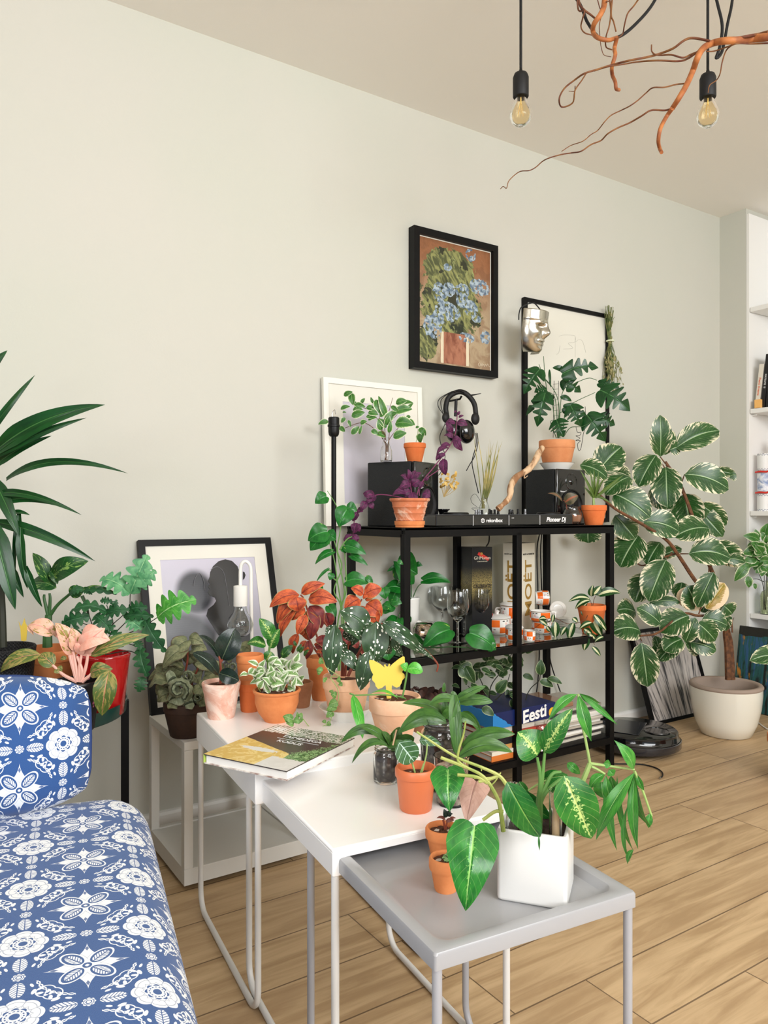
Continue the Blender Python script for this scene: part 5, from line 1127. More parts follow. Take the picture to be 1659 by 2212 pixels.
# brown pot behind + bottle
t, c, Z, k = potted('potted_cutting', 'small brown clay pot half hidden behind the white and green pothos', 650, 1526, HF, 26, 19, 54, kind='plain', m='brown')
c = on(648, 1516, HF); c = c + FW*.0 + UP*0; k = dep(c)/F
Pl = Plant(Z, cC); leaves(Pl, '200 1160 300 1050 70 10 .03;340 1110 380 1040 30;360 1120 400 1060 30;330 1060 310 1010 24;400 1150 450 1090 30', 'ov'); Pl.st([(340, 1340), (350, 1200), (370, 1060)], .0012); Pl.st([(340, 1340), (250, 1280), (200, 1200), (200, 1160)], .0016); Pl.done(t, G['dieff_dark'], SM['lg'])
cb = on(645, 1512, HF) + RT*.0 + FW*.055; kb = dep(cb)/F
# small dumb cane
t, c, Z, k = potted('potted_dumb_cane', 'small dumb cane with a lime-centred leaf behind the pot stack', 585, 1520, HF, 21, 16, 46, m='org', kind='plain')
Pl = Plant(Z, cC)
leaves(Pl, '115 1000 0 812 120 10;100 1080 185 905 100 -15;60 1060 -110 1040 100 20;110 1110 60 1200 90', 'ov', bend=.14, fold=.12); Pl.st([(85, 1330), (80, 1180), (95, 1060)], .0045, .003); Pl.done(t, G['dieff'], SM['g'])
# coleus
t, c, Z, k = potted('potted_coleus', 'rust-red coleus in a tall terracotta pot at the back of the tallest table', 696, 1510, HF, 34, 22, 92, m='new', rim=26*Z/F if False else .028, rt=.003)
Pl = Plant(Z - .02, cC)
leaves(Pl, '''375 590 590 500 90 10;360 600 90 715 115 5;330 620 350 750 150 0 -.02;440 640 700 665 130 10;330 640 160 860 110 15;330 720 190 980 90 25;410 720 280 830 110 10;430 760 440 1010 130 20 .01;
400 760 560 860 70 40;420 780 340 960 90 0 -.03;440 740 430 920 60;350 950 300 1130 80 30;360 950 420 900 50;420 1010 380 1110 60''', 'ov', bend=.18, fold=.14, wave=.07)
leaves(Pl, '''940 600 1100 545 120 10;930 600 820 540 90 10;900 640 765 740 130 5;930 600 985 610 90;960 680 1100 790 150 10;880 700 900 790 110;1010 730 1060 860 110 20;830 770 930 800 70;950 650 1060 600 80''', 'ov', bend=.2, fold=.12, wave=.08)
sv = Pl.L; Pl.L = MB()
leaves(Pl, '''450 700 560 900 140;500 750 460 1000 120;600 760 640 880 110 20 .03;560 960 580 1060 110;540 1010 620 1090 70;760 960 820 1050 80 10 .03;500 1060 600 1100 60;840 1010 880 1080 70;930 1060 990 1160 80;700 900 760 980 90 0 .04;440 1010 420 1180 70;560 1100 600 1180 60''', 'ov', bend=.2, fold=.12, wave=.08)
Pl.L.build('dark_leaves', G['coleus_dark'], t, auto=180); Pl.L = sv
rand_cloud(Pl, 8, 500, 1090, 60, 40, 40, 60, 'spade', 77, dz=.03)
stems(Pl, ['560 1160 520 980 440 760 400 640 370 600', '600 1160 700 960 850 760 920 640', '600 1160 650 980 560 800', '560 1180 480 1060 430 960'], .003); Pl.done(t, G['coleus'], SM['red'])
# spotted begonia in a saucer
c = on(748, 1551, HF); k = dep(c)/F; saucer('saucer', 'wide white bowl-shaped dish under the spotted begonia pot', c, 36*k, 60*k, 27*k)
c2 = c + UP*.0048; t = thing('potted_begonia', 'white-spotted angel wing begonia in a stained clay pot standing in the white dish', 'potted plant', c2); Z = dep(c)
pot(t, c2, 37*k, 51*k, 88*k, 26*k, .003, 'stain'); Pl = Plant(Z - .01, cC)
leaves(Pl, '''680 880 650 1330 150 8 -.05;980 900 720 745 195 0;960 850 830 1060 130 30;940 1000 710 880 110 20 -.02;1050 850 1030 1240 210 0 -.02;720 1100 905 1290 105 5 -.05;990 1110 905 1460 140 0 -.06;1110 850 1480 1130 120 15 -.05;700 1000 760 1180 120 20 0;600 900 700 960 90 30 .01;1090 1000 1180 1130 100 30 .01;1170 900 1290 1150 70 30 -.02;780 900 850 1020 90 30;880 820 1010 960 120 10''', 'ov', bend=.14, fold=.1, wave=.04, back=.06)
Pl.lf(1420, 1060, 1580, 1190, 34, 'lance', dz=-.06, roll=30)
stems(Pl, ['740 1330 740 1150 700 900', '770 1330 800 1050 900 900 980 880', '790 1330 900 1100 1050 860', '760 1330 750 1150 760 1090', '960 1180 920 1050 1000 1010', '800 1330 960 1000 1120 840', '1480 1090 1560 1170 1600 1230 1590 1290'], .0028); 
Pl.done(t, G['polka'], SM['red'])
lb = Plant(Z - .07, cC)
leaves(lb, '''570 1270 510 1275 36;600 1370 570 1350 44;730 1370 690 1370 60;640 1480 660 1450 36;690 1510 640 1490 60;700 1560 620 1600 70;690 1600 600 1640 60;660 1650 600 1700 60;600 1740 560 1740 30;640 1750 600 1770 40;650 1790 660 1830 30;520 1300 560 1290 40;720 1390 745 1420 36;560 1220 545 1160 40''', 'spade', bend=.15)
lb.st([(720, 1330), (600, 1250), (560, 1160)], .0009); lb.st([(700, 1330, .02), (640, 1340), (700, 1440), (710, 1540), (660, 1660), (620, 1750), (480, 1800), (390, 1710)], .001)
leaves(lb, '390 1710 350 1760 30;370 1660 385 1720 28;300 1720 210 1690 60;260 1730 220 1700 50;310 1760 240 1750 50;360 1720 300 1740 50;350 1700 340 1650 30', 'spade', dz=-.08, bend=.15)
lb.L.build('trailing_ivy_leaves', G['ivy'], t, auto=180); lb.S.build('ivy_stem', SM['lg'], t)
# pot with the yellow butterfly
t, c, Z, k = potted('potted_alocasia', 'pale clay pot with one round leaf and the yellow butterfly stake on the tallest table', 853, 1598, HF, 56, 36, 96, m='pale', rim=.032, rt=.0035, soil=.9)
Pl = Plant(Z, cL)
leaves(Pl, '600 170 730 190 88 0', 'ell', bend=.12); leaves(Pl, '600 165 545 140 70 10', 'heart'); leaves(Pl, '530 415 300 375 30 40 -.04', 'lance')
Pl.st([(560, 415), (580, 320), (605, 175)], .0022); Pl.st([(600, 430, 0), (560, 400, -.02), (400, 380, -.06), (165, 385, -.12)], .0016)
Pl.lf(160, 380, 240, 740, 62, 'ov', dz=-.12, roll=30, bend=-.05, twist=.8); Pl.st([(165, 380, -.12), (135, 370, -.125)], .0018); Pl.L2 = Pl.L
Pl.done(t, G['alo_g'], SM['g'])
bt = c + UP*.088 - RT*.004; t = thing('butterfly_stake', 'yellow butterfly-shaped sticky plant stake in the pale clay pot', 'plant stake', bt)
bp = [(430, 330), (425, 300), (395, 325), (365, 333), (345, 310), (340, 285), (318, 262), (315, 240), (325, 215), (308, 185), (298, 150), (290, 110), (295, 95), (330, 100), (385, 130), (418, 158), (412, 135), (425, 132), (430, 148), (445, 150), (452, 125), (462, 130), (458, 155), (480, 130), (530, 90), (568, 66), (580, 72), (583, 110), (580, 160), (560, 195), (580, 215), (583, 240), (562, 262), (555, 285), (540, 312), (515, 322), (490, 310), (478, 300), (475, 330), (478, 345), (470, 420), (436, 420), (428, 345)]
bz = (-FW*.97 + RT*.1 + UP*.1).normalized(); bx_ = UP.cross(bz).normalized(); by_ = bz.cross(bx_); mb = MB(); B0 = V(bt)
pl2 = [((onplane(*cL(*p), B0, bz) - B0).dot(bx_), (onplane(*cL(*p), B0, bz) - B0).dot(by_)) for p in bp]
mb.prism(pl2, -.0008, .0008, M=Matrix((bx_, by_, bz)).transposed(), c=B0); mb.build('butterfly', mat('yellow_card', (224, 194, 76), .6), t, smooth=False)
# book
A_, B_, C_, D_ = [on(x, y, HF + .0185) for x, y in ((596, 1564), (762, 1593), (623, 1668), (443, 1631))]
bx = ((B_ - A_).normalized() + (C_ - D_).normalized()).normalized(); byy = ((A_ - D_) + (B_ - C_)).normalized(); byy = (byy - bx*byy.dot(bx)).normalized()
cb_ = (A_ + B_ + C_ + D_)/4; bw, bh = .203, .238; cb_.z = HF + .0005; Rb = Matrix((bx, byy, UP)).transposed(); q = lambda x, y, z: cb_ + Rb @ V((x, y, z))
t = thing('book', 'thick plant-care book lying flat across the front corner of the tallest table', 'book', cb_)
MB().box(q(.002, 0, .009), (bw - .006, bh - .006, .015), M=Rb).build('pages', mat('white_pages', rough=.8, fn=lambda: mix(X.m('FRACT', sep(coords())[2] * 1400.0).gt(.5) * .25, (240, 238, 232), (206, 202, 194))), t, smooth=False)
def f_cover():
    u, v, _ = sep(coords('UV')); n = nz(9, coords('UV'), detail=5, dist=1.5); n2 = nz(26, coords('UV'), detail=3, dist=2)
    c = mix(X.m('LESS_THAN', v + 0.0, 2.0), (66, 58, 56), (66, 58, 56))
    top = (v - .78 + (n - .5) * .06).gt(0.0); c = mix(top, c, mix(n2.sst(.4, .6), (228, 228, 224), (70, 104, 60))); c = mix(top * u.lt(.35) * ((u * 22.0).fract().gt(.45)), c, (236, 234, 232))
    pl = (u * .9 - v * .62 - .45 + (n2 - .5) * .35).gt(0.0) * v.gt(.20) * v.lt(.82); c = mix(pl, c, mix(n2.sst(.45, .6), (58, 104, 52), (150, 186, 128)))
    ye = (v + (u - .3) * .28 - .47 + (n - .5) * .03).lt(0.0) * (u - .75 + (v - .25) * .2).lt(0.0); c = mix(ye, c, mix(n.sst(.45, .6), (214, 180, 96), (232, 208, 136)))
    wh = (((u - .38) / .22) ** 2.0 + ((v - .33) / .045) ** 2.0 + (n2 - .5) * 2.2).lt(.9); c = mix(wh, c, (222, 222, 218))
    gr = (u - .62).gt(0.0) * (v + (n - .5) * .1 - .24).lt(0.0); return mix(gr, c, mix(n, (200, 198, 194), (232, 230, 228)))
mb = MB(); Pq = [q(-bw/2, -bh/2, .0186), q(bw/2, -bh/2, .0186), q(bw/2, bh/2, .0186), q(-bw/2, bh/2, .0186)]; Pd = [p - UP*.0021 for p in Pq]
mb.v = Pq + Pd; mb.face([0, 1, 2, 3], [(0, 0), (1, 0), (1, 1), (0, 1)]); mb.face([7, 6, 5, 4])
for i in range(4): mb.face([i, (i+1) % 4, 4 + (i+1) % 4, 4 + i][::-1], [(.5, .5)]*4)
mb.build('cover', mat('book_cover_print', rough=.25, fn=f_cover), t, smooth=False)
MB().box(q(0, 0, .001), (bw, bh, .002), M=Rb).build('back_cover', mat('mottled_print', rough=.4, fn=two((230, 224, 216), (150, 120, 110), 60)), t, smooth=False)
MB().box(q(-bw/2 + .001, 0, .009), (.002, bh, .0185), M=Rb).build('spine', mat('lime_spine', (180, 204, 96), .4), t, smooth=False)
tm = lambda x, y: frameM(q(x, y, .0189), bx, byy)
text('TAIMEDEGA', .0175, tm(.012, .054), M_lab, t, xs=1.05, bold=.0002, depth=.0001); text('KODUS', .0175, tm(.003, .023), M_lab, t, xs=1.05, bold=.0002, depth=.0001); text('RE', .026, tm(-.074, .090), M_lab, t, bold=.0004, depth=.0001)
MB().box(q(.012, .0385, .0189), (.105, .0008, .0004), M=Rb).build('rule_line', M_lab, t, smooth=False)
# ================================================================ MIDDLE TABLE
def jar(name, label, c, r, h, fill, neck=.86, fillm=None, cat='jar'):
    t = thing(name, label, cat, c)
    MB().lathe(shell([(r*.9, 0), (r*.98, .003), (r, .008), (r, h*.72), (r*.97, h*.78), (r*neck, h*.83), (r*neck, h*.87), (r*(neck+.05), h*.885), (r*neck, h*.91), (r*(neck+.05), h*.935), (r*neck, h*.95), (r*(neck+.02), h)], .0022), c, 48, caps=False).build('glass_body', M_glass, t, auto=60)
    ri = r - .0032; MB().lathe([(ri*.9, .005), (ri, .010), (ri, h*.71), (ri*.8, h*fill), (.001, h*fill)], c, 32, caps=True).build('bark_chips', fillm or M_bark, t); return t
def f_bark():
    v = vor(130, coords()); n = nz(60, detail=4); return {'Base Color': mix(v.sst(.2, .6), mix(n, (70, 50, 42), (142, 112, 92)), (186, 168, 150)), 'height': (v, 1.0)}
M_bark = mat('orchid_bark', rough=.9, fn=f_bark)
M_pebb = mat('grey_brown_pebbles', rough=.7, fn=lambda: {'Base Color': mix(vor(90, coords()).sst(.1, .5), (120, 108, 100), (66, 56, 52)), 'height': (vor(90, coords()), 1.0)})
c = on(834, 1688, HM); t = jar('potted_orchid', 'small orchid growing in a short glass jar on the middle table', c, .0245, .070, .86, fillm=M_pebb, cat='potted plant')
Pl = Plant(dep(c), cL)
leaves(Pl, '''420 720 60 770 80 -20;440 790 150 940 66 10 -.02;''', 'strap', bend=.08, arch=.24, rows=16)
leaves(Pl, '450 800 220 640 90 30;460 780 395 680 60 40;470 800 540 640 100 25 .02;500 790 660 730 100 40 .02;450 800 660 830 90 20', 'strap', bend=.12, rows=14); Pl.lf(490, 760, 510, 665, 22, 'lance'); Pl.L.build('foliage', G['orchid'], t, auto=180)
MB().tube([Pl.P(485, 790, -.01), Pl.P(515, 665, -.01)], .0016, 6).build('wooden_label', mat('pale_wood', (214, 176, 140), .7), t)
c = on(957, 1697, HM); t = jar('potted_orchid', 'large orchid in a big screw-neck glass jar at the back right of the middle table', c, .0425, .130, .93, fillm=M_pebb, cat='potted plant')
Pl = Plant(dep(c), cL)
for s_ in ('920 600 530 690 130 -20 -.01 .35', '940 590 1180 640 80 20 0 .35', '930 560 560 450 90 25 .02 .1', '960 420 1020 400 100 0 0 .3', '930 580 990 480 120 30 0 .1', '920 600 780 460 90 30 .02 .2', '1000 420 1240 310 64 10 -.02 .05', '1000 430 780 460 80 10 -.02 .2', '900 360 905 280 30 0 0 0', '920 590 1060 540 80 30 .02 .2', '1030 440 1300 440 90 10 .02 .1', '1050 520 1210 700 60 30 .02 .3', '900 590 790 520 80 20 .01 .2', '915 580 905 420 70 10 .01 .05'):
    a = [float(q_) for q_ in s_.split()]; Pl.lf(*a[:5], prof='strap', roll=a[5], dz=a[6], bend=.08, arch=a[7]*.62, rows=18, fold=.2)
Pl.lf(985, 380, 1010, 880, 96, 'strap', dz=-.07, dt=-.1, roll=5, bend=.06, fold=.2, rows=18)
Pl.L.build('foliage', G['orchid'], t, auto=180)
c = on(975, 1735, HM); t = thing('glass_tumbler', 'drinking glass of bark chips with a broad-leaved orchid on the middle table', 'potted plant', c); k = dep(c)/F
MB().lathe(shell([(30*k, 0), (32*k, .003), (38*k, 96*k), (39*k, 104*k)], .002), c, 44, caps=False).build('glass_body', M_glass, t, auto=60)
MB().lathe([(29*k, .005), (34.5*k, 80*k), (.001, 82*k)], c, 30).build('bark_chips', M_bark, t)
Pl = Plant(dep(c), cL); Pl.lf(1000, 850, 1010, 430, 90, 'strap', dz=0, roll=0, bend=.05, rows=16, fold=.2)
leaves(Pl, '1050 810 1480 700 110 20;1030 880 1460 850 125 -10 -.02', 'strap', bend=.1, arch=.13, fold=.25, rows=18); Pl.L.build('foliage', G['orchid'], t, auto=180)
t, c, Z, k = potted('potted_alocasia', 'orange plastic nursery pot with a silver-veined round leaf on the middle table', 898, 1747, HM, 45, 35, 91, m='plastic', rim=.016, rt=.0028, kind='std', soil=.8)
Pl = Plant(Z, cL); Pl.lf(600, 835, 600, 940, 1, 'round'); Pl.L = MB()
B = Pl.P(540, 770, -.02); T = Pl.P(660, 925, -.02); leaf(Pl.L, B, T, 195*k/3.77, facing(B, 0, T - B), 'round', bend=.04, rows=16, cols=8, back=.10)
leaves(Pl, '700 750 880 790 70 20 .01', 'ov', bend=.1)
Pl.st([(670, 1030), (655, 980), (640, 930), (600, 850, -.02)], .0017); Pl.st([(715, 1035), (755, 880), (765, 780)], .0014); Pl.st([(700, 1040), (735, 940)], .001); Pl.done(t, G['alo'], SM['lg'])
# ================================================================ TRAY TABLE
t, c, Z, k = potted('potted_seedling', 'small terracotta pot with a tiny brown-leaved seedling at the back of the grey tray', 957, 1848, HT, 38.5, 27, 62, m='new', rim=.017, rt=.003, soil=.82)
Pl = Plant(Z, cL); leaves(Pl, '915 1400 840 1385 24;915 1410 985 1400 28;940 1400 1000 1385 20', 'ov', bend=.2); Pl.st([(915, 1530), (905, 1440), (895, 1400)], .0018); Pl.st([(915, 1500), (925, 1420)], .0014)
Pl.L.build('foliage', mat('brown_seedling_leaf', (110, 56, 44), .5), t, auto=180); Pl.S.build('stems', SM['red'], t)
Pl = Plant(Z, cL); leaves(Pl, '920 1380 900 1310 40 10;930 1370 950 1320 44 10;925 1370 975 1350 24', 'ov'); Pl.st([(920, 1500), (922, 1380)], .0008); Pl.L.build('small_green_leaves', G['rubber'], t, auto=180)
t, c, Z, k = potted('potted_succulent', 'smallest terracotta pot with a pale green rosette succulent in the grey tray', 963, 1921, HT, 36.5, 25, 71, m='new', rim=.018, rt=.003, soil=.86)
sc_ = c + UP*(71*k*.9) + RT*.006; mb = MB()
for ring, (n, el, l) in enumerate(((7, .25, .0125), (6, .7, .010), (5, 1.1, .008), (3, 1.4, .006))):
    for i in range(n):
        a = 2*pi*i/n + ring*.5; d = V((cos(a)*cos(el), sin(a)*cos(el), sin(el))); b = sc_ + UP*ring*.0015; leaf(mb, b, b + d*l, l*.75, UP*cos(el) - V((cos(a), sin(a), 0))*sin(el), 'ell', cup=-.4, fold=0, rows=5, cols=4)
for dx in (-.010, .011): 
    for i in range(6): a = 2*pi*i/6; d = V((cos(a)*.8, sin(a)*.8, .5)); b = sc_ + V((dx, dx*.5, .001)); leaf(mb, b, b + d*.006, .005, UP, 'ell', cup=-.4, rows=4, cols=4)
mb.build('rosette', G['succ'], t, auto=180, solid=.0012)
# square planter
P1 = on(1072.5, 1945, HT); P2 = on(1229, 1972, HT); px_ = (P2 - P1); W_ = px_.length; px_.normalize(); py_ = V((-px_.y, px_.x, 0)); hP = .102; W_ = .098
Rp = Matrix((px_, py_, UP)).transposed(); q = lambda x, y, z: P1 + Rp @ V((x, y, z)); cP = q(W_/2, W_/2*.95, 0)
t = thing('planter', 'white square planter holding a philodendron, dumb cane and money tree cutting on the tray table', 'potted plant', cP)
def rsq(i, z, r, dy=.095, n=5):
    o = []; x0_, x1_, y0_, y1_ = i, W_ - i, i, dy - i
    for cx_, cy_, a0 in ((x1_-r, y0_+r, -90), (x1_-r, y1_-r, 0), (x0_+r, y1_-r, 90), (x0_+r, y0_+r, 180)):
        for j in range(n + 1): a = radians(a0 + 90*j/n); o.append(q(cx_ + r*cos(a), cy_ + r*sin(a), z))
    return o
mb = MB(); rs = [rsq(.004, 0, .005), rsq(.0005, .003, .006), rsq(0, .006, .006), rsq(0, hP - .003, .006), rsq(.0015, hP, .005), rsq(.0045, hP, .004), rsq(.006, hP - .002, .004), rsq(.006, hP - .03, .004)]
mb.grid(rs, cu=True); mb.face([j for j in reversed(range(len(rs[0])))]); mb.build('pot', mat('matte_white_ceramic', (221, 220, 217), .35), t, auto=50)
mb = MB(); rd = random.Random(8); rows = [[q(.006 + (W_-.012)*i/14, .006 + .083*j/14, hP - .014 + rd.uniform(-.003, .003)) for i in range(15)] for j in range(15)]; mb.grid(rows).build('soil', M_soil2, t)
Zp = dep(cP); Pl = Plant(Zp - .04, cM)         # philodendron climbing out at the left
leaves(Pl, '215 720 230 850 1 0', 'heart'); Pl.L = MB()
for a in ('385 935 325 1500 290 0 -.03 .10 .14', '210 560 220 840 205 10 .03 .16 .14'):
    b = [float(z) for z in a.split()]; Pl.lf(*b[:5], prof='heart', roll=b[5], dz=b[6], dt=b[6] - .03, back=b[7], bend=b[8], fold=.06, rows=22, cols=10, wave=.02)
Pl.lf(260, 560, 240, 800, 120, 'heart', dz=.07, roll=20, back=.1, bend=.1)
Pl.L.build('philodendron_leaves', G['philo'], t, auto=180); Pl.L = MB()
Pl.lf(395, 640, 330, 915, 190, 'heart', dz=.06, dt=.02, roll=5, back=.10, bend=.12, fold=.08, rows=18, cols=8); Pl.L.build('leaf_underside', G['philo_under'], t, auto=180)
stems(Pl, ['575 970 560 850 540 760 480 650 420 590 330 545 275 500 280 430 310 330 325 240'], .0034, .0012); stems(Pl, ['330 545 210 500 160 480', '470 650 400 610 270 595', '575 840 520 840 440 895', '545 600 480 625 410 640'], .0026, .0024); stems(Pl, ['600 665 545 600 430 545 250 470 0 310'], .0030, .0016)
stems(Pl, ['545 600 520 640 500 660', '545 595 560 580', '430 545 430 570', '540 610 470 615 380 620'], .0012)
Pl.S.build('philodendron_stems', mat('yellow_green_stem', rough=.5, fn=two((126, 146, 62), (172, 176, 98), 20)), t); 
Pl = Plant(Zp - .01, cM)                       # dumb cane in the middle
leaves(Pl, '800 470 670 310 210 10 0;845 450 1035 155 125 0 0;980 600 1160 1020 230 10 -.03', 'ov', bend=.12, fold=.1)
Pl.L.build('pale_mottled_leaves', G['dieff'], t, auto=180); Pl.L = MB()
leaves(Pl, '600 640 820 1010 150 25 -.06;670 700 890 885 90 40 .04;830 620 1000 600 70 50 .03;870 650 950 700 60 40 .03', 'ov', bend=.14, fold=.12); Pl.lf(810, 990, 815, 1100, 14, 'lance', dz=-.06); Pl.L.build('dumb_cane_leaves', G['dieff_dark'] if False else leafmat('plain_dumb_cane_leaf', (22, 96, 44), (48, 124, 58), (130, 170, 80), rough=.3, veins=8, vstr=.25), t, auto=180)
Pl.st([(805, 975), (812, 860), (815, 760), (822, 700)], .0062, .0044); stems(Pl, ['818 720 820 600 800 480', '822 720 835 600 850 450', '812 800 850 720 920 650 985 605', '810 760 850 680 900 590 960 575'], .0036, .002); Pl.S.build('dumb_cane_stems', SM['g'], t)
Pl = Plant(Zp + .01, cM)                       # money tree cutting at the right
leaves(Pl, '''1065 60 870 240 66 10;1055 75 900 230 70 40;1075 65 1160 375 84 10;1085 60 1335 265 40 20;1080 55 1220 120 30 60;1440 560 1310 365 90 15;1445 580 1190 1030 100 5 -.02;1445 580 1560 950 60 60;1450 590 1470 1090 70 20;1400 800 1420 1180 30 40;
1440 1090 1400 1190 40 40;1250 590 1140 700 70 20;1255 600 1300 800 66 20;1262 600 1330 1100 60 20 .02;1275 560 1310 600 60 20;1290 600 1350 740 60 50 .02;1240 520 1290 530 50 30;1330 600 1440 1100 40 30 .03;1460 590 1510 700 40 30;1550 850 1540 950 50 10''', 'lance', bend=.14, fold=.2)
leaves(Pl, '1230 640 1240 750 100 10 .03;1000 515 1085 590 50 20 .03;870 700 1000 590 90 30 .05;680 640 745 720 44 30 .05', 'ov', bend=.2); Pl.L.build('money_tree_leaves', G['pachira'], t, auto=180)
stems(Pl, ['1150 520 1120 360 1085 200 1072 60', '1155 520 1300 540 1445 560', '1160 540 1200 560 1250 590', '1445 570 1500 700 1560 870'], .0022, .0016); Pl.st([(1000, 880), (1040, 780), (1100, 640), (1150, 520)], .0046, .0036); stems(Pl, ['740 700 800 660 860 630', '960 760 940 700 930 660', '1000 870 990 860'], .0016); Pl.S.build('money_tree_stems', SM['lg'], t)
for (x, y, s_) in ((592, 975, .11), (965, 1000, .115)):
    b = q(.019 if x < 700 else .080, .022 if x < 700 else .020, hP - .024); tt = thing('test_tube', ('glass tube pushed into the soil at the left corner of the square planter', 'glass tube with a bare cutting in the front right corner of the square planter')[x > 700], 'tube', b)
    MB().lathe(shell([(.006, 0), (.0092, .005), (.0092, .080), (.0102, .082)], .0009), b, 24, caps=False).build('glass_body', M_glass, tt)
    if x > 700: MB().tube([b + UP*.006, b + UP*.04, b + UP*.078 + RT*.002], .0058, 10, r1=.005).tube([b + UP*.056, b + UP*.06 + RT*.016], .003, 8).build('cutting', mat('bare_cutting', rough=.7, fn=two((206, 172, 130), (226, 196, 160), 30)), tt)
# ================================================================ FLOOR LAMP WITH CLIMBING POTHOS
c = V((onY(721, 1106, 2.12).x, 2.12, 0)); Z = dep(c); t = thing('floor_lamp', 'thin black floor lamp pole with an empty bulb socket left of the shelving unit', 'lamp', c)
zt = H + (1106 - 943)*Z/F; MB().tube([c + UP*.02, c + UP*zt], .0082, 12).build('pole', M_fblk, t); MB().lathe([(.13, 0), (.14, .004), (.14, .014), (.12, .022), (.001, .024)], c, 48).build('base', M_fblk, t)
k = Z/F; cs = c + UP*zt; MB().lathe([(8*k, 0), (11*k, 4*k), (12*k, 10*k), (12*k, 20*k), (13.5*k, 21*k), (13.5*k, 25*k), (12*k, 26*k), (12*k, 40*k), (10*k, 42*k), (9*k, 30*k), (.001, 30*k)], cs, 30).build('socket', M_blk, t)
MB().tube(spl([cs + UP*36*k - RT*.004, cs + UP*50*k - RT*.005, cs + UP*58*k + RT*.003, cs + UP*48*k + RT*.006], 4), .0012, 6).build('lamp_prongs', mat('steel', (200, 200, 200), .25, 1), t)
c2 = V((onY(716, 1106, 2.03).x, 2.03, .0)); Zq = dep(c2) 
c2 = on(716, 1700, .0) if False else c2
t = thing('potted_pothos', 'tall pothos climbing the black lamp pole from the floor', 'potted plant', c2)
pot(t, c2, .075, .10, .17, .03, .004, M_saucer); Pl = Plant(Zq, cC)
leaves(Pl, '610 60 455 205 165 5;610 50 690 110 100 20;660 215 500 330 70 20;770 160 960 240 110 10;820 250 975 340 60 10;620 370 510 490 26 10;780 480 985 500 130 0;960 440 1020 500 50;650 410 630 470 60;540 550 560 500 50;620 700 690 800 90 0 .02;740 190 780 230 40;1240 300 1290 330 40', 'spade', back=.14, bend=.14)
leaves(Pl, '1110 540 1130 640 100 0;1200 700 1110 760 110;1190 660 1280 680 80 10;1240 840 1290 880 90;1120 700 1200 740 90;1140 1080 1160 1190 140 0;1200 980 1290 1050 110;1230 900 1300 960 80;1090 1070 1180 1130 80', 'spade', back=.14, bend=.14)
P2_ = Plant(Zq, cD); sv = Pl.L; P2_.L = sv
leaves(P2_, '235 1055 145 1110 100 0;395 1145 475 1165 90 10;400 1150 330 1290 140 0;240 1330 90 1400 150 0', 'spade', back=.14, bend=.14)
stems(Pl, ['740 1500 760 900 720 600 700 480 680 330 650 200 610 80', '720 1500 700 900 760 620 750 480 720 340 690 180 650 60', '700 1500 740 1000 730 700 670 560 740 360 700 200 720 60 730 -60 690 -200', '730 700 780 560 770 300 760 180', '760 900 1000 720 1100 640', '770 1000 950 900 1120 760 1240 700', '700 480 640 430 640 380 560 400', '720 200 780 110 830 80'], .0024, .0016)
stems(Pl, ['690 -200 650 -270 610 -330', '720 0 735 -80 740 -160'], .0014); Pl.done(t, G['pothos'], SM['g'])
# ================================================================ ARCHED TABLE LAMP on the cart
lb_ = V((onY(538, 1106, 2.16).x, 2.15, TH)); Z = dep(lb_); k = Z/F; P = lambda x, y, dz=0: pt(*cB(x, y), Z + dz)
t = thing('table_lamp', 'white arched tube lamp with a large clear globe bulb before the leaning portrait', 'lamp', lb_)
top = P(1175, 1000); MB().tube([V((top.x, top.y, TH + .01))] + spl([P(1178, 1000), P(1172, 600), P(1170, 400), P(1160, 335), P(1125, 302), P(1090, 320), P(1076, 380), P(1075, 525)], 7), .0053, 12).build('arched_tube', M_cup, t)
MB().lathe([(.001, 0), (.065, 0), (.065, .008), (.06, .012), (.001, .012)], V((top.x, top.y - .0, TH)), 40).build('base', M_cup, t)
s0 = P(1076, 700); MB().lathe([(15*k, 0), (15*k, 43*k), (13*k, 44*k), (6*k, 45*k), (.001, 45*k)], s0 - UP*0, 30).build('socket', M_cup, t)
MB().lathe([(.001, -66*k), (14*k, -64*k), (25*k, -54*k), (28.5*k, -40*k), (25*k, -26*k), (16*k, -14*k), (13*k, -2*k), (13*k, 3*k), (12*k, 3*k), (12*k, -2*k), (15.2*k, -14.3*k), (24*k, -26.4*k), (27.6*k, -40*k), (24.2*k, -53*k), (13*k, -63*k), (.001, -65*k)], s0, 40, caps=False).build('bulb', M_glass, t)
MB().tube([s0, s0 - UP*34*k], .0018, 8).tube([s0 - UP*30*k - RT*.012, s0 - UP*34*k, s0 - UP*30*k + RT*.012], .0008, 6).build('filament', mat('steel', (200, 200, 200), .25, 1), t)
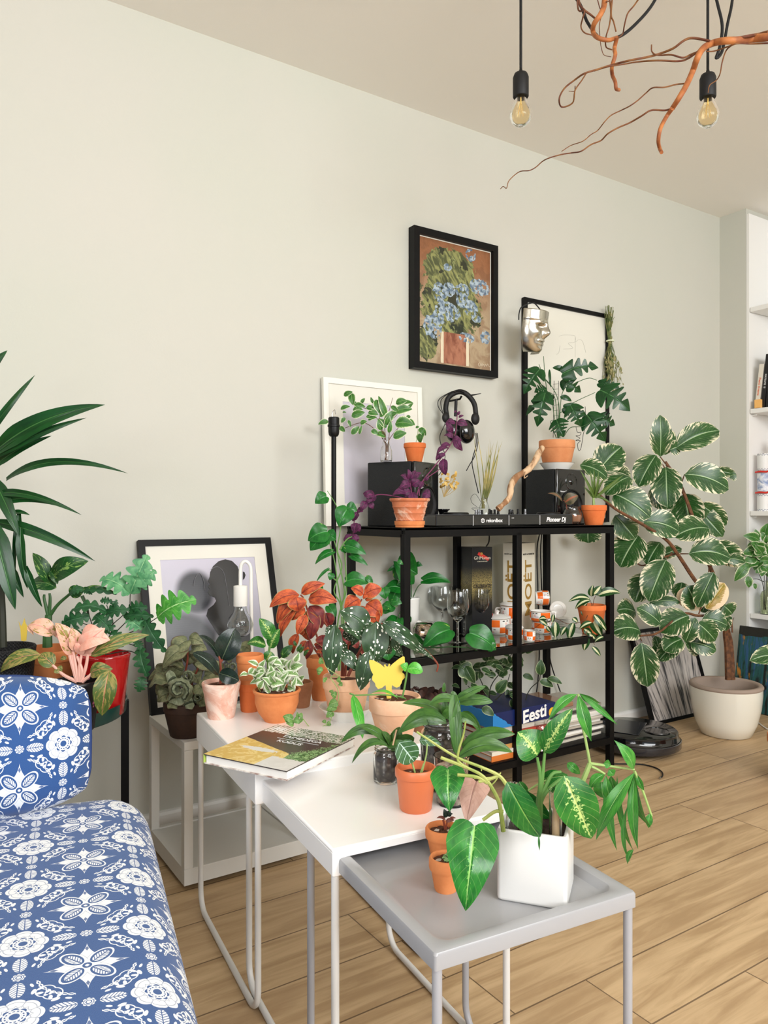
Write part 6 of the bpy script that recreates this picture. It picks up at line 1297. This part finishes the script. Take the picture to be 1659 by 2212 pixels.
# spiral begonia on the cart
c = on(403, 1588, TH); c = V((onY(404, 1106, 1.982).x, 1.982, TH)); Z = dep(c); k = Z/F
t = thing('potted_begonia', 'silvery spiral-leaved begonia in a dark brown pot on the cart before the portrait', 'potted plant', c); pot(t, c, 36*k, 50*k, 74*k, 20*k, .003, 'dark')
Pl = Plant(Z, cB)
def spiral(Pl, cx, cy, R, mb, dz=0, a0=0, dr=1):
    rows = []; uv = []; n = 40
    for i in range(n + 1):
        th = a0 + dr*(i/n)*2*pi*1.25; q0 = i/n; r0_ = R*(.08 + .30*q0); r1_ = R*(.30 + .74*q0) * (1 + .06*sin(i*2.3)); row = []; u_ = []
        for j in range(7):
            r = r0_ + (r1_ - r0_)*j/6; x = cx + r*cos(th); y = cy + r*sin(th)*1.0; row.append(Pl.P(x, y, dz + .018*(j/6 - .4)**2*4 - .03*(1 - q0) + .004*sin(i*1.1 + j))); u_.append((.08 + j*.14, q0*1.0))
        rows.append(row); uv.append(u_)
    mb.grid(rows, uv)
spiral(Pl, 520, 1455, 140, Pl.L, -.07, -.5); spiral(Pl, 600, 1330, 90, Pl.L, -.03, 1.5); spiral(Pl, 690, 1520, 60, Pl.L, -.05, 1); spiral(Pl, 1000, 1240, 60, Pl.L, .0, 2)
for s_ in ('560 1500 430 1560 200 10 -.04', '500 1340 420 1400 160 20 -.05', '760 1540 700 1610 120', '650 1560 560 1610 130 10 -.05'): a = [float(z) for z in s_.split()]; Pl.lf(*a[:5], prof='spade', roll=a[5] if len(a) > 5 else 0, dz=a[6] if len(a) > 6 else 0, back=.1, bend=.2, wave=.1)
Pl.L.build('spiral_leaves', G['rex'], t, auto=180); Pl.L = MB()
leaves(Pl, '''600 1010 450 1160 150 10 -.02;620 1000 750 1040 110 10;580 1080 380 1260 140 10 -.03;640 1090 780 1100 140;640 1120 600 1230 120 10 .02;450 1290 250 1370 110 10;430 1320 270 1400 100 20;700 1200 820 1300 130;760 1320 880 1360 100;1080 1060 1170 1110 110;640 1300 700 1400 130;400 1230 360 1330 120;960 1180 1060 1100 110;900 1280 820 1180 90''', 'spade', back=.12, bend=.22, wave=.14)
leaves(Pl, '440 1480 330 1560 130 10 -.03;760 1500 690 1600 150 10 -.04;450 1560 540 1620 120 0 -.05;700 1400 800 1520 150 10 -.03;640 1560 560 1640 120', 'spade', back=.12, bend=.2, wave=.14); rand_cloud(Pl, 22, 600, 1340, 190, 190, 130, 150, 'spade', 14, dz=.05, bend=.2, wave=.12, back=.1)
stems(Pl, ['560 1600 560 1400 600 1200 600 1050', '570 1600 520 1400 440 1300', '600 1600 640 1400 700 1250'], .0035); Pl.done(t, G['rex_d'], SM['red'])
# ================================================================ PLANTS ON THE GREEN TRAY
def tray_pot(name, label, px, Z, r0, r1, h, m, **k):
    p = pt(px, 1106, Z); c = V((p.x, p.y, TZ + .0005)); t = thing(name, label, 'potted plant', c); pot(t, c, r0, r1, h, m=m, **k); return t, c
t, c = tray_pot('potted_fern', 'blue-green lobed fern in a glossy red pot on the green tray table', 223, 1.93, .050, .066, .155, mat('red_glaze', (176, 22, 24), .15, coat=.6), rim=.006, rt=.001, kind='plain', sm=M_bark)
Pl = Plant(1.95, cA)
kf = dict(prof='fern', bend=.16, fold=.1, wave=.06, up=.2)
def fr(s_, mtl, name):
    mb = MB()
    for q_ in s_.split(';'):
        a = [float(z) for z in q_.split()]; Pl.lf(*a[:5], roll=a[5] if len(a) > 5 else None, dz=a[6] if len(a) > 6 else 0, mb=mb, **kf)
    mb.build(name, mtl, t, auto=180)
fr('1015 515 1150 210 210 0;1015 515 780 400 190 15;1040 470 1215 330 150 20;1060 720 1100 780 110;990 700 1110 790 130', G['fern'], 'blue_green_fronds')
fr('1225 700 1530 560 250 0 -.04', G['fern_b'], 'bright_frond')
fr('700 690 480 750 130;740 680 870 800 150;840 660 545 660 110 20;1000 640 1150 620 110 20;820 680 1020 640 110;960 690 1200 690 90 30;880 580 780 570 60;870 640 910 560 60;1120 700 1290 970 130 20;1090 930 1150 1160 130 20;1110 1160 1080 1280 110;880 800 960 930 100;1050 880 1100 960 80;650 480 540 520 80 20;650 490 910 520 50 20;640 500 720 520 40;880 880 1050 880 60;780 840 900 760 80;600 760 560 850 80;700 800 620 880 90;1180 780 1140 860 70', G['fern_d'], 'dark_fronds')
stems(Pl, ['800 980 900 820 1000 700 1015 515', '800 980 950 850 1100 780 1225 700', '780 980 840 800 960 680', '760 980 740 800 640 740', '800 990 950 900 1080 930', '790 980 880 760 830 600', '790 980 700 700 650 530', '820 990 1000 960 1090 1000'], .0016); Pl.S.build('stems', SM['dk'], t)
t, c = tray_pot('potted_dumb_cane', 'tall dumb cane with mottled leaves in a terracotta pot on the green tray table', 104, 1.99, .055, .075, .158, 'new', rim=.03)
Pl = Plant(1.99, cA); leaves(Pl, '400 390 690 260 140 5;380 430 255 195 100 15;440 470 210 460 130 20;300 440 265 480 60;540 520 660 470 80 30;640 470 715 520 40;650 480 915 520 40 10;400 330 450 440 60', 'ov', bend=.12, fold=.12, wave=.03)
Pl.st([(368, 930), (370, 780), (378, 680)], .013, .009); stems(Pl, ['378 700 345 560 345 520', '380 700 390 560 385 510', '385 690 450 600 540 520 600 470', '640 530 670 600 690 680'], .005, .003); Pl.done(t, G['dieff_dark'], SM['dg'])
t, c = tray_pot('potted_aglaonema', 'pink aglaonema in a black pot with pink marks at the front of the green tray', 163, 1.79, .042, .057, .118, mat('black_pink_pot', rough=.35, fn=lambda: mix(vor(30, coords()).lt(.17), (18, 16, 20), (214, 120, 160))), rim=.004, rt=.001, kind='plain')
Pl = Plant(1.79, cA)
leaves(Pl, '430 830 220 760 120 0;560 990 430 740 130 20;600 960 560 780 100 10;430 850 500 760 130 20;550 940 600 800 110 30', 'ov', bend=.16, fold=.16); Pl.lf(215, 765, 262, 840, 40, 'lance', dt=-.01); Pl.L.build('salmon_leaves', G['aglao'], t, auto=180); Pl.L = MB()
leaves(Pl, '620 910 860 875 180 0;640 960 820 780 130 10;620 990 700 870 120 20;600 980 660 880 90', 'ov', bend=.22, fold=.12); Pl.L.build('pink_leaves', G['aglao_p'], t, auto=180); Pl.L = MB()
leaves(Pl, '700 1000 1165 835 92 15;420 1080 300 990 110 0;320 990 0 1130 110 10;700 1140 880 1100 100 10;850 1110 795 1465 150 5 -.02;520 1010 470 1030 30;440 1090 480 1130 60', 'ov', bend=.16, fold=.14, wave=.05); Pl.L.build('olive_leaves', G['aglao_g'], t, auto=180); Pl.L = MB()
stems(Pl, ['600 1200 560 1060 520 930 440 840', '605 1200 590 1080 570 960', '615 1200 620 1080 640 960', '630 1200 670 1080 690 940', '600 1200 500 1150 410 1070', '640 1200 690 1160 720 1130', '600 1200 575 1100 560 990', '620 1200 640 1120 600 1000'], .0048, .003); Pl.S.build('pink_stems', SM['pink'], t)
def f_wov(): u, v, _ = sep(coords('UV')); n = ((v * 26.0 + (u * 160.0).sin() * .25).fract() - .5).abs(); return {'Base Color': (20, 20, 22), 'height': (n, 1.0)}
def f_wov2():
    u, v, _ = sep(coords('UV')); n = ((v * 26.0 + (u * 300.0).sin() * .3).fract() - .5).abs(); return {'Base Color': mix(n, (14, 14, 15), (44, 44, 46)), 'height': (n, 1.0)}
t, c = tray_pot('potted_dracaena', 'large dracaena with long arching blades in a black woven pot at the left edge', 3, 1.86, .062, .078, .185, mat('black_woven_rope', rough=.7, fn=f_wov2), rim=.012, rt=.001, kind='plain', sm=M_soil2)
Pl = Plant(1.84, cA0)
leaves(Pl, '''-120 420 58 205 80 0;-120 900 275 395 60 10;-60 1010 820 628 150 10;-40 1040 675 730 60 30;-60 1120 405 870 70 20 .04;50 1210 1000 1165 66 15 .06;-60 1200 150 1660 120 0;-60 1330 640 1490 60 20;-60 1420 585 1455 70 10;-60 1540 745 1850 90 20;60 1500 235 1490 50''', 'blade', bend=.10, fold=.25, rows=18)
Pb = Plant(1.84, cA); Pb.L = Pl.L
leaves(Pb, '-60 -40 120 640 170 5 -.03;150 -140 170 340 50 20;150 -100 120 400 40 30;160 0 215 480 70 30 -.02;200 300 330 620 60 30 -.02;90 300 185 545 60 20;-40 300 20 560 60 20', 'blade', bend=.06, fold=.25, rows=18)
Pb.st([(20, 930), (10, 600), (-20, 200), (-40, -100)], .010, .008); Pb.S.build('cane', SM['dk'], t); Pl.L.build('foliage', G['dracaena'], t, auto=180)
y0_ = Plant(2.02, cA).P(185, 880); tt = thing('crown_stake', 'small yellow crown-shaped plant stake between the woven pot and the dumb cane', 'plant stake', y0_)
mb = MB(); B0 = y0_; bz = -FW; bx_ = UP.cross(bz).normalized(); by_ = UP; po = [(165, 880), (160, 790), (145, 730), (165, 770), (178, 745), (190, 705), (200, 745), (215, 770), (212, 800), (205, 880)]
mb.prism([((onplane(*cA(*p), B0, bz) - B0).dot(bx_), (onplane(*cA(*p), B0, bz) - B0).dot(by_)) for p in po], -.0008, .0008, M=Matrix((bx_, by_, bz)).transposed(), c=B0).build('crown', mat('yellow_card', (238, 208, 66), .5), tt, smooth=False)
MB().tube([y0_, y0_ - UP*.14 ], .0018, 6).build('stick', mat('yellow_card'), tt)
# ================================================================ VARIEGATED RUBBER TREE
cP2 = pt(1568, 1106, 3.36); c = V((cP2.x, cP2.y, 0)); Z = dep(c); k = Z/F
t = thing('potted_rubber_tree', 'tall variegated rubber tree in a round cream floor pot right of the shelving unit', 'potted plant', c)
MB().lathe([(.001, 0), (.098, 0), (.106, .004), (.128, .055), (.143, .12), (.149, .18), (.149, .208)], c, 64, caps=False).build('pot', mat('cream_glaze', (232, 228, 214), .22, coat=.5), t, auto=60)
MB().lathe([(.149, .208), (.152, .212), (.152, .218), (.147, .224), (.132, .224), (.126, .217), (.124, .19), (.12, .15)], c, 64, caps=False).build('pot_rim', mat('taupe_clay', (160, 142, 128), .7), t, auto=60)
MB().lathe([(.001, .165), (.121, .163)], c, 40, caps=False).build('soil', M_soil2, t)
Pl = Plant(3.22, cI)
def trunk(pts, r, r1): Pl.st(pts, r, r1)
trunk([(975, 1680, .13), (970, 1500, .12), (960, 1390, .1), (990, 1350, .08)], .014, .011); trunk([(1000, 1680, .16), (990, 1480, .15), (970, 1380, .13), (900, 1100, .05), (850, 960, .02), (700, 540, .0), (600, 380, 0)], .013, .006)
trunk([(960, 1390, .1), (880, 1200, .02), (780, 1090, -.02), (680, 940, -.06), (600, 840, -.08), (440, 740, -.12), (300, 660, -.16), (200, 570, -.2)], .010, .005); trunk([(970, 1380, .12), (960, 1300, .06), (800, 1300, 0), (700, 1290, -.04), (560, 1400, -.08), (450, 1420, -.12)], .007, .004)
trunk([(660, 930, -.05), (560, 960, -.02), (470, 1000, .02), (420, 980, .04)], .004, .003); trunk([(1000, 1400, .1), (1000, 1340, .1), (1010, 1310, .1)], .004, .001)
leaves(Pl, '''570 350 570 100 110 10 0;570 330 920 170 1 0;660 300 925 195 140 5 0;600 340 600 200 70 30 .02;625 310 690 290 70 30;660 270 580 200 70 30;545 340 440 530 140 5;605 410 615 655 155 5;715 455 980 545 155 0 -.02;980 470 1025 455 60 20 .04;
880 440 1025 460 50 30 .05;530 520 640 660 130 20 .05;720 570 760 790 170 20 .06;805 630 965 760 100 20 .04;780 650 945 830 110 10 .07;290 570 510 715 170 0 -.06;250 430 190 300 1;195 440 340 290 160 5 -.06;90 400 255 480 110 -20 -.1;390 470 240 580 130 15 -.04;270 460 390 500 120 20 0;
470 740 685 800 145 5 -.08;865 780 655 830 150 5 -.04;300 700 420 840 130 10 -.02;440 820 330 1010 180 10 -.02;420 820 430 990 90 40 0;570 860 490 1000 120 10 0;740 930 990 960 150 0 -.05;860 880 1070 990 120 20 .05;960 960 1080 980 60;605 965 500 1215 165 0 -.06;500 1050 420 1220 140 10 .02;
700 1100 690 1200 90 20 .06;560 950 700 900 60 30 .04;790 1260 730 1120 140 10 .02;890 1040 790 1250 110 -5 -.04;960 1110 850 1270 1;820 1280 880 1140 140 10 .03;980 1260 900 1270 90 10 .05;950 1240 1000 1290 100;910 1260 965 1390 100 10 .04''', 'ell', bend=.08, fold=.1)
leaves(Pl, '''430 1270 310 1240 1;425 1280 310 1270 120 10 .04;575 1350 430 1250 110 5 -.04;740 1300 570 1400 150 0 -.06;450 1390 280 1400 150 5 -.08;460 1460 495 1725 140 0 -.09;700 1440 590 1510 120 5 -.06;690 1460 560 1570 110 15 -.02;720 1460 780 1310 80 10 -.06;790 1340 900 1450 120 5 -.05;
750 1460 905 1510 110 10 0;820 1320 970 1360 120 5 -.01;800 1530 720 1440 90 20 .03;560 1500 540 1420 60 20 .05;500 1230 690 1220 60 20 .04;540 1470 600 1560 90 30 .02''', 'ell', bend=.08, fold=.1)
leaves(Pl, '70 800 210 800 1;140 780 140 865 140 10 .02', 'ell')
Pl.L.build('foliage', G['rubber_tineke'], t, auto=180)
Pn = Plant(3.22, cI); leaves(Pn, '845 1260 955 1105 115 10 -.03;720 1260 790 1130 140 10 .04;770 1240 700 1180 100 10 .03', 'ell', bend=.08); Pn.L.build('young_cream_leaves', leafmat('cream_orange_leaf', (110, 116, 40), (176, 140, 60), (200, 190, 120), edge=(240, 214, 178), ew=.55, eamp=.4, escale=4, rough=.3, veins=10, vstr=.15), t, auto=180)
stems(Pl, ['600 390 570 350', '605 400 610 410', '690 530 715 455', '700 560 640 480 560 360', '690 930 740 930', '640 920 610 960', '660 930 640 930', '440 1420 460 1450', '860 1040 860 1000', '800 1290 820 1240 850 1230'], .003)
Pl.S.build('trunk_and_branches', SM['br'], t)
# ================================================================ RIGHT EDGE: bookcase contents, leaning canvas, leaf
zs = {1: 1.504, 2: .985, 3: .465}
def bk(label, py0, th, h_, tilt, m, y0, txt=None, tm=None):
    R_ = Matrix.Rotation(tilt, 3, 'X'); b = V((CX + .02, y0, zs[1])); c = b + R_ @ V((.08, -th/2, h_/2)); t = thing('book', label, 'book', V((c.x, c.y, zs[1])), 'books on the upper right shelf')
    MB().box(c, (.16, th, h_), M=R_).build('cover', m, t, smooth=False, bevel=.001); MB().box(c + V((.003, 0, 0)) + R_ @ V((0, 0, .0012)), (.157, th - .004, h_), M=R_).build('pages', M_page, t, smooth=False)
    if txt: text(txt, th*.62, frameM(b + R_ @ V((-.0008, -th/2, h_/2)), R_ @ V((0, 0, -1)), R_ @ V((0, -1, 0))) if False else frameM(b + R_ @ V((-.0008, -th/2, h_/2)), R_ @ V((0, 0, -1)), R_ @ V((0, 1, 0)).cross(V((0, 0, 0))) if False else R_ @ V((0, -1, 0))), tm, t)
    return t
M_or = mat('orange_print', (232, 110, 60), .5)
y_ = onY(1624, 1106, 2.2).y if False else 2.196
bk('pale book with orange spine lettering on the upper right shelf', 0, .024, .225, radians(7), mat('pale_cover', (226, 220, 206), .5), 2.205, 'Plastic Dreams', M_or)
bk('tallest black book leaning next to the pale book on the right shelf', 0, .020, .270, radians(6), mat('black_cover', (22, 22, 24), .4), 2.172, 'MATSUME 13', M_lab)
bk('second black book from the pale one on the upper right shelf', 0, .030, .255, radians(4), mat('black_cover', (22, 22, 24), .4), 2.146, 'LONDON', M_lab)
bk('black book cut by the right edge of the photo', 0, .030, .250, radians(3), mat('black_cover', (22, 22, 24), .4), 2.112, None)
tag(MB().box((CX + .016, 2.178, zs[1] + .022), (.03, .03, .042)).build('sticky_notes', mat('orange_paper', (248, 190, 110), .6), None, loc=(CX + .016, 2.178, zs[1]), smooth=False), 'small pad of orange notes standing in front of the pale book', 'note pad')
def f_azu():
    u, v, _ = sep(coords('UV')); fx = ((u * 7.0).fract() - .5).abs(); fy = ((v * 9.0).fract() - .5).abs(); p = X.max(((fx + fy) - .38).abs().lt(.05), (fx - fy).abs().lt(.05) * (fx + fy).gt(.45)); e = (v - .5).abs().gt(.22); return mix(p * e, (234, 234, 232), (40, 60, 110))
Mz = mat('blue_tile_print', rough=.5, fn=f_azu); cz = V((CX + .05, 2.172, zs[2]))
t = thing('party_cracker', 'upright white and blue patterned cracker with red ribbons on the middle right shelf', 'cracker', cz)
for z0, z1, m in ((0, .085, Mz), (.100, .190, mat('blue_white_watercolour', rough=.4, fn=two((232, 234, 238), (110, 136, 184), 22, dist=1.5))), (.205, .290, Mz)): MB().lathe([(.001, z0), (.031, z0), (.031, z1), (.001, z1)], cz, 32).build('segment', m, t, auto=40)
for z0 in (.0925, .1975):
    MB().lathe([(.031, z0 - .0075), (.018, z0), (.031, z0 + .0075)], cz, 24, caps=False).build('twist', mat('white_paper', (230, 230, 228), .6), t); MB().tube([cz + V((-.02, .032, z0)), cz + V((-.033, 0, z0 + .002)), cz + V((-.03, -.03, z0 - .001)), cz + V((-.025, -.05, z0 + .006))], .0045, 8).build('ribbon', M_red, t)
t = thing('carton', 'red and white carton behind the patterned cracker at the right edge', 'box', (CX + .09, 2.10, zs[2])); MB().box((CX + .09, 2.10, zs[2] + .125), (.05, .075, .25)).build('carton_body', M_red, t, smooth=False); MB().box((CX + .0645, 2.10, zs[2] + .09), (.001, .065, .10)).build('white_panel', M_cup, t, smooth=False)
tag(MB().lathe([(.001, 0), (.034, 0), (.030, .10), (.001, .13)], (CX + .09, 2.098, zs[2] + .2505), 24).build('ornament', mat('green_red_felt', rough=.8, fn=lambda: mix(sep(coords())[2].gt(.05), (60, 170, 120), (216, 60, 44))), None, loc=(CX + .09, 2.098, zs[2] + .2505)), 'small green and red cone ornament on top of the red carton', 'ornament')
tag(MB().box((CX + .16, 2.12, zs[3] + .19), (.02, .16, .38)).build('book', mat('slate_blue_cover', (70, 104, 132), .5), None, loc=(CX + .16, 2.12, zs[3]), smooth=False), 'large slate blue book standing behind the fig cuttings', 'book')
cv = V((CX + .05, 2.150, zs[3])); Zv = dep(cv); kv = Zv/F
t = thing('glass_bottle', 'olive-tinted glass bottle of leafy fig cuttings on the lower right shelf', 'vase', cv)
MB().lathe(shell([(.034, 0), (.037, .004), (.038, .09), (.030, .112), (.013, .122), (.012, .165), (.015, .168)], .0018), cv, 36, caps=False).build('bottle', mat('olive_tinted_glass', (226, 232, 206), .02, trans=1), t, auto=60)
Pl = Plant(Zv - .02, cJ)
leaves(Pl, '''320 1480 205 1445 60;350 1450 375 1360 60;300 1470 290 1400 46;330 1560 200 1570 80;300 1600 210 1620 60;330 1620 240 1660 60;235 1640 145 1755 60;260 1640 150 1690 50;240 1720 245 1800 46;250 1740 260 1790 24;285 1770 290 1810 26;370 1500 375 1430 50;340 1520 260 1500 46;350 1600 375 1540 60;360 1640 380 1700 60;330 1650 375 1690 60;320 1560 330 1500 60;370 1560 320 1480 50;300 1540 350 1620 70;340 1660 290 1700 50;370 1620 330 1560 60;310 1500 270 1490 40;360 1480 330 1420 44''', 'ov', bend=.12)
rand_cloud(Pl, 18, 340, 1590, 60, 70, 56, 80, 'ov', 41, dz=.05)
stems(Pl, ['355 1950 350 1850 350 1700 345 1580', '345 1950 345 1800 300 1680 240 1650', '360 1950 365 1750 372 1600', '350 1760 300 1740 250 1745'], .002); Pl.done(t, G['ficus_d'] if False else G['ficus'], SM['dk'])
# leaning canvas under the shelves
def f_canvas():
    y, z = sep(coords())[1], sep(coords())[2]; n = nz(6, detail=5, dist=.6); n2 = nz(3.2, comb(y * 16.0, z * 1.6), detail=4)
    c = mix(n2.sst(.42, .50), (20, 26, 24), (34, 84, 82)); c = mix(n2.sst(.55, .60), c, (44, 84, 120)); c = mix(nz(4, comb(y * 7.0 + 4.0, z * 2.2), detail=4).sst(.58, .66) , c, (180, 120, 40)); c = mix(n.sst(.6, .7), c, (14, 14, 14)); c = mix((z + n * .08).gt(.40), c, (34, 34, 28)); return {'Base Color': c, 'height': (n2, .8)}
cv0 = V((3.555, 2.232, 0)); t = thing('painting', 'dark unframed canvas with teal and amber vertical strokes leaning under the right shelves', 'painting', cv0 + V((0, -.3, 0)))
Rl = Matrix.Rotation(radians(9), 3, 'Y'); Rl = Matrix((V((sin(radians(9)), 0, cos(radians(9)))), V((0, 1, 0)), V((-cos(radians(9)), 0, sin(radians(9)))))).transposed()
mb = MB(); mb.box(cv0 + V((0, -.35, 0)) + Rl @ V((.205, 0, .01)), (.41, .70, .022), M=Rl); mb.build('canvas', mat('stroked_canvas', rough=.6, fn=f_canvas), t, smooth=False, bevel=.003)
wp = [on(x, y, .004) for x, y in ((1632, 1556), (1640, 1562), (1650, 1570), (1662, 1576), (1690, 1580))]; tag(MB().tube(spl(wp, 5), .0028, 7).build('cable', M_cup, None, loc=wp[0]), 'white cable on the floor right of the cream pot', 'cable')
cq = pt(1720, 1106, 2.75); cq = V((cq.x, cq.y, 0)); t = thing('potted_rubber_tree', 'second variegated rubber plant just outside the right edge, one leaf showing', 'potted plant', cq)
pot(t, cq, .07, .095, .17, .03, .004, 'new'); Pl = Plant(2.75, cR); leaves(Pl, '1900 600 1475 590 190 5;1900 700 1760 760 120', 'ell', bend=.08); Pl.st([(1950, 1200), (1960, 900), (1900, 600)], .008, .004); Pl.done(t, G['rubber_tineke'], SM['br'])
# ================================================================ PENDANT LAMPS and hanging branches
M_amb = mat('amber_bulb_glass', (255, 246, 224), .0, trans=1, ior=1.2); M_fil = mat('filament_wire', (236, 206, 130), .4)
def pendant(label, x, y0, yb, Z):
    c = pt(x, yb, Z); k = Z/F; t = thing('pendant_lamp', label, 'lamp', c, 'bare bulb pendants'); s = c + UP*(y0*0)
    zt = pt(x, y0, Z).z; top = V((c.x, c.y, CZ)); sw = 17*k
    MB().lathe([(16*k, 0), (17*k, 2*k), (17*k, 42*k), (14*k, 50*k), (6*k, 53*k), (4*k, 56*k), (2.5*k, 64*k), (.001, 65*k)], V((c.x, c.y, zt - 62*k)), 36, caps=True).build('socket', M_rub, t, auto=50)
    b = V((c.x, c.y, zt - 62*k)); g = [(12*k, 2*k), (13*k, -6*k), (17*k, -16*k), (23*k, -32*k), (23.5*k, -42*k), (19*k, -54*k), (10*k, -61*k), (.001, -63*k)]
    bulb_ = MB().lathe(g + [(max(.001, r - .0006), z + .0006) for r, z in reversed(g)], b, 36, caps=False).build('bulb', M_amb, t, auto=180)
    mb = MB().tube([b + UP*0, b - UP*14*k], 1.4*k, 10)
    for i in range(6): a = i*pi/3; d = V((cos(a), sin(a), 0)); mb.tube([b - UP*14*k + d*2*k, b - UP*40*k + d*7*k], .0004, 5)
    mb.build('filament', M_fil, bulb_); MB().tube([b + UP*62*k, V((b.x, b.y, CZ))], 3.0*k, 8).build('cord', M_rub, t); MB().lathe([(.03, 0), (.03, .018), (.001, .018)], V((b.x, b.y, CZ - .019)), 24).build('ceiling_cup', M_rub, t)
pendant('bare bulb pendant on a black cord, left of the two', 1125, 148, 240, 2.1); pendant('bare bulb pendant on a black cord near the top right corner', 1529, 150, 240, 2.05)
def cordloop(label, pts, Z, m, r): P = [pt(*p, Z) for p in pts]; tag(MB().tube(spl(P, 7), r, 8).build('cord', m, None, loc=P[0]), label, 'cord')
zc = -1.55*F/2.1 + 1106
cordloop('black flex hanging in a wide loop through the curly twigs at the top', [(1170, -100), (1247, 0), (1270, 50), (1300, 84), (1340, 78), (1380, 45), (1415, 0), (1450, -80), (1470, -100)], 2.08, M_rub, .0042)
cordloop('short black flex loop hanging behind the right pendant', [(1520, -120), (1548, 0), (1560, 55), (1555, 100), (1547, 125), (1560, 110), (1572, 50), (1582, 0), (1595, -120)], 2.12, M_rub, .0042)
M_twine = mat('twine', (214, 204, 184), .8); M_tw = mat('orange_brown_twig', rough=.6, fn=two((186, 116, 62), (142, 80, 46), 18)); M_tw2 = mat('thin_brown_twig', rough=.7, fn=two((128, 84, 44), (96, 50, 34), 20))
def twigs(t, rows, Z, name, m):
    for s_ in rows:
        a = [float(z) for z in s_.split()]; n = int(a[0]); r0_, r1_ = a[1]/1000, a[2]/1000; p = a[3:]; P = [pt(*cN(p[i], p[i+1]), Z + (.02*sin(i) if i > 1 else 0)) for i in range(0, len(p), 2)]
        MB().tube(spl(P, 6), r0_, 9, r1=r1_).build(name, m, t)
t = thing('hanging_branch', 'orange-brown curly branch reaching in from the top right corner', 'branch', pt(1659, 80, 1.95))
twigs(t, ['0 11 6.5 2300 60 2100 130 1760 200 1659 222 1560 232 1480 242 1400 245 1330 258 1270 290 1235 350 1210 420 1170 510 1130 580 1085 650', '0 5.5 4.5 1085 650 1050 700 1015 770 1003 840 1010 885 1022 912'], 1.95, 'main_stem', M_tw)
twigs(t, ['0 3.8 3 1659 190 1600 205 1540 215 1470 230 1400 245', '0 3.2 1.6 1310 245 1215 228 1160 240 1090 290 1000 325 920 345 830 362 720 390 640 415 560 440 500 480 440 530 410 590 425 640 490 615 505 540 545 480 570 440', '0 2.6 1.6 1270 300 1200 325 1150 345 1080 328 1000 330 965 310 962 268',
          '0 2.8 1.4 1250 300 1180 350 1120 366 1000 362 880 370 790 385 700 400 620 425', '0 2.0 1.0 1160 500 1110 505 1040 522 970 525 930 555 880 600 830 635 780 660 720 690 680 730 640 780 600 805 550 845 480 870 425 905',
          '0 2.4 .9 1085 650 1040 660 960 660 900 695 830 735 760 765 700 800 660 840 600 865 540 905 480 915 420 925 350 945 310 965 270 1000 230 1020 170 1028 110 1080 95 1125 75 1115 58 1130', '0 2.2 1.6 1659 258 1560 262 1480 260 1430 275 1340 305 1290 308',
          '0 2.0 1.0 1450 265 1410 300 1385 370 1372 440 1350 480 1310 510 1300 555', '0 1.4 .8 1215 385 1205 388', '0 1.2 .8 505 515 500 545 468 545'], 1.95, 'twig', M_tw2)
for hx in (1730, 2150): s1 = pt(*cN(hx, 205 if hx < 2000 else 118), 1.95); MB().tube([s1, V((s1.x, s1.y, CZ))], .0012, 5).build('hanging_string', M_twine, t)
t = thing('hanging_branch', 'curly twisted twigs with a forked stub hanging from the top edge of the photo', 'branch', pt(1300, -60, 2.02))
twigs(t, ['0 8 5 690 -150 680 20 660 80 620 140 612 190 640 225 700 240 755 225', '0 5.5 4.5 755 225 740 290 745 330 725 400 728 450 745 490 750 530 768 538'], 2.02, 'main_stem', M_tw)
twigs(t, ['0 3.2 2.4 520 -80 530 20 560 60 600 90 632 118', '0 2.4 1.6 515 -40 525 60 560 65 550 110 540 160 560 195 605 210', '0 2.4 1.8 735 -80 720 80 735 130 750 190', '0 2.2 1.6 700 -80 718 60 710 150 690 220 690 280 725 298', '0 2.2 1.6 900 -30 860 30 820 80 800 150 790 200 765 225', '0 1.4 .8 620 -80 650 40 665 80 650 150 655 240 665 300 680 330 720 340', '0 1.6 1 690 10 718 10 716 60'], 2.02, 'twig', M_tw2)
s1 = pt(*cN(690, -150), 2.02); MB().tube([s1, V((s1.x, s1.y, CZ))], .0012, 5).build('hanging_string', M_twine, t)
